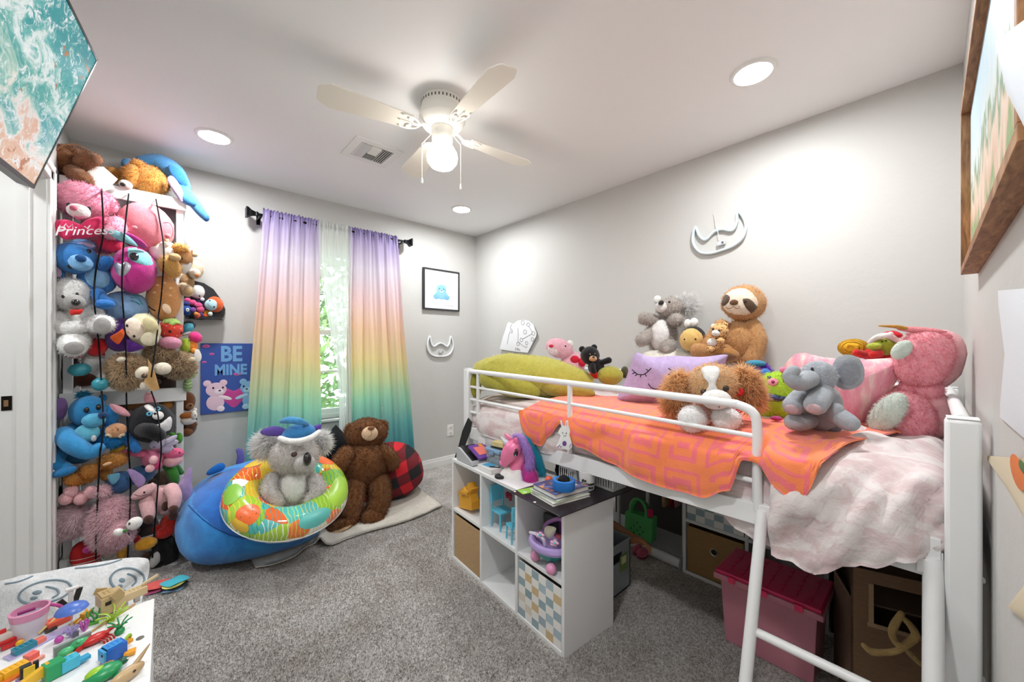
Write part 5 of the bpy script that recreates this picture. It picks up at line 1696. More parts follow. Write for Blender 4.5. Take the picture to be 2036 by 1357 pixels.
# swim ring
rc = at(340 + 855 / 3.636, 800 + 655 / 3.636, d=2.19)
toc = (CAM - rc); toc.z = 0; toc.normalize()
rgt = Vector((-toc.y, toc.x, 0))
nn = (Vector((0, 0, 1)) * .86 + toc * .42 + rgt * .10).normalized()
ru = (rgt - nn * rgt.dot(nn)).normalized(); rv = nn.cross(ru)
ring = thing('swim_ring', 'inflatable swim ring with tropical fruit print around the koala', 'swim ring', rc)
def m_tropic():
    t = NT('tropical_vinyl')
    c, k = t.coord()
    vo = t.n('ShaderNodeTexVoronoi'); vo.inputs['Scale'].default_value = 10; vo.inputs['Randomness'].default_value = .9
    t.l(c, k, vo, 'Vector')
    sp = t.n('ShaderNodeSeparateColor'); t.l(vo, 'Color', sp, 'Color')
    r = t.ramp(sp, 'Red', [(0, '#e9692e'), (.17, '#8fc33a'), (.36, '#e3ba34'), (.52, '#56b9b2'), (.68, '#eef0ea'), (.78, '#a6cf3c'), (.90, '#ee7c3c')], 'CONSTANT')
    wv = t.n('ShaderNodeTexWave'); wv.inputs['Scale'].default_value = 16; wv.inputs['Distortion'].default_value = 6; wv.inputs['Detail'].default_value = 1
    t.l(c, k, wv, 'Vector')
    st = t.ramp(wv, 'Fac', [(.93, (0, 0, 0, 1)), (.96, (1, 1, 1, 1))])
    r2 = t.ramp(sp, 'Green', [(0, '#f1f2ea'), (.3, '#2f9a8c'), (.6, '#f3d34a'), (.8, '#c9dd58')], 'CONSTANT')
    mx = t.n('ShaderNodeMix', data_type='RGBA')
    t.t.links.new(st.outputs[0], mx.inputs[0]); t.t.links.new(r.outputs[0], mx.inputs[6]); t.t.links.new(r2.outputs[0], mx.inputs[7])
    t.t.links.new(mx.outputs[2], t.b.inputs['Base Color'])
    t.set(Roughness=.12); t.b.inputs['Coat Weight'].default_value = .4
    return t.m
Rm, rm = .225, .091
def torus(a0, a1, n=64, m=14):
    mb = MB()
    vs, fs = [], []
    for i in range(n):
        a = 2 * PI * i / n
        d = ru * math.cos(a) + rv * math.sin(a)
        wr = 1 + .012 * math.sin(a * 23)
        for j in range(m + 1):
            b = a0 + (a1 - a0) * j / m
            vs.append(rc + d * (Rm + rm * math.cos(b) * wr) + nn * rm * .92 * math.sin(b) * wr)
    for i in range(n):
        for j in range(m):
            p = i * (m + 1) + j; q = ((i + 1) % n) * (m + 1) + j
            fs.append((p, q, q + 1, p + 1))
    return mb.add(vs, fs)
obj('printed_top', torus(-.25, PI + .25), m_tropic(), ring, sharp=0)
obj('white_underside', torus(PI + .25, 2 * PI - .25), 'p#dedede', ring, sharp=0)
sm = MB().tube([rc + (ru * math.cos(a) + rv * math.sin(a)) * (Rm + rm * .98) - nn * rm * .23 for a in [2 * PI * i / 64 for i in range(64)]], .003, 6, closed=True)
obj('seam', sm, 'p#d5d5d3', ring)
def onring(a, b, e=.0015):
    d = ru * math.cos(a) + rv * math.sin(a)
    n_ = d * math.cos(b) + nn * math.sin(b)
    return rc + d * (Rm + (rm + e) * math.cos(b)) + nn * (rm * .92 + e) * math.sin(b), n_
def ring_patch(a, b, ra, rb, m_, nm, par=ring):
    vs, fs = [], []
    N = 16
    for k in range(4):
        q = 1 - k / 4
        for i in range(N):
            w = 2 * PI * i / N
            vs.append(onring(a + ra * q * math.cos(w), b + rb * q * math.sin(w), .0012 + .0008 * k)[0])
    vs.append(onring(a, b, .004)[0])
    for k in range(3):
        for i in range(N):
            fs.append((k * N + i, k * N + (i + 1) % N, (k + 1) * N + (i + 1) % N, (k + 1) * N + i))
    fs += [(3 * N + i, 3 * N + (i + 1) % N, 4 * N) for i in range(N)]
    return obj(nm, MB().add(vs, fs), m_, par, sharp=0)
fr1 = ring_patch(-2.35, 1.05, .22, .62, 'p#ee6d30', 'orange_print'); ring_patch(-2.35, .35, .17, .35, 'p#e0b53a', 'yellow_print')
ring_patch(.75, 1.2, .24, .55, 'p#ee7038', 'orange_print'); ring_patch(-.35, 1.0, .42, .7, 'p#a3cf45', 'lime_print'); ring_patch(-3.0, 1.0, .25, .55, 'p#8cc34a', 'lime_print')
ring_patch(-1.15, .75, .3, .5, 'p#63bfb8', 'teal_print'); ring_patch(2.3, 1.1, .25, .5, 'p#e8c23a', 'yellow_print')
for k in range(9):
    ring_patch(-2.35 + .12 * math.cos(k * 2.4) * (k / 9 + .3), 1.1 + .35 * math.sin(k * 2.4) * (k / 9 + .3), .015, .06, 'p#7a2c16', 'seed_print')
# koala sitting in the ring
KB = 's#c6c2be'
T = Toy('koala_plush', 'big grey koala plush wearing a blue cap inside the swim ring', 'plush toy', 'D', (890, 620), 20, None, d=2.22)
T.e('body', 885, 625, 178, 185, KB, t=.8, fur=(5200, .016, 's#b3aeaa'))
T.e('chest', 888, 610, 98, 128, 's#f1eee8', d=.065, t=.75, fur=(1500, .014, 's#f1eee8'))
T.l('arm', [(735, 555, .06), (712, 640, .10), (775, 725, .12)], [52, 58, 48], KB, fur=(1500, .016, 's#b3aeaa'))
T.l('arm', [(1035, 565, .06), (1060, 640, .10), (1005, 715, .12)], [50, 56, 46], KB, fur=(1500, .016, 's#b3aeaa'))
T.e('head', 895, 380, 182, 142, KB, d=.05, t=.85, fur=(6000, .016, 's#b8b3af'))
T.e('ear', 690, 310, 72, 70, 's#eceae6', d=.02, t=.5, fur=(3000, .045, 's#f0eeea', .0018, (-.3, 0, -.3)))
T.e('ear', 1085, 290, 40, 58, 's#eceae6', d=-.01, t=.5, fur=(2000, .045, 's#f0eeea', .0018, (.3, 0, -.2)))
T.e('nose', 985, 412, 31, 50, 'e#17171a', d=.19, t=1.0)
T.e('muzzle', 965, 445, 80, 62, KB, d=.15, t=.7, fur=(900, .012, 's#b8b3af'))
T.e('eye', 890, 378, 22, 18, 'e#3a221a', on='head', t=.7)
T.l('cap_rim', [(790, 262, .10), (850, 282, .17), (930, 282, .19), (1010, 258, .17), (1070, 215, .10)], [20, 22, 22, 22, 18], 's#f0eeea')
T.e('cap', 925, 225, 125, 68, 'f#3f85bf', d=.06, rot=8, t=.85)
T.puff('cap_flap', [(645, 215), (690, 185), (770, 175), (835, 205), (820, 245), (740, 248), (670, 240)], 16, 'f#6750a6', d=.06, label='purple flap')
T.puff('cap_flap', [(1020, 180), (1085, 160), (1080, 200), (1050, 215)], 12, 'f#6750a6', d=.04, label='purple flap')
T.l('cap_peak', [(800, 140, .05), (850, 130, .10), (930, 140, .12), (985, 160, .08)], [16, 26, 26, 14], 'f#4a93c9')

# plaid bean bag and the brown bear on it
t = NT('buffalo_plaid')
c, k = t.coord()
mp = t.n('ShaderNodeMapping'); mp.inputs['Rotation'].default_value = (.15, .2, .55); t.l(c, k, mp, 'Vector')
sp = t.n('ShaderNodeSeparateXYZ'); t.l(mp, 'Vector', sp, 'Vector')
def band(out):
    a = t.n('ShaderNodeMath', operation='MULTIPLY'); t.t.links.new(out, a.inputs[0]); a.inputs[1].default_value = 6.2
    b = t.n('ShaderNodeMath', operation='FRACT'); t.t.links.new(a.outputs[0], b.inputs[0])
    d = t.n('ShaderNodeMath', operation='GREATER_THAN'); t.t.links.new(b.outputs[0], d.inputs[0]); d.inputs[1].default_value = .5
    return d.outputs[0]
ad = t.n('ShaderNodeMath', operation='ADD')
t.t.links.new(band(sp.outputs[0]), ad.inputs[0]); t.t.links.new(band(sp.outputs[2]), ad.inputs[1])
hf = t.n('ShaderNodeMath', operation='MULTIPLY'); t.t.links.new(ad.outputs[0], hf.inputs[0]); hf.inputs[1].default_value = .5
r = t.ramp(hf, 'Value', [(.0, '#c81f2b'), (.4, '#6e1620'), (.9, '#1c1a1d')], 'CONSTANT')
t.l(r, 'Color', t.b, 'Base Color'); n2 = t.noise(120, 3); t.bump(n2, 'Fac', .4, .004); t.set(Roughness=.95)
o = obj('bean_bag', blob((-1.19, -.36, .19), (.31, .30, .235), .028, .07), t.m, sharp=0)
tag(o, 'red and black buffalo plaid bean bag under the brown bear', 'bean bag')
BE = 's#7a5233'; BEF = 's#6f482b'
T = Toy('bear_plush', 'big dark brown teddy bear leaning on the plaid bean bag', 'plush toy', 'D', (1400, 700), 12, None, Y=-.62)
T.e('body', 1400, 450, 172, 168, BE, d=-.03, t=.75, fur=(6500, .0175, BEF))
T.e('head', 1415, 225, 148, 105, BE, d=-.06, t=.85, fur=(4500, .0175, BEF))
T.e('ear', 1300, 205, 46, 52, BE, d=-.08, t=.5, fur=(600, .0175, BEF)); T.e('ear', 1530, 175, 40, 46, BE, d=-.08, t=.5, fur=(600, .0175, BEF))
T.e('muzzle', 1437, 228, 60, 52, 'f#dfc09c', d=.045, t=.7)
T.e('nose', 1447, 188, 26, 14, 'f#8a5c40', d=.075, t=.7)
T.line('mouth', [(1447, 205), (1447, 240), (1425, 250)], 1.6, 'f#8a6a50', 'muzzle')
T.eyes('head', [(1370, 190), (1490, 190)], 9)
T.l('arm', [(1270, 380, .02), (1225, 440, .04), (1200, 490, .05)], [62, 66, 52], BE, fur=(1800, .0175, BEF))
T.l('arm', [(1520, 360, -.02), (1570, 400, 0), (1600, 440, .01)], [62, 64, 52], BE, fur=(1800, .0175, BEF))
T.l('leg', [(1330, 600, .03), (1315, 720, .09), (1290, 830, .12)], [78, 76, 66], BE, fur=(2600, .0175, BEF))
T.e('foot', 1235, 880, 105, 36, BE, d=.16, rot=12, fur=(1200, .0175, BEF)); T.e('sole', 1230, 912, 82, 13, 'f#c9a47c', d=.19, rot=12, t=1.2)
T.l('leg', [(1500, 590, .03), (1510, 700, .07), (1470, 800, .10)], [80, 76, 70], BE, fur=(2600, .0175, BEF))
T.e('foot', 1455, 840, 88, 62, BE, d=.14, rot=-20, fur=(1400, .0175, BEF)); T.e('sole', 1425, 892, 44, 13, 'f#c9a47c', d=.17, rot=-30, t=1.2)
# black pillow behind
T = Toy('black_pillow', 'black square pillow standing on its corner between koala and bear', 'pillow', 'D', (1190, 330), 10, None, Y=-.26)
T.puff('pillow_cover', [(1195, 165), (1200, 172), (1265, 240), (1330, 310), (1260, 380), (1190, 450), (1180, 455), (1120, 400), (1060, 320), (1055, 305), (1120, 240), (1185, 170)], 60, 'c#1d2124', smooth=2, lap=10, rings=8)
# folded doll clothes on the carpet by the rack
for k, (px, py, cl, w, z, lb) in enumerate(((318, 1166, 'c#b0567c', .052, .0, 'mauve folded doll cloth at the bottom of the small pile by the cushion'), (315, 1160, 'c#d9625c', .052, .016, 'coral folded doll cloth on top of the mauve one by the cushion'),
                                            (347, 1166, 'c#7fa6c8', .046, .0, 'pale blue folded doll cloth lowest in the small pile by the bean bag'), (348, 1160, 'c#2c3038', .046, .012, 'black folded doll cloth in the small pile by the bean bag'),
                                            (348, 1156, 'c#e3dc7c', .046, .023, 'yellow folded doll cloth in the small pile by the bean bag'), (348, 1152, 'c#4fb4c4', .048, .034, 'turquoise folded doll cloth topmost in the small pile by the bean bag'))):
    c = at(px, 1172, Z=.0)
    P = []
    for i in range(24):
        a = 2 * PI * i / 24
        P.append(c + Vector((w * math.cos(a) * 1.1 + .006 * math.sin(k * 3 + a * 3), w * .9 * math.sin(a), .008 + z + .004 * math.sin(a * 3 + k))))
    o = obj('folded_cloth', MB().puff(P, (0, 0, 1), .0085), cl, sharp=0)
    tag(o, lb, 'doll cloth', 'folded doll clothes on the carpet')

# corner pocket shelf with little dolls
T = Toy('wall_shelf', 'black half round wall shelf holding small dolls beside the rack', 'shelf', 'L', (650, 600), 0, None, Y=-.012)
outl = [(300, 165), (480, 160), (640, 200), (800, 300), (930, 480), (1000, 640), (985, 730), (960, 790), (600, 820), (330, 800)]
P = [T.p(x, y) for x, y in outl]
mb = MB(); n_ = len(P)
mb.add([p + Vector((0, .009, 0)) for p in P] + [p - Vector((0, .006, 0)) for p in P], [tuple(range(n_)), tuple(reversed(range(n_, 2 * n_)))] + [(i, n_ + i, n_ + (i + 1) % n_, (i + 1) % n_) for i in range(n_)])
T.done('back_panel', mb, 'p#1c1c1f', None, None, None, None)
fl = [(300, 800), (600, 820), (960, 790), (1000, 690)]
a_, b_ = T.p(330, 790), T.p(975, 790)
mb = MB(); seg = 14; vs = []
for i in range(seg + 1):
    q = i / seg; x = a_.x + (b_.x - a_.x) * q
    dep = .012 + .085 * math.sqrt(max(0, 1 - (q * 2 - 1) ** 2)) ** .8
    for zz in (a_.z - .004, a_.z + .010): vs += [Vector((x, -.018, zz)), Vector((x, -.018 - dep, zz))]
fs = []
for i in range(seg):
    p = i * 4; q = p + 4
    fs += [(p, p + 1, q + 1, q), (p + 2, q + 2, q + 3, p + 3), (p + 1, p + 3, q + 3, q + 1), (p, q, q + 2, p + 2)]
fs += [(0, 2, 3, 1), (seg * 4, seg * 4 + 1, seg * 4 + 3, seg * 4 + 2)]
mb.add(vs, fs)
T.done('tray', mb, 'p#1c1c1f', None, None, None, None, sharp=30)
GD_ = 'small dolls on the wall shelf'
def D_(name, label, anc, Y=-.065): return Toy(name, label, 'doll', 'L', anc, 0, GD_, Y=Y)
T = D_('doll', 'small plush doll with a big white head on the black wall shelf', (520, 400), -.06)
T.e('head', 530, 345, 128, 118, 'f#ecebe8'); T.eyes('head', [(450, 375), (565, 415)], 16); T.line('mouth', [(460, 425), (500, 440), (530, 435)], 3, 'c#2a2a2c', 'head')
T.e('body', 580, 520, 60, 75, 'f#27305c'); T.e('hand', 615, 470, 36, 32, 'f#e8eef0', d=.03)
T = D_('doll', 'small plush doll with an orange cap and a pale blue face', (800, 600), -.075)
T.e('cap', 825, 560, 148, 135, 'f#e8622c'); T.e('face', 765, 565, 112, 100, 'f#b9dce4', d=.03, t=.7, rot=-20)
T.eyes('face', [(740, 495), (810, 598)], 15); T.line('mouth', [(705, 545), (725, 575), (765, 590)], 3, 'c#35506a', 'face')
T.e('body', 690, 710, 62, 58, 'f#e8a22c', d=.0); T.e('hand', 748, 715, 40, 40, 'f#d4ece6', d=.03); T.e('foot', 660, 750, 40, 30, 'f#d8502a', d=.02)
T = D_('doll', 'small pink heart shaped plush behind the blue owl doll', (400, 500), -.08)
T.e('lobe', 365, 490, 62, 45, 'f#e2558c', rot=-15); T.e('lobe', 455, 530, 66, 52, 'f#de4f86', d=.005)
T = D_('doll', 'small pink plush doll in the middle of the wall shelf', (570, 620), -.095)
T.e('head', 550, 575, 70, 52, 'f#e0568c'); T.e('body', 580, 640, 66, 55, 'f#e2628f', rot=-30)
T = D_('owl_doll', 'small blue owl plush with white ringed eyes on the wall shelf', (350, 650), -.10)
T.e('body', 335, 650, 98, 100, 'f#2c55a0', rot=15); T.e('cap', 325, 545, 85, 42, 'f#313a7c', d=.01)
for x, y in ((265, 610), (362, 650)):
    T.e('eye_ring', x, y, 30, 34, 'f#e4e6ea', on='body', t=.4); T.e('eye', x, y, 15, 17, 'e#101014', on='body', t=1.0)
T.e('wing', 460, 650, 50, 45, 'f#7a4a9c', d=.02)
T = D_('doll', 'tiny orange and purple patterned doll at the bottom of the wall shelf', (530, 740), -.10)
T.e('body', 530, 745, 62, 52, 'f#d8604a'); T.e('head', 505, 715, 40, 34, 'f#e89a4a', d=.02); T.e('wing', 600, 730, 36, 40, 'f#4a3a70', d=.0)

# ================================================================== CURTAINS
RZ, RYC = 2.195, -.10
cr = thing('curtain_rod', 'black curtain rod with flared square finials above the window', 'curtain rod', (-1.46, RYC, RZ))
obj('rod', MB().cyl((-2.03, RYC, RZ - .01), (-.90, RYC, RZ + .006), .0095, 16), 'm#1a1b1e', cr)
for x, sg, z in ((-2.03, -1, RZ - .01), (-.90, 1, RZ + .006)):
    mb = MB(); vs = []
    pr = [(.0, .012), (.012, .016), (.02, .013), (.045, .020), (.06, .030), (.07, .034), (.078, .034)]
    for d, h in pr: vs += [Vector((x + sg * d, RYC - h, z - h)), Vector((x + sg * d, RYC + h, z - h)), Vector((x + sg * d, RYC + h, z + h)), Vector((x + sg * d, RYC - h, z + h))]
    fs = [(i * 4 + j, i * 4 + (j + 1) % 4, i * 4 + 4 + (j + 1) % 4, i * 4 + 4 + j) for i in range(len(pr) - 1) for j in range(4)] + [(0, 3, 2, 1), tuple(range(len(vs) - 4, len(vs)))]
    if sg < 0: fs = [tuple(reversed(q)) for q in fs]
    obj('finial', mb.add(vs, fs), 'm#1a1b1e', cr, False, bevel=.002)
    xb = x - sg * .012
    obj('bracket', MB().box((xb - .008, RYC - .012, z - .02), (xb + .008, -.001, z - .008)).box((xb - .012, -.008, z - .05), (xb + .012, 0, z + .02)), 'm#1a1b1e', cr, False)


def m_curtain(name, stops, tr=.35, z0=.2, z1=2.23):
    t = NT(name)
    g = t.n('ShaderNodeNewGeometry')
    sp = t.n('ShaderNodeSeparateXYZ'); t.l(g, 'Position', sp, 'Vector')
    nz = t.noise(2.2, 2)
    ad = t.n('ShaderNodeMath', operation='MULTIPLY_ADD'); t.t.links.new(nz.outputs[0], ad.inputs[0]); ad.inputs[1].default_value = .22; ad.inputs[2].default_value = -.11
    a2 = t.n('ShaderNodeMath', operation='ADD'); t.t.links.new(ad.outputs[0], a2.inputs[0]); t.t.links.new(sp.outputs[2], a2.inputs[1])
    mr = t.n('ShaderNodeMapRange'); mr.inputs['From Min'].default_value = z0; mr.inputs['From Max'].default_value = z1
    t.t.links.new(a2.outputs[0], mr.inputs['Value'])
    r = t.ramp(mr, 'Result', stops)
    t.l(r, 'Color', t.b, 'Base Color')
    t.set(Roughness=.45, Sheen_Weight=.2)
    tl = t.n('ShaderNodeBsdfTranslucent'); t.l(r, 'Color', tl, 'Color')
    mx = t.n('ShaderNodeMixShader'); mx.inputs[0].default_value = tr
    t.l(t.b, 'BSDF', mx, 1); t.l(tl, 'BSDF', mx, 2)
    t.l(mx, 'Shader', t.t.nodes['Material Output'], 'Surface')
    return t.m
zz = lambda z: (z - .2) / 2.03
MRB = m_curtain('rainbow_satin', [(zz(.30), '#5cb6c0'), (zz(.55), '#86d2cf'), (zz(.74), '#b9e6d0'), (zz(.92), '#e2ebc4'), (zz(1.12), '#f5e6b8'), (zz(1.36), '#f7dcc4'), (zz(1.62), '#f4dcdc'), (zz(1.90), '#ebe2ee'), (zz(2.10), '#cdbfe2'), (1.0, '#a99ad0')], .45)


def curtain(name, label, xt, xb, zb, mtl, nf, ph, amp=.020, y0=RYC, shape=None, group=None):
    """xt/xb = (left, right) at rod and hem"""
    zt = RZ + .035
    def fn(u, v):
        z = zt + (zb - zt) * v
        xl = xt[0] + (xb[0] - xt[0]) * v ** 1.1; xr = xt[1] + (xb[1] - xt[1]) * v ** 1.1
        if shape: xl, xr = shape(v, xl, xr)
        x = xl + (xr - xl) * u
        hd = min(1, abs(z - RZ) / .05)
        a = amp * (.35 + .65 * min(1, v * 2.2)) * (1 if z < RZ else .8)
        fine = .007 * math.exp(-((z - RZ - .01) / .06) ** 2) * math.sin(u * nf * 17 + ph * 3 + 2 * math.sin(u * 40))
        w = math.sin(u * nf * 2 * PI + ph + .8 * math.sin(v * 2 + u * 3)) + .35 * math.sin(u * nf * 4.7 * PI + ph * 2 + v)
        return (x + .004 * math.sin(v * 9 + u * 20), y0 - .012 - a * w * .7 - fine, z + (.006 * math.sin(u * nf * 21 + ph) if v < .02 else 0))
    o = obj(name, MB().grid(fn, 110, 70, th=.0016), mtl, sharp=0)
    return tag(o, label, 'curtain', group)
X = lambda px, y=560: at(px, y, Y=RYC - .02).x
curtain('rainbow_curtain', 'left rainbow ombre satin curtain beside the poster', (X(523), X(637)), (X(478), X(640)), .12, MRB, 5, .3, group='rainbow curtains')
curtain('rainbow_curtain', 'right rainbow ombre satin curtain behind the brown bear', (X(694), X(790)), (X(686), X(826)), .12, MRB, 5, 1.7, group='rainbow curtains')
t = NT('sheer_voile')
t.set(Base_Color=lin('#f2f4f2'), Roughness=.8, Alpha=.62)
tl = t.n('ShaderNodeBsdfTranslucent'); tl.inputs[0].default_value = lin('#f2f4f2')
tp = t.n('ShaderNodeBsdfTransparent')
m1 = t.n('ShaderNodeMixShader'); m1.inputs[0].default_value = .5
t.b.inputs['Alpha'].default_value = 1
t.l(t.b, 'BSDF', m1, 1); t.l(tl, 'BSDF', m1, 2)
m2 = t.n('ShaderNodeMixShader'); m2.inputs[0].default_value = .34
t.l(m1, 'Shader', m2, 1); t.l(tp, 'BSDF', m2, 2); t.l(m2, 'Shader', t.t.nodes['Material Output'], 'Surface')
MSH = t.m
def shp(v, xl, xr):
    k = min(1, max(0, (v - .12) / .60)); k = k * k * (3 - 2 * k)
    return xl + (X(678) - X(634)) * k * .85, xr
curtain('sheer_curtain', 'white sheer curtain pulled aside between the rainbow curtains', (X(632), X(698)), (X(636), X(700)), .35, MSH, 5, .9, amp=.010, y0=RYC - .004, shape=shp)
# fairy light strings
for k, (pts, lb) in enumerate((([(583, 470), (580, 560), (584, 640), (582, 760), (584, 830)], 'thin fairy light string hanging on the left rainbow curtain'), ([(736, 500), (742, 600), (752, 700), (758, 790), (762, 840)], 'thin fairy light string hanging on the right rainbow curtain'),
                                ([(780, 560), (783, 640), (787, 740), (790, 830)], 'thin fairy light string near the edge of the right rainbow curtain'))):
    P = smooth_open([at(x, y, Y=RYC - .055) for x, y in pts], 6)
    fl_ = thing('fairy_lights', lb, 'string lights', P[0])
    obj('wire', MB().tube(P, .0011, 5), 'p#d8d2c4', fl_)
    for i in range(2, len(P), 3):
        obj('bulb', MB().ell(P[i] + Vector((.004, -.003, 0)), (.003, .003, .005), seg=8), 'p#f2efe6', fl_)

# ================================================================== OUTSIDE THE WINDOW
rs = np.random.RandomState(3)
vs, fs = [], []
n = 15000
for i in range(n):
    x, z = rs.uniform(-4.5, 2.5), rs.uniform(-.2, 3.6)
    y = 1.9 + .5 * noise.noise(Vector((x * 1.4, z * 1.4, 0))) + rs.uniform(-.25, .25)
    a = rs.randn(3); a /= np.linalg.norm(a); b = np.cross(a, rs.randn(3)); b /= np.linalg.norm(b)
    L, w = rs.uniform(.06, .10), rs.uniform(.025, .04)
    c = np.array((x, y, z))
    k = len(vs); vs += [c - a * L, c + b * w, c + a * L, c - b * w]; fs.append((k, k + 1, k + 2, k + 3))
t = NT('leaves')
nz = t.noise(3, 3); r = t.ramp(nz, 'Fac', [(.35, '#3f6a2a'), (.5, '#6f9a4a'), (.65, '#a6c477')])
t.l(r, 'Color', t.b, 'Base Color'); t.set(Roughness=.6)
o = obj('hedge_leaves', MB().add(vs, fs), t.m, smooth=False)
o['kind'] = 'stuff'; tag(o, 'leafy green hedge outside the window', 'hedge')
struct('ground_outside', MB().box((-7, TH + .01, -.35), (5, 7, -.3)), 'w#8a9a62')

# ================================================================== WALL DECORATION
# blue canvas poster
PX0, PX1, PZ0, PZ1 = -2.352, -1.945, .757, 1.247
po = thing('wall_poster', 'blue canvas poster reading BE MINE beside the curtain', 'poster', ((PX0 + PX1) / 2, -.01, PZ0))
obj('canvas', MB().box((PX0, -.018, PZ0), (PX1, -.001, PZ1)), 'l#2f4f9e', po, False, bevel=.002)
ux, uz = Vector((1, 0, 0)), Vector((0, 0, 1))
obj('lettering', text_mb('BE', (PX0 + .170, -.019, PZ1 - .125), ux, uz, .150, .0012, bold=.005, stretch=.80), 'l#6ba3d8', po, False)
obj('lettering', text_mb('MINE', (PX0 + .168, -.019, PZ1 - .222), ux, uz, .102, .0012, bold=.004, stretch=.80), 'l#6ba3d8', po, False)
def flat(nm, pts, m_, par, y=-.0185, th=.0015, sm=4):
    P = [Vector((x, y, z)) for x, z in pts]
    if sm: P = smooth_closed(P, sm)
    return obj(nm, MB().puff(P, (0, -1, 0), th, rings=3), m_, par, sharp=0)
def disc(nm, x, z, rx, rz, m_, par, y=-.0185, th=.0015, rot=0):
    a = math.radians(rot); c, s = math.cos(a), math.sin(a)
    return flat(nm, [(x + rx * math.cos(q) * c - rz * math.sin(q) * s, z + rx * math.cos(q) * s + rz * math.sin(q) * c) for q in [2 * PI * i / 14 for i in range(14)]], m_, par, y, th, 2)
for x, z, r_ in ((.03, .47, .02), (.06, .415, .014), (.02, .36, .013), (.325, .46, .02), (.34, .41, .014), (.205, .27, .022)):
    lip = disc('lips_print', PX0 + x, PZ0 + z, r_, r_ * .55, 'l#d85a9c', po); disc('lips_print', PX0 + x, PZ0 + z, r_ * .6, r_ * .16, 'l#7c2c66', po, y=-.0196, th=.001)
hx, hz = PX0 + .185, PZ0 + .115
flat('heart_print', [(hx, hz - .085), (hx - .045, hz - .045), (hx - .085, hz + .005), (hx - .085, hz + .045), (hx - .05, hz + .06), (hx, hz + .035), (hx + .05, hz + .06), (hx + .085, hz + .045), (hx + .085, hz + .005), (hx + .045, hz - .045)], 'l#c2408f', po)
for sx, x, cl, c2 in ((1, PX0 + .080, 'l#e3c3d2', 'l#f0dfe4'), (-1, PX0 + .285, 'l#7fb0d8', 'l#a9cfe6')):
    disc('bear_print', x, PZ0 + .075, .05, .055, cl, po, y=-.0192); disc('bear_print', x + sx * .005, PZ0 + .165, .058, .05, cl, po, y=-.0196)
    for e in (-1, 1): disc('bear_print', x + e * .045, PZ0 + .212, .022, .022, cl, po, y=-.0192)
    disc('bear_print', x + sx * .02, PZ0 + .15, .026, .02, c2, po, y=-.0212); disc('bear_print', x + sx * .024, PZ0 + .158, .008, .006, 'l#3a3550', po, y=-.0228, th=.001)
    for e in (-.012, .042): disc('bear_print', x + sx * e, PZ0 + .178, .006, .008, 'l#2a2638', po, y=-.0214, th=.001)
    disc('bear_print', x + sx * .055, PZ0 + .105, .04, .013, c2, po, y=-.0205, rot=sx * -20); disc('bear_print', x + sx * .03, PZ0 + .03, .022, .02, c2, po, y=-.0205)

# framed picture with a blue bear
FX0, FX1, FZ0, FZ1 = -.655, -.232, 1.596, 2.009
pf = thing('picture_frame', 'black framed picture of a small blue bear on the window wall', 'picture', ((FX0 + FX1) / 2, -.01, FZ0))
w = .014
fm = MB()
fm.box((FX0, -.032, FZ0), (FX0 + w, 0, FZ1)).box((FX1 - w, -.032, FZ0), (FX1, 0, FZ1)).box((FX0 + w, -.032, FZ0), (FX1 - w, 0, FZ0 + w)).box((FX0 + w, -.032, FZ1 - w), (FX1 - w, 0, FZ1))
obj('frame', fm, 'w#26272a', pf, False)
obj('print', MB().box((FX0 + w, -.024, FZ0 + w), (FX1 - w, -.004, FZ1 - w)), 'l#e9e8ea', pf, False)
cx, cz = (FX0 + FX1) / 2 - .005, FZ0 + .175
Y0 = -.0245
BLp = 'l#86bcd8'
disc('bear_print', cx, cz - .02, .075, .045, BLp, pf, Y0); disc('bear_print', cx, cz + .035, .058, .05, BLp, pf, Y0 - .0005)
for e in (-1, 1):
    disc('bear_print', cx + e * .05, cz + .08, .021, .021, 'l#b9c6dc', pf, Y0); disc('bear_print', cx + e * .062, cz - .04, .034, .026, 'l#7ab2d2', pf, Y0 - .0012)
    disc('bear_print', cx + e * .024, cz + .042, .005, .007, 'l#2e4660', pf, Y0 - .002, .001)
disc('bear_print', cx, cz + .02, .024, .018, 'l#b4d8e6', pf, Y0 - .0018); disc('bear_print', cx, cz + .027, .009, .006, 'l#3f6a94', pf, Y0 - .0032, .001)
mb = MB()
for q in ([(-.10, .13), (-.05, .145), (.02, .13), (.06, .125), (.09, .14), (.07, .155), (.05, .145)], [(.0, .115), (.06, .105), (.12, .115), (.11, .13)], [(-.14, .155), (-.13, .165), (-.12, .155), (-.13, .148)]):
    mb.tube(smooth_open([Vector((cx + a, Y0 - .0005, cz + b)) for a, b in q], 4), .0012, 5)
obj('swirl_print', mb, 'l#c9c9d2', pf)
mb = MB()
for row, (a, b, zz_) in enumerate(((-.13, .02, -.105), (.03, .14, -.125))):
    q = [Vector((cx + a + (b - a) * i / 40, Y0 - .0005, cz + zz_ + .009 * math.sin(i * 1.35) * (1 if i % 5 else 1.6))) for i in range(41)]
    mb.tube(q, .0011, 5)
obj('script_print', mb, 'l#bdbcc8', pf)

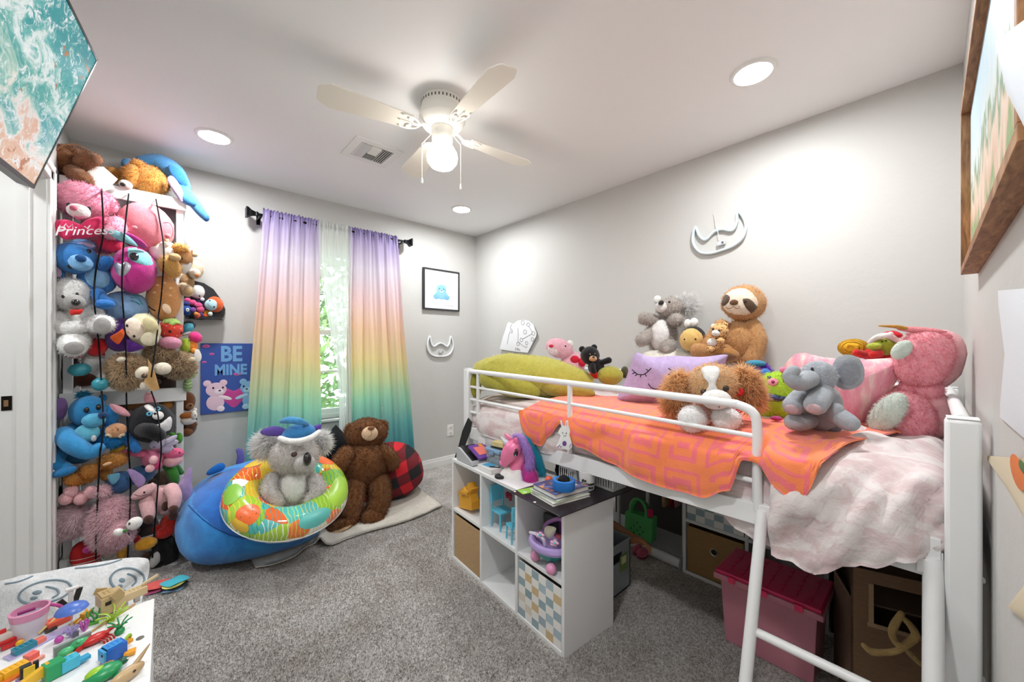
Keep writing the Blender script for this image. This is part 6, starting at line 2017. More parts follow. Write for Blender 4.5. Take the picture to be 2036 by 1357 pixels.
# two unlit neon signs: plain cat-ear outlines
def neon(name, label, C, r_, u_, f_, W_, H_, tilt, m_, rad):
    C, r_, u_, f_ = Vector(C), Vector(r_), Vector(u_), Vector(f_)
    a = math.radians(tilt); r2 = r_ * math.cos(a) + u_ * math.sin(a); u2 = u_ * math.cos(a) - r_ * math.sin(a)
    t_ = thing(name, label, 'wall light', C)
    Q = lambda x, y, d=.018: C + r2 * x * W_ + u2 * y * H_ + f_ * d
    out = [(0, -.45), (.22, -.43), (.40, -.30), (.50, -.02), (.49, .25), (.41, .5), (.36, .2), (.26, .02), (.10, .14), (0, .17), (-.10, .14), (-.26, .02), (-.36, .2), (-.41, .5), (-.49, .25), (-.50, -.02), (-.40, -.30), (-.22, -.43)]
    tb = obj('tube', MB().tube(smooth_closed([Q(*p) for p in out], 5), rad, 10, closed=True, up=f_), m_, t_)
    obj('backing', MB().tube(smooth_closed([Q(*p, .007) for p in out], 5), rad * .8, 8, closed=True, up=f_), 'p#e6e8ea', t_)
    obj('battery_box', MB().obox(Q(.02, -.24, .014), (.022, .012, .010), rotmat(r2, u2, f_)), 'p#c9ccd0', t_, False, bevel=.002)
    obj('switch', MB().obox(Q(.06, -.24, .026), (.005, .004, .003), rotmat(r2, u2, f_)), 'p#4a4c50', t_, False)
    for x in (-.22, .22):
        obj('clip', MB().tube([Q(x, -.43, 0), Q(x, -.43, .016)], .004, 8), 'p#e6e8ea', t_)
    return t_, Q
neon('neon_sign', 'white unlit neon wall sign below the framed picture', (-.455, 0, 1.222), (1, 0, 0), (0, 0, 1), (0, -1, 0), .30, .215, 0, 'p#eceef1', .0075)
ns, Q = neon('neon_sign', 'pale blue unlit neon wall sign hanging tilted above the sloth', (0, -2.505, 1.905), (0, -1, 0), (0, 0, 1), (-1, 0, 0), .30, .21, 9, 'p#d3e6ea', .008)
obj('cord', MB().tube(smooth_open([Q(.02, -.24, .02), Q(.0, .2, .024), Q(-.02, .5, .012), Q(-.03, .72, .006)], 5), .0016, 6), 'p#e9edef', ns)

# child's drawing taped to the bed wall
T = Toy('drawing_sheet', "child's pencil drawing on curled white paper taped above the turtle", 'paper', 'U', (950, 700), 90, None, X=-.02)
pts = [(455, 1010), (540, 680), (600, 520), (660, 320), (700, 280), (820, 330), (940, 240), (1100, 225), (1240, 250), (1360, 345), (1450, 580), (1440, 660), (1330, 880), (1210, 1110), (900, 1085), (640, 1045)]
T.puff('paper', pts, 12, 'l#eceef0', smooth=0)
for q in ([(950, 450), (955, 620), (950, 800)], [(960, 810), (1050, 890), (1160, 960), (1190, 940)], [(1070, 740), (1200, 670), (1320, 600)], [(1330, 560), (1290, 470), (1245, 410)], [(740, 540), (700, 650), (660, 880)], [(790, 340), (740, 440), (800, 500), (780, 580), (750, 480)]):
    T.line('pencil_line', q, 5, 'l#8a8c94', 'paper')
for x, y, a, b in ((1080, 300, 45, 58), (1230, 350, 45, 45), (1140, 550, 40, 58), (1365, 590, 40, 50), (1040, 765, 36, 50), (950, 870, 36, 50), (1180, 850, 34, 46), (1340, 750, 34, 50)):
    T.line('pencil_ring', [(x + a * math.cos(q), y + b * math.sin(q)) for q in [2 * PI * i / 8 for i in range(9)]], 5, 'l#85878f', 'paper')
T.line('pencil_line', [(880, 1050), (885, 980), (900, 985)], 5, 'l#85878f', 'paper'); T.line('pencil_line', [(930, 1050), (920, 1010), (940, 985), (950, 1010), (930, 1040)], 5, 'l#85878f', 'paper'); T.line('pencil_line', [(970, 1060), (975, 1010), (995, 1020), (1000, 1060)], 5, 'l#85878f', 'paper')

# ------------------------------------------------------------------ television on its tilting bracket
A = at(193, 118, d=1.2); B = at(65, 375, d=1.1234)
hd = Vector((EX[0] * -.7205 + EX[1], -EX[1] * -.7205 + EX[0], 0)).normalized()
wd = -hd * .84
dn = B - A
nt = wd.cross(dn).normalized()
if nt.dot(CAM - A) < 0: nt = -nt
tv = thing('television', 'flat television on a tilted wall bracket showing an ocean beach', 'television', (A + B) / 2 + wd / 2)
def slab(u0, u1, v0, v1, d0, d1):
    P = lambda u, v, d: A + wd * u + dn * v + nt * d
    c = [P(u0, v0, d0), P(u1, v0, d0), P(u1, v1, d0), P(u0, v1, d0), P(u0, v0, d1), P(u1, v0, d1), P(u1, v1, d1), P(u0, v1, d1)]
    mb = MB().add(c, [(0, 3, 2, 1), (4, 5, 6, 7), (0, 1, 5, 4), (1, 2, 6, 5), (2, 3, 7, 6), (3, 0, 4, 7)])
    bm = bmesh.new()
    return mb
obj('housing', slab(0, 1, 0, 1, -.032, 0), 'p#85878a', tv, False)
obj('rear_housing', slab(.12, .88, .18, .9, -.06, -.03), 'p#2a2b2e', tv, False)
bz = MB()
for q in ((0, 1, 0, .016), (0, 1, .975, 1), (0, .008, 0, 1), (.992, 1, 0, 1)):
    m_ = slab(q[0], q[1], q[2], q[3], 0, .003); bz.add(m_.v, m_.f)
obj('bezel', bz, 'p#141518', tv, False)
t = NT('screen_ocean')
uvn = t.n('ShaderNodeTexCoord')
sp = t.n('ShaderNodeSeparateXYZ'); t.l(uvn, 'UV', sp, 'Vector')
nz = t.n('ShaderNodeTexNoise'); nz.inputs['Scale'].default_value = 4.5; nz.inputs['Detail'].default_value = 8; nz.inputs['Roughness'].default_value = .65; nz.inputs['Distortion'].default_value = .8
t.l(uvn, 'UV', nz, 'Vector')
def mt(op, a, b):
    n_ = t.n('ShaderNodeMath', operation=op)
    for k, q in enumerate((a, b)):
        if isinstance(q, (int, float)): n_.inputs[k].default_value = q
        else: t.t.links.new(q, n_.inputs[k])
    return n_.outputs[0]
# v runs 0 (top) to 1 (bottom); sand towards the bottom, foam in between
fac = mt('ADD', mt('MULTIPLY', sp.outputs[1], .75), mt('MULTIPLY', mt('SUBTRACT', nz.outputs[0], .5), .9))
fac = mt('ADD', fac, mt('MULTIPLY', sp.outputs[0], .12))
r = t.n('ShaderNodeValToRGB')
e = r.color_ramp.elements
stops = [(0, '#0f8f95'), (.18, '#1f9a9c'), (.28, '#5fb4ae'), (.34, '#e8efec'), (.42, '#7dbfb4'), (.48, '#3fa39f'), (.56, '#a9cfc0'), (.62, '#eee6dc'), (.68, '#e0b794'), (1, '#d6a27e')]
while len(e) < len(stops): e.new(.5)
for i, (p, c) in enumerate(stops): e[i].position = p; e[i].color = lin(c)
t.t.links.new(fac, r.inputs[0])
fo = t.n('ShaderNodeTexNoise'); fo.inputs['Scale'].default_value = 13; fo.inputs['Detail'].default_value = 9; fo.inputs['Roughness'].default_value = .8; fo.inputs['Distortion'].default_value = 1.2
t.l(uvn, 'UV', fo, 'Vector')
fr_ = t.ramp(fo, 'Fac', [(.52, (0, 0, 0, 1)), (.60, (1, 1, 1, 1))])
mxf = t.n('ShaderNodeMix', data_type='RGBA'); t.t.links.new(fr_.outputs[0], mxf.inputs[0]); t.t.links.new(r.outputs[0], mxf.inputs[6]); mxf.inputs[7].default_value = lin('#eef4f2')
rk = t.n('ShaderNodeTexNoise'); rk.inputs['Scale'].default_value = 7; rk.inputs['Detail'].default_value = 5; rk.inputs['Roughness'].default_value = .6
mpp = t.n('ShaderNodeMapping'); mpp.inputs['Location'].default_value = (3.3, 1.7, 0); t.l(uvn, 'UV', mpp, 'Vector'); t.l(mpp, 'Vector', rk, 'Vector')
rr_ = t.ramp(rk, 'Fac', [(.635, (0, 0, 0, 1)), (.66, (1, 1, 1, 1))])
mxr = t.n('ShaderNodeMix', data_type='RGBA'); t.t.links.new(rr_.outputs[0], mxr.inputs[0]); t.t.links.new(mxf.outputs[2], mxr.inputs[6]); mxr.inputs[7].default_value = lin('#b5703a')
t.set(Base_Color=(.01, .01, .01, 1), Roughness=.12)
t.t.links.new(mxr.outputs[2], t.b.inputs['Emission Color']); t.b.inputs['Emission Strength'].default_value = .36
sc_ = slab(.008, .992, .016, .975, 0, .0015)
o = obj('screen', sc_, t.m, tv, False)
uv = o.data.uv_layers.new(name='UVMap')
cu = [(0, 0), (1.7, 0), (1.7, 1), (0, 1)] * 2
for lp in o.data.loops: uv.data[lp.index].uv = cu[lp.vertex_index]
obj('bracket_arm', MB().tube([A + wd * .5 + dn * .55 - nt * .05, Vector((XL + .0, (A + wd * .5).y, (A + dn * .55).z + .02))], .018, 10), 'm#26272a', tv)
yb = (A + wd * .5).y
obj('wall_plate', MB().box((XL, yb - .1, (A + dn * .5).z - .1), (XL + .012, yb + .1, (A + dn * .5).z + .1)), 'm#26272a', tv, False)

# ------------------------------------------------------------------ framed painting on the wall at the right edge
t = NT('frame_wood')
nz = t.noise(9, 5, .6, vs=(1, 6, 1), dist=1.5)
r = t.ramp(nz, 'Fac', [(.35, '#7a4f30'), (.55, '#a3744a'), (.7, '#bb8d5e')])
t.l(r, 'Color', t.b, 'Base Color'); t.set(Roughness=.6)
MWD = t.m
pa = thing('painting', 'landscape painting in a deep raw wood frame beside the bed end', 'painting', (-1.3, YB + .01, 1.44))
PXa, PXb, Pz0, Pz1, Yf, Yb_ = -.76, -1.86, 1.438, 1.93, -3.4394, YB
rot = math.radians(0)
for bx_ in (((PXb, Yb_, Pz0), (PXa, Yf, Pz0 + .02)), ((PXb, Yb_, Pz1 - .02), (PXa, Yf, Pz1)), ((PXa - .02, Yb_, Pz0 + .02), (PXa, Yf, Pz1 - .02)), ((PXb, Yb_, Pz0 + .02), (PXb + .02, Yf, Pz1 - .02))):
    obj('frame_bar', MB().box(*bx_), MWD, pa, False, bevel=.001)
t = NT('painted_canvas')
c, k = t.coord()
sp = t.n('ShaderNodeSeparateXYZ'); t.l(c, k, sp, 'Vector')
nz = t.noise(16, 4, .6, vs=(1, 1, .35))
def m2(op, a, b):
    n_ = t.n('ShaderNodeMath', operation=op)
    for kk, q in enumerate((a, b)):
        if isinstance(q, (int, float)): n_.inputs[kk].default_value = q
        else: t.t.links.new(q, n_.inputs[kk])
    return n_.outputs[0]
hgt = m2('ADD', m2('MULTIPLY', sp.outputs[2], 2.0), m2('MULTIPLY', m2('SUBTRACT', nz.outputs[0], .5), .75))
r = t.n('ShaderNodeValToRGB'); e = r.color_ramp.elements
stops = [(0, '#cfc4a8'), (.14, '#6f9a4e'), (.24, '#d9b79c'), (.36, '#e4cdb8'), (.46, '#5f8a60'), (.52, '#d2ddda'), (.7, '#bcd3de'), (1, '#a9c8d8')]
while len(e) < len(stops): e.new(.5)
for i, (p, c) in enumerate(stops): e[i].position = p; e[i].color = lin(c)
t.t.links.new(hgt, r.inputs[0]); t.t.links.new(r.outputs[0], t.b.inputs['Base Color']); t.set(Roughness=.5)
obj('canvas', MB().box((PXb + .02, YB + .001, Pz0 + .02), (PXa - .02, -3.4576, Pz1 - .02)), t.m, pa, False)
# loose sheets pinned on the same wall
def sheet(name, label, pts, cl, bow=.004, off=.004):
    P = [at(x, y, Y=YB + off) for x, y in pts]
    t_ = thing(name, label, 'paper', sum(P, Vector()) / len(P))
    return t_, obj('paper', MB().puff(P, (0, 1, 0), bow, rings=4, back=.2), cl, t_, sharp=0), P
sheet('pinned_sheet', 'white lined sheet pinned on the wall beside the bed post', [(1984, 578), (2036, 574), (2080, 570), (2080, 930), (2036, 872), (1988, 830), (2000, 700)], 'l#dfe3e8', .006)
s1, o1, P1 = sheet('pinned_sheet', 'white lined sheet hanging over the corner of the painting', [(1978, 82), (2036, 40), (2090, 0), (2090, 330), (2036, 252), (2000, 180)], 'l#dbe2ea', .003, .040)
s2, o2, P2 = sheet('pinned_sheet', 'tan sheet with a pumpkin drawing pinned low beside the bed post', [(1956, 906), (2036, 912), (2090, 916), (2090, 1130), (2036, 1030), (1995, 960)], 'l#d6c9ac', .003)
pc = at(2022, 938, Y=YB + .0085)
for nm, dx, dz, rx, rz, cl in (('pumpkin_drawing', 0, 0, .075, .022, 'l#d8722c'), ('pumpkin_drawing', -.05, .017, .035, .008, 'l#3f6a34')):
    obj(nm, MB().puff([pc + Vector((dx + rx * math.cos(q), 0, dz + rz * math.sin(q))) for q in [2 * PI * i / 18 for i in range(18)]], (0, 1, 0), .0015, rings=3), cl, s2)
sheet('pinned_sheet', 'small tan sheet lowest on the wall beside the bed post', [(2003, 1208), (2036, 1165), (2090, 1140), (2090, 1290), (2036, 1235)], 'l#d6c9ac', .003)

# ================================================================== ON AND IN THE FRONT ORGANIZER
HO = OA.H
FA = math.degrees(math.atan2(OA.b.x, OA.b.y))          # direction the unit faces
UZ = Vector((0, 0, 1))
def ob(a0, a1, b0, b1, z0, z1, ang=0):
    """box in organizer axes, optionally turned about its centre"""
    R_ = Matrix.Rotation(math.radians(ang), 3, 'Z') @ OA.R
    return MB().obox(OA.p((a0 + a1) / 2, (b0 + b1) / 2, (z0 + z1) / 2), (abs(a1 - a0) / 2, abs(b1 - b0) / 2, abs(z1 - z0) / 2), R_)
def oprism(prof, b0, b1):
    """profile in (a, z), extruded in depth"""
    return MB().prism([(a, z) for a, z in prof], b1 - b0, OA.p(0, b0, 0), OA.r, UZ, OA.b)
# card reader
t_ = thing('card_reader', 'grey wedge shaped card reader with black screen on the far end of the organizer', 'card reader', OA.p(.12, .06, HO))
obj('body', oprism([(.035, HO + .004), (.035, HO + .062), (.05, HO + .075), (.075, HO + .074), (.205, HO + .022), (.212, HO + .006), (.20, HO + .002), (.05, HO + .002)], .008, .125), 'p#b9bbbd', t_, False, bevel=.004)
obj('screen', MB().add([OA.p(.062, .018, HO + .0805), OA.p(.192, .018, HO + .0285), OA.p(.192, .115, HO + .0285), OA.p(.062, .115, HO + .0805), OA.p(.062, .018, HO + .074), OA.p(.192, .018, HO + .022), OA.p(.192, .115, HO + .022), OA.p(.062, .115, HO + .074)], [(0, 1, 2, 3), (0, 4, 5, 1), (1, 5, 6, 2), (2, 6, 7, 3), (3, 7, 4, 0)]), 'p#17171a', t_, False)
# purple booklet lying on it
sl = Matrix.Rotation(math.atan2(.052, .13), 3, OA.b)
bk_ = thing('booklet', 'purple and coral booklet lying on the card reader', 'book', OA.p(.15, .10, HO + .07))
c = OA.p(.165, .095, HO + .062)
obj('cover', MB().obox(c, (.062, .052, .006), sl @ OA.R), 'p#6f43a0', bk_, False, bevel=.002)
obj('panel_print', MB().obox(c + (sl @ UZ) * .0066, (.036, .034, .0006), sl @ OA.R), 'l#ef7f72', bk_, False)
obj('dot_print', MB().lathe([(0, .0012), (.014, .001), (.014, 0)], c + (sl @ UZ) * .0064 - (sl @ OA.r) * .046 + OA.b * .02, 14, sl @ I3, cap=False), 'l#e9993a', bk_)
# folded white card behind
o = obj('card', ob(.075, .135, .135, .142, HO + .085, HO + .115, 8).add([], []), 'l#e9e9ec', smooth=False)
for v in o.data.vertices: pass
tag(o, 'small white card standing behind the purple booklet', 'card')
obj('card_foot', ob(.085, .125, .13, .15, HO, HO + .086), 'k#6a5a4a', o, False)
# clear bin with blue lid
t_ = thing('plastic_bin', 'small clear plastic bin with a light blue lid on the organizer', 'plastic bin', OA.p(.27, .16, HO))
x0, x1, b0, b1 = .215, .335, .095, .235
m = MB()
for q in ((x0, x0 + .003, b0, b1), (x1 - .003, x1, b0, b1), (x0, x1, b0, b0 + .003), (x0, x1, b1 - .003, b1)):
    k = ob(*q, HO + .002, HO + .082); m.add(k.v, k.f)
k = ob(x0, x1, b0, b1, HO + .001, HO + .004); m.add(k.v, k.f)
obj('bin_body', m, 'g#bcc4c8', t_, False)
obj('contents', ob(x0 + .015, x1 - .02, b0 + .02, b1 - .02, HO + .004, HO + .03), 'p#4a9ac4', t_, False, bevel=.006)
ld = obj('lid', ob(x0 - .008, x1 + .008, b0 - .008, b1 + .008, HO + .080, HO + .098), 'p#86a9c8', t_, False, bevel=.006)
obj('latch', ob((x0 + x1) / 2 - .02, (x0 + x1) / 2 + .02, b0 - .012, b0 - .006, HO + .07, HO + .097), 'p#7b9fbf', ld, False, bevel=.002)
o = obj('black_case', ob(.235, .325, .11, .19, HO + .099, HO + .107, 10), 'p#1c1c1e', smooth=False, bevel=.003)
tag(o, 'flat black case on the blue lidded bin', 'case')
o = obj('sponge', ob(.245, .325, .115, .165, HO + .1075, HO + .134, 12), 'f#e3cf92', smooth=False, bevel=.003)
tag(o, 'pale yellow block sponge on the black case', 'sponge')
t_ = thing('storage_box', 'slim white box with a blue card on top at the organizer edge', 'box', OA.p(.31, .05, HO))
obj('box_body', ob(.245, .372, .018, .085, HO + .001, HO + .024), 'p#e4e4e2', t_, False, bevel=.002)
obj('blue_card', ob(.265, .33, .035, .082, HO + .0245, HO + .026, 6), 'p#4aa6d2', t_, False)
obj('pen', MB().cyl(OA.p(.33, .04, HO + .028), OA.p(.375, .075, HO + .028), .003, 8), 'p#1c1c1e', t_)
o = obj('black_puck', MB().lathe([(0, .0), (.026, 0), (.028, .006), (.026, .012), (.015, .014), (0, .014)], OA.p(.432, .032, HO + .001), 20), 'p#242426')
tag(o, 'small black round puck between the white box and the unicorn', 'puck')
# unicorn styling head
T = Toy('unicorn_head', 'pink unicorn head with lavender teal and magenta hair on a white base', 'toy', 'N', (950, 1000), 60, None, X=-1.225)
UP, UH, UT, UM = 'p#ee7ea8', 'f#a988cc', 'f#2292aa', 'f#c2489c'
T.puff('base', [(725, 960), (735, 870), (790, 790), (860, 740), (930, 775), (1040, 765), (1110, 840), (1150, 1000), (1100, 1060), (1000, 1065), (850, 1010)], 90, 'p#efedea', d=.045)
T.l('neck', [(1030, 470, .01), (1040, 620, .01), (1010, 770, .015)], [105, 118, 130], UP, seg=20)
T.l('head', [(1010, 380, .04), (945, 470, .05), (870, 580, .055), (815, 680, .055)], [95, 138, 112, 66], UP, seg=20)
T.e('nose', 790, 690, 56, 46, 'p#ef86b0', d=.06, rot=-20, lump=0)
T.l('horn', [(840, 380, .06), (805, 345, .06), (765, 300, .06)], [45, 32, 10], 'p#cfd0d8')
T.puff('ear', [(820, 235), (870, 260), (930, 310), (910, 350), (850, 330), (815, 285)], 18, 'p#f08bb2', d=.06)
T.puff('ear', [(960, 310), (1010, 320), (1020, 390), (980, 420), (940, 380)], 14, 'p#e86d9c', d=.075)
T.e('eye_white', 985, 550, 34, 52, 'e#1a1520', on='head', t=.22, rot=-10, lump=0)
T.e('eye_shine', 978, 572, 13, 18, 'e#d8d8ea', on='head', t=.75, lump=0)
for q in ([(985, 500), (1010, 480)], [(970, 500), (985, 475)], [(1000, 515), (1025, 500)]): T.line('lash', q, 6, 'e#1a1520', 'head', k=1)
for p_, r_, m_, nm in (([(960, 280, .05), (1060, 300, .06), (1130, 430, .06), (1190, 600, .05), (1180, 760, .05), (1120, 860, .05)], [26, 45, 60, 66, 66, 50], UH, 'mane_lavender'),
                       ([(1040, 290, .0), (1150, 350, .0), (1230, 480, -.005), (1300, 620, -.01), (1350, 760, -.01), (1390, 830, -.01)], [30, 55, 62, 70, 66, 40], UT, 'mane_teal'),
                       ([(1130, 740, .04), (1190, 860, .05), (1220, 940, .05), (1200, 1010, .05)], [60, 95, 92, 50], UM, 'mane_magenta'),
                       ):
    T.l(nm, p_, r_, m_, fur=(1100, .022, 's' + m_[1:], .0007, (.1, 0, -1.0), .12, .8))
# black glossy board on the near cubes
t_ = thing('black_board', 'glossy black board lying over the near end of the organizer', 'board', OA.p(.77, .18, HO))
obj('board', ob(.618, .93, -.045, .42, HO + .0005, HO + .005), 'p#1d161d', t_, False, bevel=.001)
for a, b in ((.63, -.03), (.77, -.035)):
    obj('white_dot', MB().lathe([(0, .0008), (.006, .0006)], OA.p(a, b, HO + .005), 12, cap=False), 'l#e8e6e8', t_)
ZB_ = HO + .0055
t_ = thing('green_card', 'lime green card with two googly eyes on the black board', 'card', OA.p(.66, .03, ZB_))
obj('card', ob(.632, .685, -.02, .065, ZB_, ZB_ + .002, -8), 'l#8cc04a', t_, False)
for a, b in ((.665, .0), (.655, .045)):
    e_ = obj('eye', MB().lathe([(0, .002), (.006, .0015), (.007, 0)], OA.p(a, b, ZB_ + .002), 12, cap=False), 'l#eef0ee', t_); obj('pupil', MB().lathe([(0, .0006), (.003, .0004)], OA.p(a, b, ZB_ + .004), 10, cap=False), 'l#1a1a1a', e_)
p = at(1075, 967, Z=ZB_ + .01)
o = obj('ball', MB().ell((p.x, p.y, ZB_ + .0125), (.0125,) * 3, seg=18), 'p#e8a848'); tag(o, 'tiny yellow orange ball beside the green card', 'ball')
p = at(1091, 955, Z=ZB_ + .018)
o = obj('ball', MB().ell((p.x, p.y, ZB_ + .0185), (.0185,) * 3, seg=20), 'p#ef6a48'); tag(o, 'shiny coral red ball behind the blue tape roll', 'ball')
# book stack
def book(label, a0, a1, b0, b1, z0, z1, ang, cover, group='books on the black board'):
    t_ = thing('book', label, 'book', OA.p((a0 + a1) / 2, (b0 + b1) / 2, z0), group)
    obj('pages', ob(a0 + .003, a1 - .003, b0 + .003, b1 - .003, z0 + .0015, z1 - .0015, ang), 'k#e9e6df', t_, False)
    obj('cover', ob(a0, a1, b0, b1, z1 - .0018, z1, ang), cover, t_, False); obj('cover', ob(a0, a1, b0, b1, z0, z0 + .0018, ang), cover, t_, False)
    return t_
z = ZB_ + .0003
book('white book at the bottom of the stack on the black board', .70, .862, .0, .20, z, z + .012, -6, 'p#dfe3dc')
book('pale green book in the middle of the stack on the black board', .703, .858, .005, .205, z + .0125, z + .022, 2, 'p#b9c6b4')
t_ = book('comic style paperback with a colourful cover on top of the stack', .705, .855, .01, .20, z + .0225, z + .044, -4, 'p#4a4a7c')
t = NT('comic_cover')
vo = t.n('ShaderNodeTexVoronoi'); vo.inputs['Scale'].default_value = 45; c_, k_ = t.coord(); t.l(c_, k_, vo, 'Vector')
sp = t.n('ShaderNodeSeparateColor'); t.l(vo, 'Color', sp, 'Color')
r = t.ramp(sp, 'Red', [(0, '#3a3f7a'), (.3, '#8a5a44'), (.5, '#c98a5c'), (.65, '#5a6aa0'), (.85, '#d9c8b4')], 'CONSTANT'); t.l(r, 'Color', t.b, 'Base Color'); t.set(Roughness=.3)
ztop = z + .044
obj('cover_picture', ob(.735, .853, .012, .198, ztop, ztop + .0006, -4), t.m, t_, False)
rr = Matrix.Rotation(math.radians(-4), 3, 'Z')
# blue tape roll with a black hair tie inside
p = at(1121, 973, Z=ztop + .001)
t_ = thing('tape_roll', 'wide blue tape roll holding a black bundle on the books', 'tape roll', (p.x, p.y, ztop + .001))
obj('tape', MB().lathe([(.033, .001), (.046, .001), (.047, .003), (.047, .039), (.046, .041), (.033, .041), (.0325, .039), (.0325, .003), (.033, .001)], (p.x, p.y, ztop + .0008), 36, cap=False), 'c#2f74c0', t_, sharp=30)
obj('inner_core', MB().lathe([(.0318, .002), (.0323, .040)], (p.x, p.y, ztop + .0008), 36, cap=False), 'k#b8b4a8', t_)
mb = MB().ell((p.x, p.y, ztop + .034), (.027, .025, .022), lump=.35, lsc=4)
o = obj('black_bundle', mb, 'c#151517', sharp=0); tag(o, 'crumpled black bundle inside the blue tape roll', 'cloth'); # mug with lettering
p = at(1167, 972, Z=ZB_)
t_ = thing('mug', 'white cup with black lettering in front of the white basket', 'mug', (p.x, p.y, ZB_))
obj('cup', MB().lathe([(.030, .0), (.0325, .002), (.037, .082), (.0355, .083), (.031, .006), (0, .005)], (p.x, p.y, ZB_), 36), 'p#e9e9e6', t_, sharp=30)
vd = (CAM - p); va = math.atan2(vd.y, vd.x) - .12
def wrap(txt, z_, size, off):
    m_ = text_mb(txt, (0, 0, 0), (1, 0, 0), (0, 0, 1), size, .0006, shear=.25, bold=.0006)
    out = MB()
    vs = []
    for v in m_.v:
        rr_ = .0335 + (z_ + v.z) / .082 * .0045 + .0008 - v.y
        a = va + (v.x + off) / .036
        vs.append(Vector((p.x + rr_ * math.cos(a), p.y + rr_ * math.sin(a), ZB_ + z_ + v.z)))
    return out.add(vs, m_.f)
for txt, z_, sz, off in (('the', .042, .016, -.010), ('Chickasaw', .026, .017, .004), ('Nation', .010, .016, .012)):
    obj('lettering', wrap(txt, z_, sz, off), 'l#202022', t_, False)
# slotted baskets
def basket(label, a0, a1, b0, b1, z0, h, n):
    t_ = thing('plastic_basket', label, 'basket', OA.p((a0 + a1) / 2, (b0 + b1) / 2, z0), 'white slotted baskets')
    m_ = 'p#e6e7e6'
    rim = MB()
    for zz0, zz1 in ((z0, z0 + .012), (z0 + h - .014, z0 + h)):
        for q in ((a0, a1, b0, b0 + .003), (a0, a1, b1 - .003, b1), (a0, a0 + .003, b0, b1), (a1 - .003, a1, b0, b1)):
            k = ob(*q, zz0, zz1); rim.add(k.v, k.f)
    k = ob(a0, a1, b0, b1, z0, z0 + .003); rim.add(k.v, k.f)
    obj('rims', rim, m_, t_, False)
    for i in range(n + 1):
        a = a0 + (a1 - a0) * i / n
        for b in (b0 + .0015, b1 - .0015): obj('bar', ob(a - .0028, a + .0028, b - .0013, b + .0013, z0 + .01, z0 + h - .012), m_, t_, False)
        b = b0 + (b1 - b0) * i / n
        for a in (a0 + .0015, a1 - .0015): obj('bar', ob(a - .0013, a + .0013, b - .0028, b + .0028, z0 + .01, z0 + h - .012), m_, t_, False)
basket('white slotted basket at the outer corner of the black board', .785, .90, .305, .405, ZB_, .062, 8)
basket('white slotted basket behind the blue tape roll', .625, .735, .25, .36, ZB_, .07, 8)
o = obj('black_bag', blob(OA.p(.60, .29, HO + .035), (.035, .03, .045), HO + .001, .2, 20, 14), 'c#161617', sharp=0); tag(o, 'crumpled black bag behind the unicorn head', 'bag')
# black board leaning at the far end
T = Toy('foam_board', 'thin black board leaning against the bed end behind the card reader', 'board', 'N', (220, 240), 60, None, Y=-1.53)
T.prism('board', [(265, 12), (325, 78), (300, 220), (215, 440), (150, 612), (62, 612), (125, 425), (180, 210)], .012, 'p#202122')
# ---- inside the cubes
T = Toy('star_box', 'mustard yellow star shaped box in the far upper cube', 'toy box', 'F', (125, 500), FA, None, X=-1.286)
T.prism('star_front', [(82, 495), (88, 455), (80, 410), (98, 400), (108, 388), (118, 395), (130, 368), (142, 398), (150, 402), (140, 430), (150, 470), (150, 512)], .05, 'w#d79a2c')
T.puff('lid_star', [(84, 410), (105, 405), (115, 385), (125, 405), (142, 408), (130, 422), (134, 440), (115, 428), (98, 438), (102, 420)], 5, 'w#dfa436', d=.004, smooth=0)
t_ = thing('yellow_panel', 'narrow yellow panel against the divider of the far upper cube', 'board', OA.p(.292, .06, .296))
obj('panel', ob(.289, .299, .02, .12, .296, .40), 'w#d9a53e', t_, False); obj('slot', ob(.2885, .2895, .05, .09, .33, .37), 'w#8a6420', t_, False)
t_ = thing('red_marker', 'thin red and purple marker standing in the back of the far upper cube', 'marker', OA.p(.285, .20, .296))
obj('barrel', MB().cyl(OA.p(.285, .2, .296), OA.p(.285, .2, .48), .008), 'p#5a3a7a', t_); obj('cap', MB().cyl(OA.p(.285, .2, .48), OA.p(.285, .2, .55), .009), 'p#c03a34', t_)
def dchair(label, a, b, s, ang):
    z0 = .2965
    t_ = thing('doll_chair', label, 'doll chair', OA.p(a, b, z0), 'light blue doll chairs')
    Rz = Matrix.Rotation(math.radians(ang), 3, 'Z') @ OA.R
    c0 = OA.p(a, b, z0)
    B_ = lambda c, h: MB().obox(c0 + Rz @ Vector(c) * s, tuple(q * s for q in h), Rz)
    m_ = 'p#66c2dc'
    obj('seat', B_((0, 0, .085), (.042, .042, .005)), m_, t_, False, bevel=.003)
    for x in (-.036, .036):
        for y in (-.036, .036): obj('leg', MB().tube([c0 + Rz @ Vector((x * 1.08, y * 1.08, .0)) * s, c0 + Rz @ Vector((x, y, .083)) * s], [.0045 * s, .006 * s], 8, caps='flat'), m_, t_)
    for y in (-.036, .036): obj('back_post', MB().tube([c0 + Rz @ Vector((-.038, y, .085)) * s, c0 + Rz @ Vector((-.046, y, .185)) * s], .005 * s, 8), m_, t_)
    obj('backrest', B_((-.045, 0, .165), (.005, .042, .042)), m_, t_, False, bevel=.006)
dchair('light blue doll chair facing the round table in the middle cube', .375, .085, 1.0, 0)
dchair('light blue doll chair partly hidden by the divider in the middle cube', .525, .055, .85, 165)
t_ = thing('doll_table', 'white round doll table in the back of the middle cube', 'doll table', OA.p(.47, .19, .2965))
obj('table_top', MB().lathe([(0, 0), (.065, 0), (.068, .004), (.066, .010), (0, .011)], OA.p(.47, .19, .425), 30), 'p#e6e6e4', t_); obj('pedestal', MB().lathe([(.04, 0), (.038, .006), (.01, .02), (.009, .13)], OA.p(.47, .19, .2965), 20), 'p#b9dce6', t_)
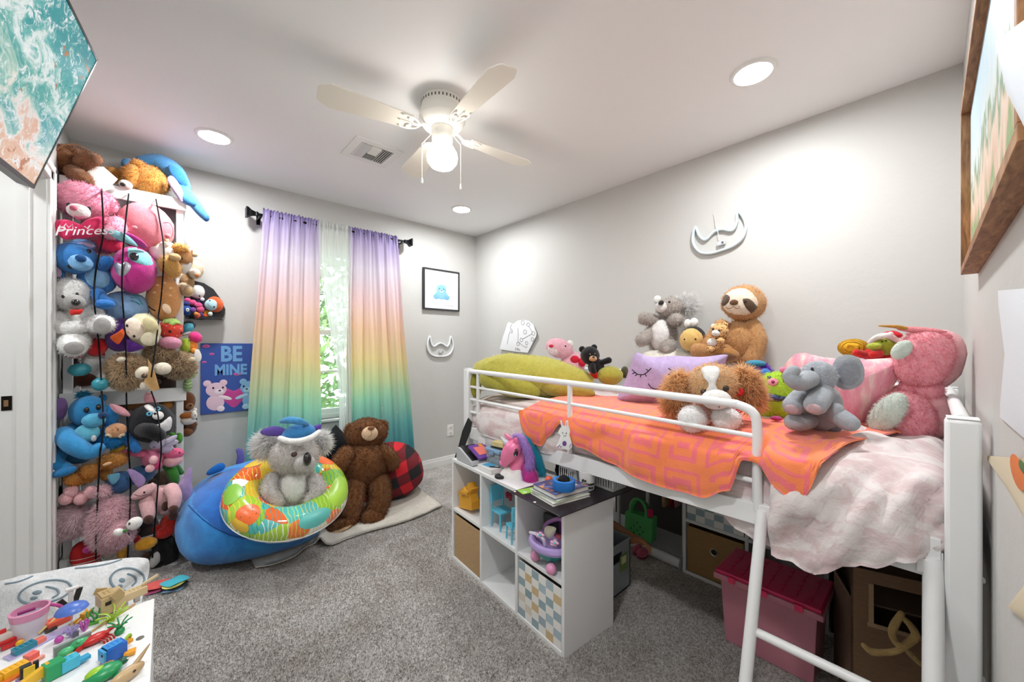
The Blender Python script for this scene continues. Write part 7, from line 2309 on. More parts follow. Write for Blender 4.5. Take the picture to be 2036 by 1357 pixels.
T = Toy('toy_figure', 'small crimson toy animal on the round doll table', 'toy figure', 'F', (345, 455), FA, None, X=-1.15)
T.e('body', 342, 432, 15, 14, 'p#b8304c'); T.e('head', 333, 420, 9, 9, 'p#b8304c', d=.01)
for x in (330, 338, 350, 356): T.l('leg', [(x, 440, 0), (x - 1, 456, .0)], [4, 4], 'p#b8304c')
# near upper cube: black speaker, purple panel, toy tub
t_ = thing('speaker_box', 'black box speaker standing in the near upper cube', 'speaker', OA.p(.68, .13, .2965))
obj('case', ob(.640, .735, .125, .28, .2965, .455, 8), 'p#26272a', t_, False, bevel=.005); obj('dial', MB().lathe([(.012, 0), (.012, .004), (.009, .006)], OA.p(.742, .17, .41), 16, Matrix.Rotation(PI / 2, 3, 'X')), 'p#3a3b3e', t_)
o = obj('purple_folder', ob(.76, .768, .10, .27, .2965, .50, 10), 'p#6a1f78', smooth=False); tag(o, 'purple folder standing behind the toy bath tub', 'folder')
T = Toy('toy_bathtub', 'lavender and teal doll bath tub with pink ball wheels in the near upper cube', 'toy', 'F', (545, 760), FA, None, X=-1.315)
cb = T.p(560, 765)
a_, b_ = T.sc(560, 765)
s_ = a_
bowl = MB().lathe([(.0, -.42), (.36, -.40), (.62, -.22), (.76, .02), (.80, .10)], (0, 0, 0), 32, cap=False)
def place(mb, sx, sy, sz, c):
    mb.v = [c + T.r * v.x * sx + (-T.f) * v.y * sy + UZ * v.z * sz for v in mb.v]
    return mb
S = .104
cc = OA.p(.772, .045, .366)
T.done('bowl', place(bowl, S, S * .75, S, cc), 'p#2a9a94', None, None, None, None)
rim = MB().lathe([(.76, .02), (.93, .06), (1.0, .18), (.96, .30), (.84, .35), (.72, .30), (.64, .18), (.45, .10), (0, .06)], (0, 0, 0), 36, cap=False)
T.done('rim', place(rim, S, S * .75, S, cc), 'p#b9a2dc', None, None, 'lavender rim', None)
for da, db in ((-.055, -.03), (.058, -.045), (-.05, .06), (.055, .06)):
    T.done('wheel', MB().ell(cc + OA.r * da + OA.b * db + UZ * (.3195 - .366), (.022, .022, .022), seg=16), 'p#e59ac0', None, None, None, None)
T.l('faucet', [(455, 625, .02), (490, 635, .03), (520, 655, .03), (530, 690, .02)], [6, 7, 7, 7], 'p#e8e2ee')
for x, y in ((580, 680), (505, 638)):
    for k in range(5): T.e('petal', x + 14 * math.cos(k * 1.256), y + 10 * math.sin(k * 1.256), 9, 7, 'p#eeb4cc', d=.03, lump=0, seg=10)
    T.e('flower_centre', x, y, 7, 6, 'p#7ac4d4', d=.04, lump=0, seg=10)
T.puff('cup', [(530, 600), (550, 590), (588, 602), (575, 640), (555, 660), (535, 645)], 14, 'p#e6e4cc', d=.0)
T.l('handle', [(520, 640, -.05), (540, 580, -.06), (600, 555, -.06), (640, 570, -.06)], [9, 9, 9, 9], 'p#b07ab4')
T.e('duck', 600, 645, 18, 12, 'p#d86a84', d=-.02)
o = obj('teal_ball', MB().ell(OA.p(.835, .20, .40), (.045, .045, .06), seg=20), 'p#1f6a6c'); tag(o, 'dark teal rounded toy behind the doll bath tub', 'toy')
obj('foot', MB().lathe([(.03, 0), (.02, .05)], OA.p(.835, .20, .2965), 14), 'p#1f6a6c', o)

# ================================================================== UNDER THE BED
# grey woven bin with a price tag and a fashion doll
t_ = thing('grey_basket', 'grey plastic basket with a cut out handle under the bed', 'basket', (-.90, -2.18, 0))
mb = MB()
X0, X1, Y0_, Y1_, H_ = -1.03, -.765, -2.345, -2.02, .245
def fr_panel(): 
    m_ = MB()
    m_.box((X0, Y0_, .002), (X1, Y0_ + .006, .155)); m_.box((X0, Y0_, .205), (X1, Y0_ + .006, H_)); m_.box((X0, Y0_, .155), (X0 + .075, Y0_ + .006, .205)); m_.box((X1 - .075, Y0_, .155), (X1, Y0_ + .006, .205))
    return m_
obj('front_wall', fr_panel(), 'p#8d9499', t_, False)
for q in (((X0, Y1_ - .006, .002), (X1, Y1_, H_)), ((X0, Y0_, .002), (X0 + .006, Y1_, H_)), ((X1 - .006, Y0_, .002), (X1, Y1_, H_)), ((X0, Y0_, .002), (X1, Y1_, .008))):
    obj('wall', MB().box(*q), 'p#8d9499', t_, False)
obj('rim', MB().tube([(X0, Y0_, H_), (X1, Y0_, H_), (X1, Y1_, H_), (X0, Y1_, H_)], .006, 8, closed=True), 'p#8d9499', t_)
tg = obj('price_tag', MB().box((-.865, Y0_ - .003, .105), (-.795, Y0_ - .001, .185)), 'l#6f8a4c', t_, False); obj('tag_print', MB().box((-.85, Y0_ - .0045, .14), (-.81, Y0_ - .003, .175)), 'l#d9d8a8', tg, False)
o = obj('dark_cloth', blob((-.90, -2.18, .20), (.11, .14, .07), .01, .2, 22, 14), 'c#4a1f34', sharp=0); tag(o, 'dark wine coloured cloth filling the grey basket', 'cloth')
T = Toy('fashion_doll', 'fashion doll lying in the grey basket with its crossed legs sticking out', 'doll', 'O', (400, 640), 60, None, Y=-2.30)
SK = 'p#a8714c'
T.l('leg', [(150, 440, -.12), (280, 520, -.06), (400, 590, 0), (520, 650, .03), (600, 700, .04)], [62, 52, 40, 34, 22], SK); T.l('foot', [(600, 700, .04), (625, 740, .05), (635, 800, .05)], [24, 22, 12], SK)
T.l('leg', [(170, 600, -.1), (300, 640, -.04), (430, 650, .02), (530, 650, .05)], [56, 50, 38, 26], SK); T.l('foot', [(530, 650, .05), (580, 690, .05), (600, 730, .06)], [24, 22, 12], SK)
T.e('body', 140, 520, 70, 120, 'c#3a2430', d=-.12)
for x, y in ((505, 760), (550, 800)):
    p = at(1180 + x / 5.654, 960 + y / 5.654, Z=.02)
    t_ = thing('doll_shoe', 'pink doll shoe on the carpet %s' % ('nearest the grey basket' if x < 520 else 'in front of the other pink shoe'), 'doll shoe', (p.x, p.y, 0), 'pink doll shoes')
    obj('upper', MB().ell((p.x, p.y, .026), (.045, .028, .026), lump=.08), 'f#c45a74', t_); obj('sole', MB().ell((p.x, p.y, .008), (.047, .03, .008)), 'p#7a2a40', t_)
# green tote bag
T = Toy('green_bag', 'green rubber tote bag with small holes leaning under the bed', 'bag', 'O', (500, 640), 88, None, X=-.44)
GRN = 'p#55ad62'
T.prism('bag_body', [(352, 325), (430, 345), (580, 395), (662, 415), (655, 560), (650, 690), (600, 690), (450, 620), (345, 560)], .07, GRN, reg='bag', bevel=.006)
T.l('handle', [(420, 345, -.01), (425, 240, -.01), (480, 185, -.01), (550, 220, -.01), (590, 310, -.01), (595, 390, -.01)], [17, 17, 17, 17, 17, 17], GRN)
T.l('handle', [(450, 345, -.055), (460, 250, -.055), (520, 190, -.055), (590, 240, -.055), (620, 320, -.055), (625, 390, -.055)], [17, 17, 17, 17, 17, 17], 'p#358a44')
for x, y in ((490, 450), (455, 482), (525, 502), (425, 512), (490, 535), (455, 562), (557, 555), (520, 583)): T.e('hole', x, y, 8, 8, 'w#122416', on='bag', t=.3, lump=0, seg=10)
T.prism('pink_tag', [(610, 300), (665, 310), (668, 395), (610, 385)], .006, 'p#c8285c', d=.02)
# doll wardrobe with hanging clothes
dw = thing('doll_wardrobe', 'white doll wardrobe with hanging doll clothes under the bed', 'doll wardrobe', (-.25, -2.15, 0))
WD = 'w#c9cacb'
for y in (-1.86, -2.02, -2.22, -2.44): obj('upright', MB().box((-.36, y - .008, 0), (-.345, y + .008, .58)), WD, dw, False)
obj('back_panel', MB().box((-.125, -2.45, 0), (-.118, -1.85, .58)), 'w#4e4848', dw, False)
for z in (.02, .40, .57): obj('shelf', MB().box((-.36, -2.45, z), (-.118, -1.85, z + .012)), WD, dw, False)
obj('hanging_rail', MB().cyl((-.25, -2.44, .545), (-.25, -2.22, .545), .004, 8), 'p#c06a84', dw)
for k, (y, cl, h, lb) in enumerate(((-2.25, 'c#4a6a94', .14, 'blue'), (-2.29, 'c#c9ae86', .27, 'cream'), (-2.335, 'c#b0242c', .26, 'red'), (-2.365, 'c#d6a2b0', .25, 'pale pink'), (-2.395, 'c#7f9aa6', .15, 'teal grey'), (-2.42, 'c#2c2e26', .2, 'dark olive'))):
    P = [Vector((-.25 + dx * w_, y + dy, .53 - h * v_)) for dx, w_, dy, v_ in ((-1, .02, .0, 0), (1, .02, 0, 0), (1, .05, .004, .15), (1, .045, .0, .5), (1, .07, .006, 1), (-1, .07, -.006, 1), (-1, .045, 0, .5), (-1, .05, -.004, .15))]
    o = obj('doll_dress', MB().puff(smooth_closed(P, 3), (0, -1, 0), .012), cl, sharp=0); tag(o, '%s doll dress hanging in the doll wardrobe' % lb, 'doll dress', 'doll dresses in the wardrobe')
for (y, z, cl, lb) in ((-2.12, .46, 'f#a04a64', 'rose'), (-1.95, .30, 'f#7a1f38', 'crimson'), (-2.12, .1, 'f#4c3a4c', 'dusky purple')):
    o = obj('doll_bundle', MB().ell((-.26, y, z), (.06, .07, .05), lump=.2), cl); tag(o, '%s doll clothing bundle in the doll wardrobe' % lb, 'cloth')
o = obj('floor_tube', MB().cyl((-.418, -1.95, .027), (-.428, -2.455, .027), .026, 22), 'p#d3d5d6'); tag(o, 'white plastic tube lying on the carpet in front of the doll wardrobe', 'tube')
# magenta tote
tt = thing('storage_tote', 'clear pink storage tote with a magenta lid under the bed', 'storage tote', (-.705, -2.95, 0))
t = NT('frosted_pink'); t.set(Base_Color=lin('#d8909f'), Roughness=.35, Alpha=.55); MPT = t.m
def taper(x0, x1, y0, y1, z0, z1, k, th=.004):
    m_ = MB()
    def ring(z, q, ins):
        return [Vector((x0 + q + ins, y0 + q + ins, z)), Vector((x1 - q - ins, y0 + q + ins, z)), Vector((x1 - q - ins, y1 - q - ins, z)), Vector((x0 + q + ins, y1 - q - ins, z))]
    a, b, c, d = ring(z0, k, 0), ring(z1, 0, 0), ring(z1, 0, th), ring(z0 + th, k, th)
    vs = a + b + c + d
    fs = [(3, 2, 1, 0)] + [(i, (i + 1) % 4, 4 + (i + 1) % 4, 4 + i) for i in range(4)] + [(4 + i, 4 + (i + 1) % 4, 8 + (i + 1) % 4, 8 + i) for i in range(4)] + [(8 + i, 8 + (i + 1) % 4, 12 + (i + 1) % 4, 12 + i) for i in range(4)] + [(12, 13, 14, 15)]
    return m_.add(vs, fs)
obj('tote_body', taper(-.815, -.595, -3.11, -2.79, .003, .285, .014), MPT, tt, False, bevel=.006)
lid = obj('lid', MB().box((-.83, -3.125, .283), (-.58, -2.775, .30)), 'p#b8104a', tt, False, bevel=.006)
for i in range(5):
    for j in range(7):
        obj('lid_rib', MB().box((-.80 + i * .042, -3.09 + j * .044, .300), (-.775 + i * .042, -3.082 + j * .044, .3035)), 'p#b8104a', lid, False)
obj('lid_skirt', MB().box((-.836, -3.13, .262), (-.574, -2.77, .284)), MPT, tt, False, bevel=.004)
for y in (-2.84, -2.95, -3.06): obj('latch', MB().box((-.842, y - .012, .27), (-.834, y + .012, .292)), 'p#d8305c', tt, False)
for z0, z1, cl, lb in ((.01, .06, 'k#b98a3a', 'amber packing at the bottom of the pink tote'), (.065, .12, 'k#8f7a3c', 'olive packing in the middle of the pink tote')):
    o = obj('packed_cloth', MB().box((-.78, -3.08, z0), (-.62, -2.93, z1)), cl, smooth=False, bevel=.012); tag(o, lb, 'cloth')
o = obj('packed_cloth', MB().ell((-.71, -2.86, .05), (.06, .05, .04), lump=.15), 'f#c8305c'); tag(o, 'hot pink bundle inside the pink tote', 'cloth')
# cardboard box with raffia bow
bx = thing('cardboard_box', 'brown cardboard box with a window cut out standing under the bed end', 'cardboard box', (-.70, -3.27, 0))
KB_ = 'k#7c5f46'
x0, x1, y0, y1, h = -.83, -.57, -3.40, -3.16, .50
for q in (((x0, y0, .0), (x0 + .006, y1, .33)), ((x0, y0, .46), (x0 + .006, y1, h)), ((x0, y0, .33), (x0 + .006, y0 + .02, .46)), ((x0, y1 - .05, .33), (x0 + .006, y1, .46))):
    obj('front_panel', MB().box(*q), KB_, bx, False)
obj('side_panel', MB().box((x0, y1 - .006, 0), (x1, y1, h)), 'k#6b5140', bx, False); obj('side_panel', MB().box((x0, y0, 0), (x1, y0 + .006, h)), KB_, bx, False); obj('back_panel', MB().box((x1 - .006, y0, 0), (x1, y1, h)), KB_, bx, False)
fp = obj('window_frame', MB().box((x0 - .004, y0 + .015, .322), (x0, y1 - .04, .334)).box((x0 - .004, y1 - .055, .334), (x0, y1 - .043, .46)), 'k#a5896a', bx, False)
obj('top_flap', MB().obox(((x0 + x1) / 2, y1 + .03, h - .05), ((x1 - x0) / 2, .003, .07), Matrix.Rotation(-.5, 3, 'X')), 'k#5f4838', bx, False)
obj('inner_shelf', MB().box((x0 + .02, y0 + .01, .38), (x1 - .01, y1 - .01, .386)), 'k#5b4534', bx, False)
o = obj('green_wrap', MB().ell((x0 - .035, -3.31, .052), (.035, .06, .05), lump=.25, lsc=5), 'p#2f9a4c'); tag(o, 'crinkled green wrap in front of the cardboard box', 'wrapping')
bx.rotation_euler.z = math.radians(17)
T = Toy('raffia_bow', 'tan raffia rope bow tied on the cardboard box', 'rope bow', 'R', (700, 950), 73, None, X=-.90)
RF = 's#b99a62'
T.l('loop', [(745, 690, 0), (680, 800, 0), (655, 880, 0), (690, 970, 0), (760, 1010, .01), (840, 960, 0), (885, 900, 0), (830, 800, 0), (770, 740, 0)], [30, 40, 38, 34, 34, 40, 42, 34, 28], RF, seg=9)
T.l('tail', [(770, 1020, .01), (680, 1060, 0), (560, 1070, 0), (450, 1060, 0), (380, 1000, 0)], [30, 32, 34, 38, 26], RF, seg=9); T.l('tail', [(780, 1020, .01), (840, 1090, 0), (930, 1180, 0)], [30, 32, 26], RF, seg=9)

# ================================================================== PLAY TABLE AND CUSHION
TX1, TY1, TZ = -2.548, -1.88, .50
tb_ = thing('play_table', 'white play table covered with brick built toys beside the door', 'table', (-2.74, -2.4, 0))
obj('table_top', MB().box((-2.93, -2.95, TZ - .022), (TX1, TY1, TZ)), 'w#eceeee', tb_, False, bevel=.002)
obj('side_panel', MB().box((TX1 - .018, -2.94, 0), (TX1 - .002, TY1 - .01, TZ - .022)), 'w#e4e6e6', tb_, False); obj('side_panel', MB().box((-2.925, -2.94, 0), (-2.91, TY1 - .01, TZ - .022)), 'w#e4e6e6', tb_, False)
obj('back_panel', MB().box((-2.91, TY1 - .03, .02), (TX1 - .018, TY1 - .015, TZ - .022)), 'w#dcdede', tb_, False)
obj('cam_cap', MB().lathe([(0, .0014), (.0075, .0012), (.008, 0)], at(1365 / 4.9, 1080 + 930 / 4.9, Z=TZ), 16, cap=False), 'm#8a8c86', tb_)
# smiley cushion leaning behind the table
cu = thing('smiley_cushion', 'large white knitted cushion with grey smiley faces behind the play table', 'cushion', (-2.75, -1.62, 0))
T = Toy.__new__(Toy); T.c = CR['E']; T.O = at(150, 1200, Y=-1.55); T.f = Vector((0, -1, 0)); T.r = Vector((1, 0, 0)); T.z = UZ; T.root = cu; T.bvh = {}; T.parts = {}
top_ = [(0, 455), (120, 345), (400, 292), (700, 232), (1000, 182), (1250, 146), (1420, 150), (1455, 195), (1450, 300)]
P = [at(x / 4.9, 1080 + y / 4.9, Y=-1.50) for x, y in top_]
P = [Vector((-2.925, -1.50, P[0].z - .02))] + P[1:]
P += [Vector((-2.585, -1.60, .36)), Vector((-2.60, -1.72, .12)), Vector((-2.62, -1.80, .03)), Vector((-2.75, -1.82, .02)), Vector((-2.90, -1.80, .03)), Vector((-2.925, -1.70, .16))]
fdir = Vector((0, -.85, .53))
mbc = MB().puff(smooth_closed(P, 4), fdir, .05, rings=7)
T.done('cushion_cover', mbc, 'f#e9ebec', None, None, None, None, sharp=0)
for cx_, cy_, rx_, ry_, rt in ((440, 480, 260, 105, 12), (1240, 360, 165, 112, 0)):
    a_ = math.radians(rt)
    ringp = [(cx_ + rx_ * math.cos(q) * math.cos(a_) + ry_ * math.sin(q) * math.sin(a_), cy_ - rx_ * math.cos(q) * math.sin(a_) + ry_ * math.sin(q) * math.cos(a_)) for q in [2 * PI * i / 14 for i in range(15)]]
    ringp = [(x, min(y, 600)) for x, y in ringp]
    T.line('face_outline', ringp, 11, 'c#8497a2', 'cushion_cover')
    if ry_ > 50:
        T.patch('face_eye', 'c#7f939e', 'cushion_cover', cx_ - rx_ * .3, cy_ + ry_ * .05, rx_ * .2, ry_ * .22, rt, th=.002); T.patch('face_eye', 'c#7f939e', 'cushion_cover', cx_ - rx_ * .42, cy_ + ry_ * .55, rx_ * .16, ry_ * .16, rt, th=.002)
        T.line('face_smile', [(cx_ + rx_ * .05, cy_ - ry_ * .5), (cx_ + rx_ * .42, cy_ - ry_ * .28), (cx_ + rx_ * .5, cy_ + ry_ * .15), (cx_ + rx_ * .3, cy_ + ry_ * .5)], 11, 'c#8497a2', 'cushion_cover')

for q in ([(60, 400), (160, 385), (240, 360), (310, 330)], [(740, 250), (900, 235), (1060, 205), (1180, 165)]): T.line('face_outline', q, 11, 'c#8497a2', 'cushion_cover')
# brick built toys on the table
GT = 'brick built toys on the play table'
def EP(x, y, z=TZ): return at(x / 4.9, 1080 + y / 4.9, Z=z)
class Brick:
    def __init__(s, name, label, x, y, ang=0, k=1.0):
        s.o = EP(x, y); s.t = thing(name, label, 'brick toy', s.o, GT); s.R = Matrix.Rotation(math.radians(ang), 3, 'Z'); s.k = k
    def P(s, c): return s.o + s.R @ (Vector(c) * s.k)
    def b(s, nm, c, h, m_, studs=None, rot=None):
        R_ = s.R @ (rot or I3)
        o = obj(nm, MB().obox(s.P(c), tuple(q * s.k for q in h), R_), m_, s.t, False, bevel=.0008)
        if studs:
            for i in range(studs[0]):
                for j in range(studs[1]):
                    q = s.P((c[0] + (i - (studs[0] - 1) / 2) * .008 / s.k, c[1] + (j - (studs[1] - 1) / 2) * .008 / s.k, c[2] + h[2]))
                    obj('stud', MB().lathe([(.0024, 0), (.0024, .0014), (0, .0015)], q, 10, cap=False), m_, o)
        return o
    def e(s, nm, c, r, m_, rot=None): return obj(nm, MB().ell(s.P(c), tuple(q * s.k for q in r), s.R @ (rot or I3), seg=16), m_, s.t)
    def l(s, nm, pts, r, m_):
        rr_ = r if isinstance(r, list) else [r] * len(pts)
        if len(rr_) < len(pts): rr_ = [rr_[0]] * (len(pts) - len(rr_)) + rr_
        P_, R_ = smooth_open([s.P(q) for q in pts], 3, [q * s.k for q in rr_])
        return obj(nm, MB().tube(P_, R_, 8), m_, s.t)
B = Brick('brick_cup', 'white and pink toy bucket with magenta trim on the play table', 290, 900, 10)
obj('bucket', MB().lathe([(.026, 0), (.031, .05), (.029, .05), (.024, .004), (0, .003)], B.o, 26), 'p#d6d0da', B.t, sharp=30); obj('pink_band', MB().lathe([(.0315, .048), (.034, .066), (.030, .067), (.029, .05)], B.o, 26, cap=False), 'p#d98fb0', B.t, sharp=30)
B.l('handle', [(.032, 0, .06), (.05, 0, .045), (.056, 0, .02)], .004, 'p#b8488c'); B.b('rim_trim', (-.005, -.012, .068), (.014, .004, .003), 'p#8a2a6c')
B = Brick('brick_umbrella', 'blue toy sunshade on a clear post', 700, 870)
B.l('post', [(0, 0, 0), (0, 0, .058)], .002, 'g#d6dce6'); obj('shade', MB().lathe([(.030, 0), (.026, .008), (.016, .014), (0, .017), (0, .015), (.026, .004)], B.P((0, 0, .056)), 22, cap=False), 'p#4f74c8', B.t); B.b('foot', (0, 0, .003), (.008, .008, .003), 'p#b4a4d4', (2, 2))
B = Brick('brick_figure', 'yellow toy figure lying near the sunshade', 830, 745, 40)
B.b('torso', (0, 0, .010), (.008, .006, .008), 'p#e6a82a'); B.e('head', (.016, 0, .012), (.007, .007, .007), 'p#eab23a'); B.l('leg', [(-.008, .003, .008), (-.026, .006, .005)], .0035, 'p#e6a82a'); B.l('leg', [(-.008, -.003, .008), (-.024, -.008, .006)], .0035, 'p#e6a82a'); B.l('arm', [(.004, .006, .012), (.012, .014, .016)], .0026, 'p#e6a82a')
B = Brick('brick_seaweed', 'dark green toy seaweed standing beside the tan stick', 910, 790)
for k in range(4): B.l('frond', [(0, 0, 0), (.006 * math.cos(k * 1.6), .006 * math.sin(k * 1.6), .012), (.012 * math.cos(k * 1.6 + .6), .012 * math.sin(k * 1.6 + .6), .024), (.011 * math.cos(k * 1.6), .011 * math.sin(k * 1.6), .036)], .0018, 'p#2f9a4a')
B.b('foot', (0, 0, .003), (.010, .006, .003), 'p#57ae3c')
B = Brick('brick_plant', 'bright lime toy bush on the play table', 1090, 760)
for k in range(14):
    a = k * 2.4; B.l('sprig', [(0, 0, .004), (.014 * math.cos(a), .014 * math.sin(a), .010 + .006 * (k % 3)), (.030 * math.cos(a + .3), .030 * math.sin(a + .3), .014 + .008 * (k % 3))], .0017, 'p#a6c83a')
B.b('foot', (0, 0, .002), (.006, .006, .002), 'p#a6c83a')
B = Brick('brick_plant', 'dark green toy plant with thin arms in front of the lime bush', 1165, 890)
B.e('bulb', (0, 0, .008), (.010, .010, .009), 'p#1f8a4c')
for k in range(7):
    a = k * .9; B.l('sprig', [(0, 0, .012), (.010 * math.cos(a), .010 * math.sin(a), .026), (.022 * math.cos(a), .022 * math.sin(a), .032)], .0017, 'p#1f8a4c')
B = Brick('brick_crab', 'shiny red toy crab on the play table', 960, 960, 25)
B.e('shell', (-.006, 0, .011), (.026, .014, .010), 'p#c4231f'); B.l('claw', [(.016, .004, .010), (.030, .010, .012), (.040, .004, .012)], [.004, .005, .002], 'p#c4231f'); B.l('claw', [(-.03, .0, .008), (-.044, -.010, .006)], [.007, .003], 'p#b81f1c')
for k in range(4): B.l('leg', [(.006 * k - .004, -.010, .010), (.006 * k, -.020, .008), (.006 * k + .002, -.024, 0)], .0018, 'p#a81c1a')
B = Brick('brick_fish', 'blue cube shaped toy fish with orange fins', 1110, 1130, 25)
B.b('body', (0, 0, .018), (.018, .015, .015), 'p#2266c8', None); B.b('face', (-.018, 0, .020), (.004, .014, .013), 'p#4aa4dc'); B.b('top_plate', (-.002, 0, .035), (.014, .012, .002), 'p#3f94dc', (3, 2))
for c_, r_ in (((-.02, -.020, .006), .6), ((.020, -.02, .006), -.5), ((.026, .012, .016), .2)): B.b('fin', c_, (.010, .008, .004), 'p#eca432', None, Matrix.Rotation(r_, 3, 'Z'))
B.l('tail', [(.02, .006, .025), (.032, .012, .03), (.036, .016, .022)], .003, 'p#9ac43a'); B.e('eye', (-.0225, -.006, .024), (.0015, .003, .003), 'e#121216')
B = Brick('brick_turtle', 'green toy turtle with a lime shell at the table front', 1010, 1330, 20)
B.e('shell', (0, 0, .014), (.030, .022, .014), 'p#1f9456'); B.e('shell_patch', (-.010, .004, .020), (.018, .013, .010), 'p#9ac832'); B.e('head', (.032, .006, .014), (.010, .009, .008), 'p#1d5a44'); B.e('eye', (.038, -.001, .018), (.002, .002, .002), 'e#eeeeee')
for c_ in ((.018, .02, .005), (.018, -.02, .005), (-.02, .02, .005), (-.02, -.02, .005)): B.e('flipper', c_, (.009, .006, .004), 'p#1f9456')
B = Brick('brick_fish', 'tan carved toy fish at the near corner of the table', 1240, 1345, 35)
B.e('body', (0, 0, .014), (.032, .012, .014), 'p#c4a67c'); B.l('fin', [(.01, 0, .02), (.03, .004, .032), (.045, .004, .045)], [.006, .004, .001], 'p#b8996e'); B.e('eye', (.006, -.011, .018), (.003, .002, .003), 'e#3a2a1c'); B.b('tail', (-.034, 0, .014), (.006, .002, .010), 'p#b8996e')
B = Brick('brick_dog', 'tan brick built puppy at the far edge of the table', 1130, 640, 18, 1.15)
B.b('head', (-.010, 0, .024), (.020, .021, .019), 'p#c9b083'); B.b('brow', (-.016, 0, .045), (.012, .018, .003), 'p#bfa475', (2, 3)); B.b('snout', (-.030, 0, .012), (.008, .012, .008), 'p#e3ddd0'); B.b('nose', (-.038, 0, .016), (.002, .005, .003), 'p#1a1614'); B.b('eye', (-.018, -.0215, .030), (.005, .001, .004), 'p#1d1814')
B.b('ear', (-.020, .026, .044), (.010, .003, .007), 'p#b89c6c', None, Matrix.Rotation(.4, 3, 'Y')); B.b('ear', (-.004, -.025, .044), (.010, .003, .009), 'p#b89c6c', None, Matrix.Rotation(-.5, 3, 'Y')); B.b('body', (.032, 0, .019), (.022, .012, .009), 'p#cdb68c', (3, 2)); B.b('leg', (.034, -.010, .006), (.005, .005, .006), 'p#a8a098'); B.b('leg', (.012, -.012, .006), (.005, .005, .006), 'p#a8a098'); B.b('tail', (.062, 0, .036), (.016, .003, .003), 'p#d3be96', None, Matrix.Rotation(-.3, 3, 'Y'))
o = obj('wooden_stick', MB().tube([EP(600, 1140) + Vector((0, 0, .003)), EP(900, 870) + Vector((0, 0, .003)), EP(1310, 610) + Vector((0, 0, .003))], .0026, 8), 'k#c09a62'); tag(o, 'thin wooden stick lying across the play table', 'stick')
B = Brick('brick_frog', 'clear green toy frog on a grey base', 720, 1050, 20)
B.b('base', (0, .008, .012), (.030, .004, .012), 'p#8a9490'); B.e('body', (.008, -.006, .014), (.018, .012, .010), 'p#3fa468'); B.e('head', (-.014, -.010, .012), (.014, .011, .008), 'p#4ab474'); B.e('eye', (.004, -.014, .024), (.004, .004, .004), 'p#5cc486'); B.l('leg', [(-.02, -.014, .006), (-.03, -.02, .002)], .004, 'p#3fa468')
B = Brick('brick_coral', 'lilac toy coral with a magenta knob behind the frog', 700, 920)
for k in range(6): B.l('branch', [(0, 0, 0), (.006 * math.cos(k), .006 * math.sin(k), .012), (.012 * math.cos(k * 1.1), .012 * math.sin(k * 1.1), .022)], .002, 'p#a89ad0')
B.e('knob', (-.020, -.006, .008), (.008, .007, .008), 'p#c24aa8'); B.b('block', (.008, -.012, .008), (.005, .004, .008), 'p#5a5c68')
B = Brick('brick_coral', 'magenta toy coral beside the wooden stick', 820, 860)
for k in range(5): B.l('branch', [(0, 0, 0), (.005 * math.cos(k * 1.3), .005 * math.sin(k * 1.3), .012), (.008 * math.cos(k * 1.3), .008 * math.sin(k * 1.3), .024)], .0028, 'p#c05ab0')
B = Brick('brick_plate', 'lilac toy plate carrying a teal block and a coral boat', 440, 950, 32)
B.b('plate', (0, 0, .002), (.062, .014, .002), 'p#b9aed8', None); B.b('teal_block', (-.036, -.004, .010), (.017, .010, .007), 'p#1f7f96', (4, 2)); B.b('coral_wedge', (-.010, -.002, .008), (.008, .009, .005), 'p#ef7a68')
B = Brick('brick_boat', 'coral red toy boat with a tan oar', 560, 800, 30)
B.b('hull', (0, 0, .010), (.022, .015, .008), 'p#e8624a'); B.b('bench', (.002, 0, .019), (.016, .003, .0015), 'p#c84a36'); B.l('oar', [(-.036, -.012, .008), (0, 0, .022), (.012, .004, .024)], .0028, 'p#d8c07a'); B.b('rope', (-.018, -.016, .004), (.010, .005, .004), 'p#4a4440')
B = Brick('brick_tower', 'black and white spiky toy tower behind the sunshade', 690, 640, 10)
B.b('mast', (0, 0, .026), (.005, .004, .026), 'p#d6d8da'); B.b('wing', (.012, .002, .03), (.006, .003, .020), 'p#26282a', None, Matrix.Rotation(.25, 3, 'Y')); B.b('wing', (-.014, .002, .016), (.008, .003, .016), 'p#26282a', None, Matrix.Rotation(-.5, 3, 'Y')); B.b('roof', (.002, 0, .054), (.012, .006, .003), 'p#e6e6e4')
B = Brick('brick_parrot', 'yellow green and turquoise toy parrot at the table front', 520, 1310, 25)
B.b('wing', (-.030, .006, .016), (.030, .006, .010), 'p#eab62c', None, Matrix.Rotation(-.35, 3, 'Y')); B.b('body', (.0, 0, .018), (.014, .014, .016), 'p#1f9a5c'); B.b('chest', (.022, -.004, .016), (.014, .012, .012), 'p#48b8d4', (2, 2)); B.b('tail', (.044, -.006, .010), (.010, .008, .004), 'p#3aa4cc'); B.b('beak', (.030, .012, .020), (.006, .004, .005), 'p#e6b832')
B = Brick('brick_house', 'yellow and orange toy blocks at the left of the table front', 140, 1290, 30)
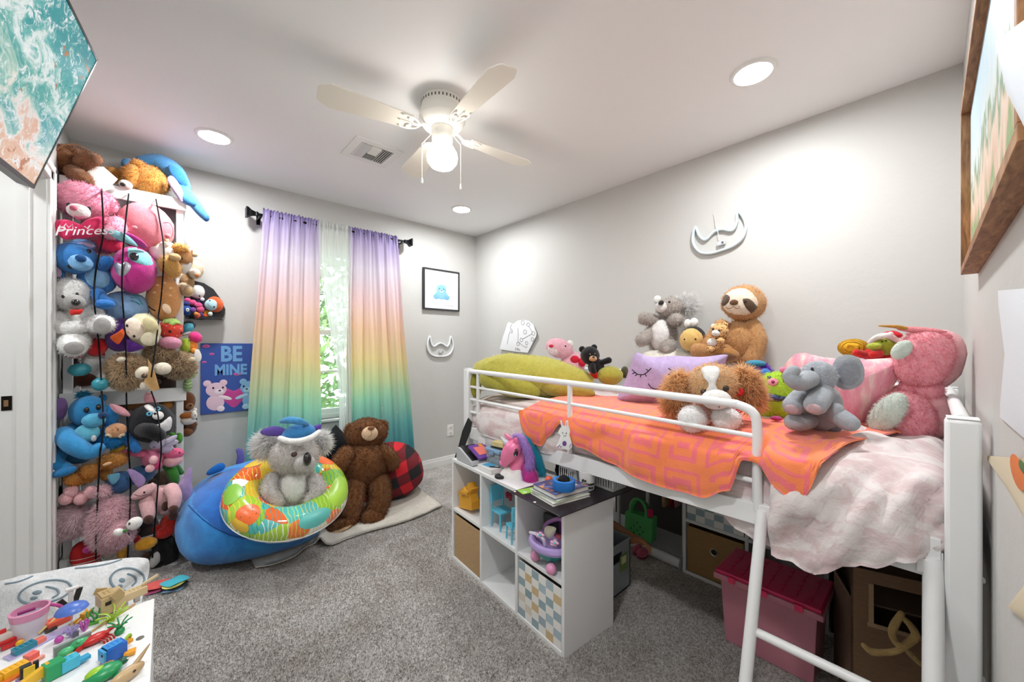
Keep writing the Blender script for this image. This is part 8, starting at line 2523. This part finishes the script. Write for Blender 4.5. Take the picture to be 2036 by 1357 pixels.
B.b('wall', (0, 0, .010), (.018, .012, .010), 'p#efb52c', (4, 2)); B.b('roof', (-.030, .006, .008), (.014, .012, .008), 'p#f0be34', (3, 2)); B.b('base', (-.008, -.014, .003), (.034, .006, .003), 'p#ea7a3c'); B.b('plate', (-.01, .020, .003), (.044, .006, .003), 'p#4ab0d0')
B = Brick('brick_wedge', 'coral toy wedge beside the yellow blocks', 305, 1160, 40); B.b('wedge', (0, 0, .010), (.009, .009, .010), 'p#ee6a60'); B.b('foot', (.002, -.012, .004), (.012, .004, .004), 'p#e9a08c')
B = Brick('brick_cart', 'red and white toy cart at the left edge of the table', 60, 1010, 20)
B.b('box', (0, .012, .016), (.020, .012, .014), 'p#dcd6cc'); B.b('rail', (-.004, -.006, .014), (.018, .004, .004), 'p#c8282a'); B.b('rail', (.006, -.016, .006), (.016, .004, .004), 'p#c8282a'); B.e('ball', (.016, -.026, .007), (.007, .007, .007), 'p#e6b22c'); B.b('flag', (-.010, .012, .034), (.012, .003, .005), 'p#d8302c'); B.b('tile', (-.028, -.02, .004), (.010, .008, .004), 'p#4ab4e0')
B = Brick('brick_robot', 'black and yellow toy robot leaning on the parrot', 250, 1320, 15); B.b('torso', (0, 0, .014), (.008, .007, .014), 'p#222426'); B.b('chest', (.004, -.008, .016), (.008, .002, .010), 'p#e8c43a'); B.b('arm', (.014, 0, .016), (.004, .004, .012), 'p#222426'); B.b('foot', (-.002, -.004, .002), (.012, .008, .002), 'p#8a7ab0')

# carpet pile in the open part of the floor
pile_base = MB().add([(-2.56, -2.95, 0), (-.46, -2.95, 0), (-.46, -2.40, 0), (-1.38, -2.40, 0), (-1.32, -1.50, 0), (-.95, -1.0, 0), (-.95, -.45, 0), (-1.6, -.70, 0), (-2.1, -.80, 0), (-2.40, -.62, 0), (-2.75, -.55, 0), (-2.75, -1.6, 0)], [(0, 1, 2, 3), (0, 3, 4), (0, 4, 7, 8, 11), (4, 5, 6, 7), (8, 9, 10, 11)])
cp = add_fur(bpy.data.objects['floor'], pile_base, 230000, .0085, MCP, .0011, (0, 0, .2), .42, .25)
cp.name = 'carpet_pile'
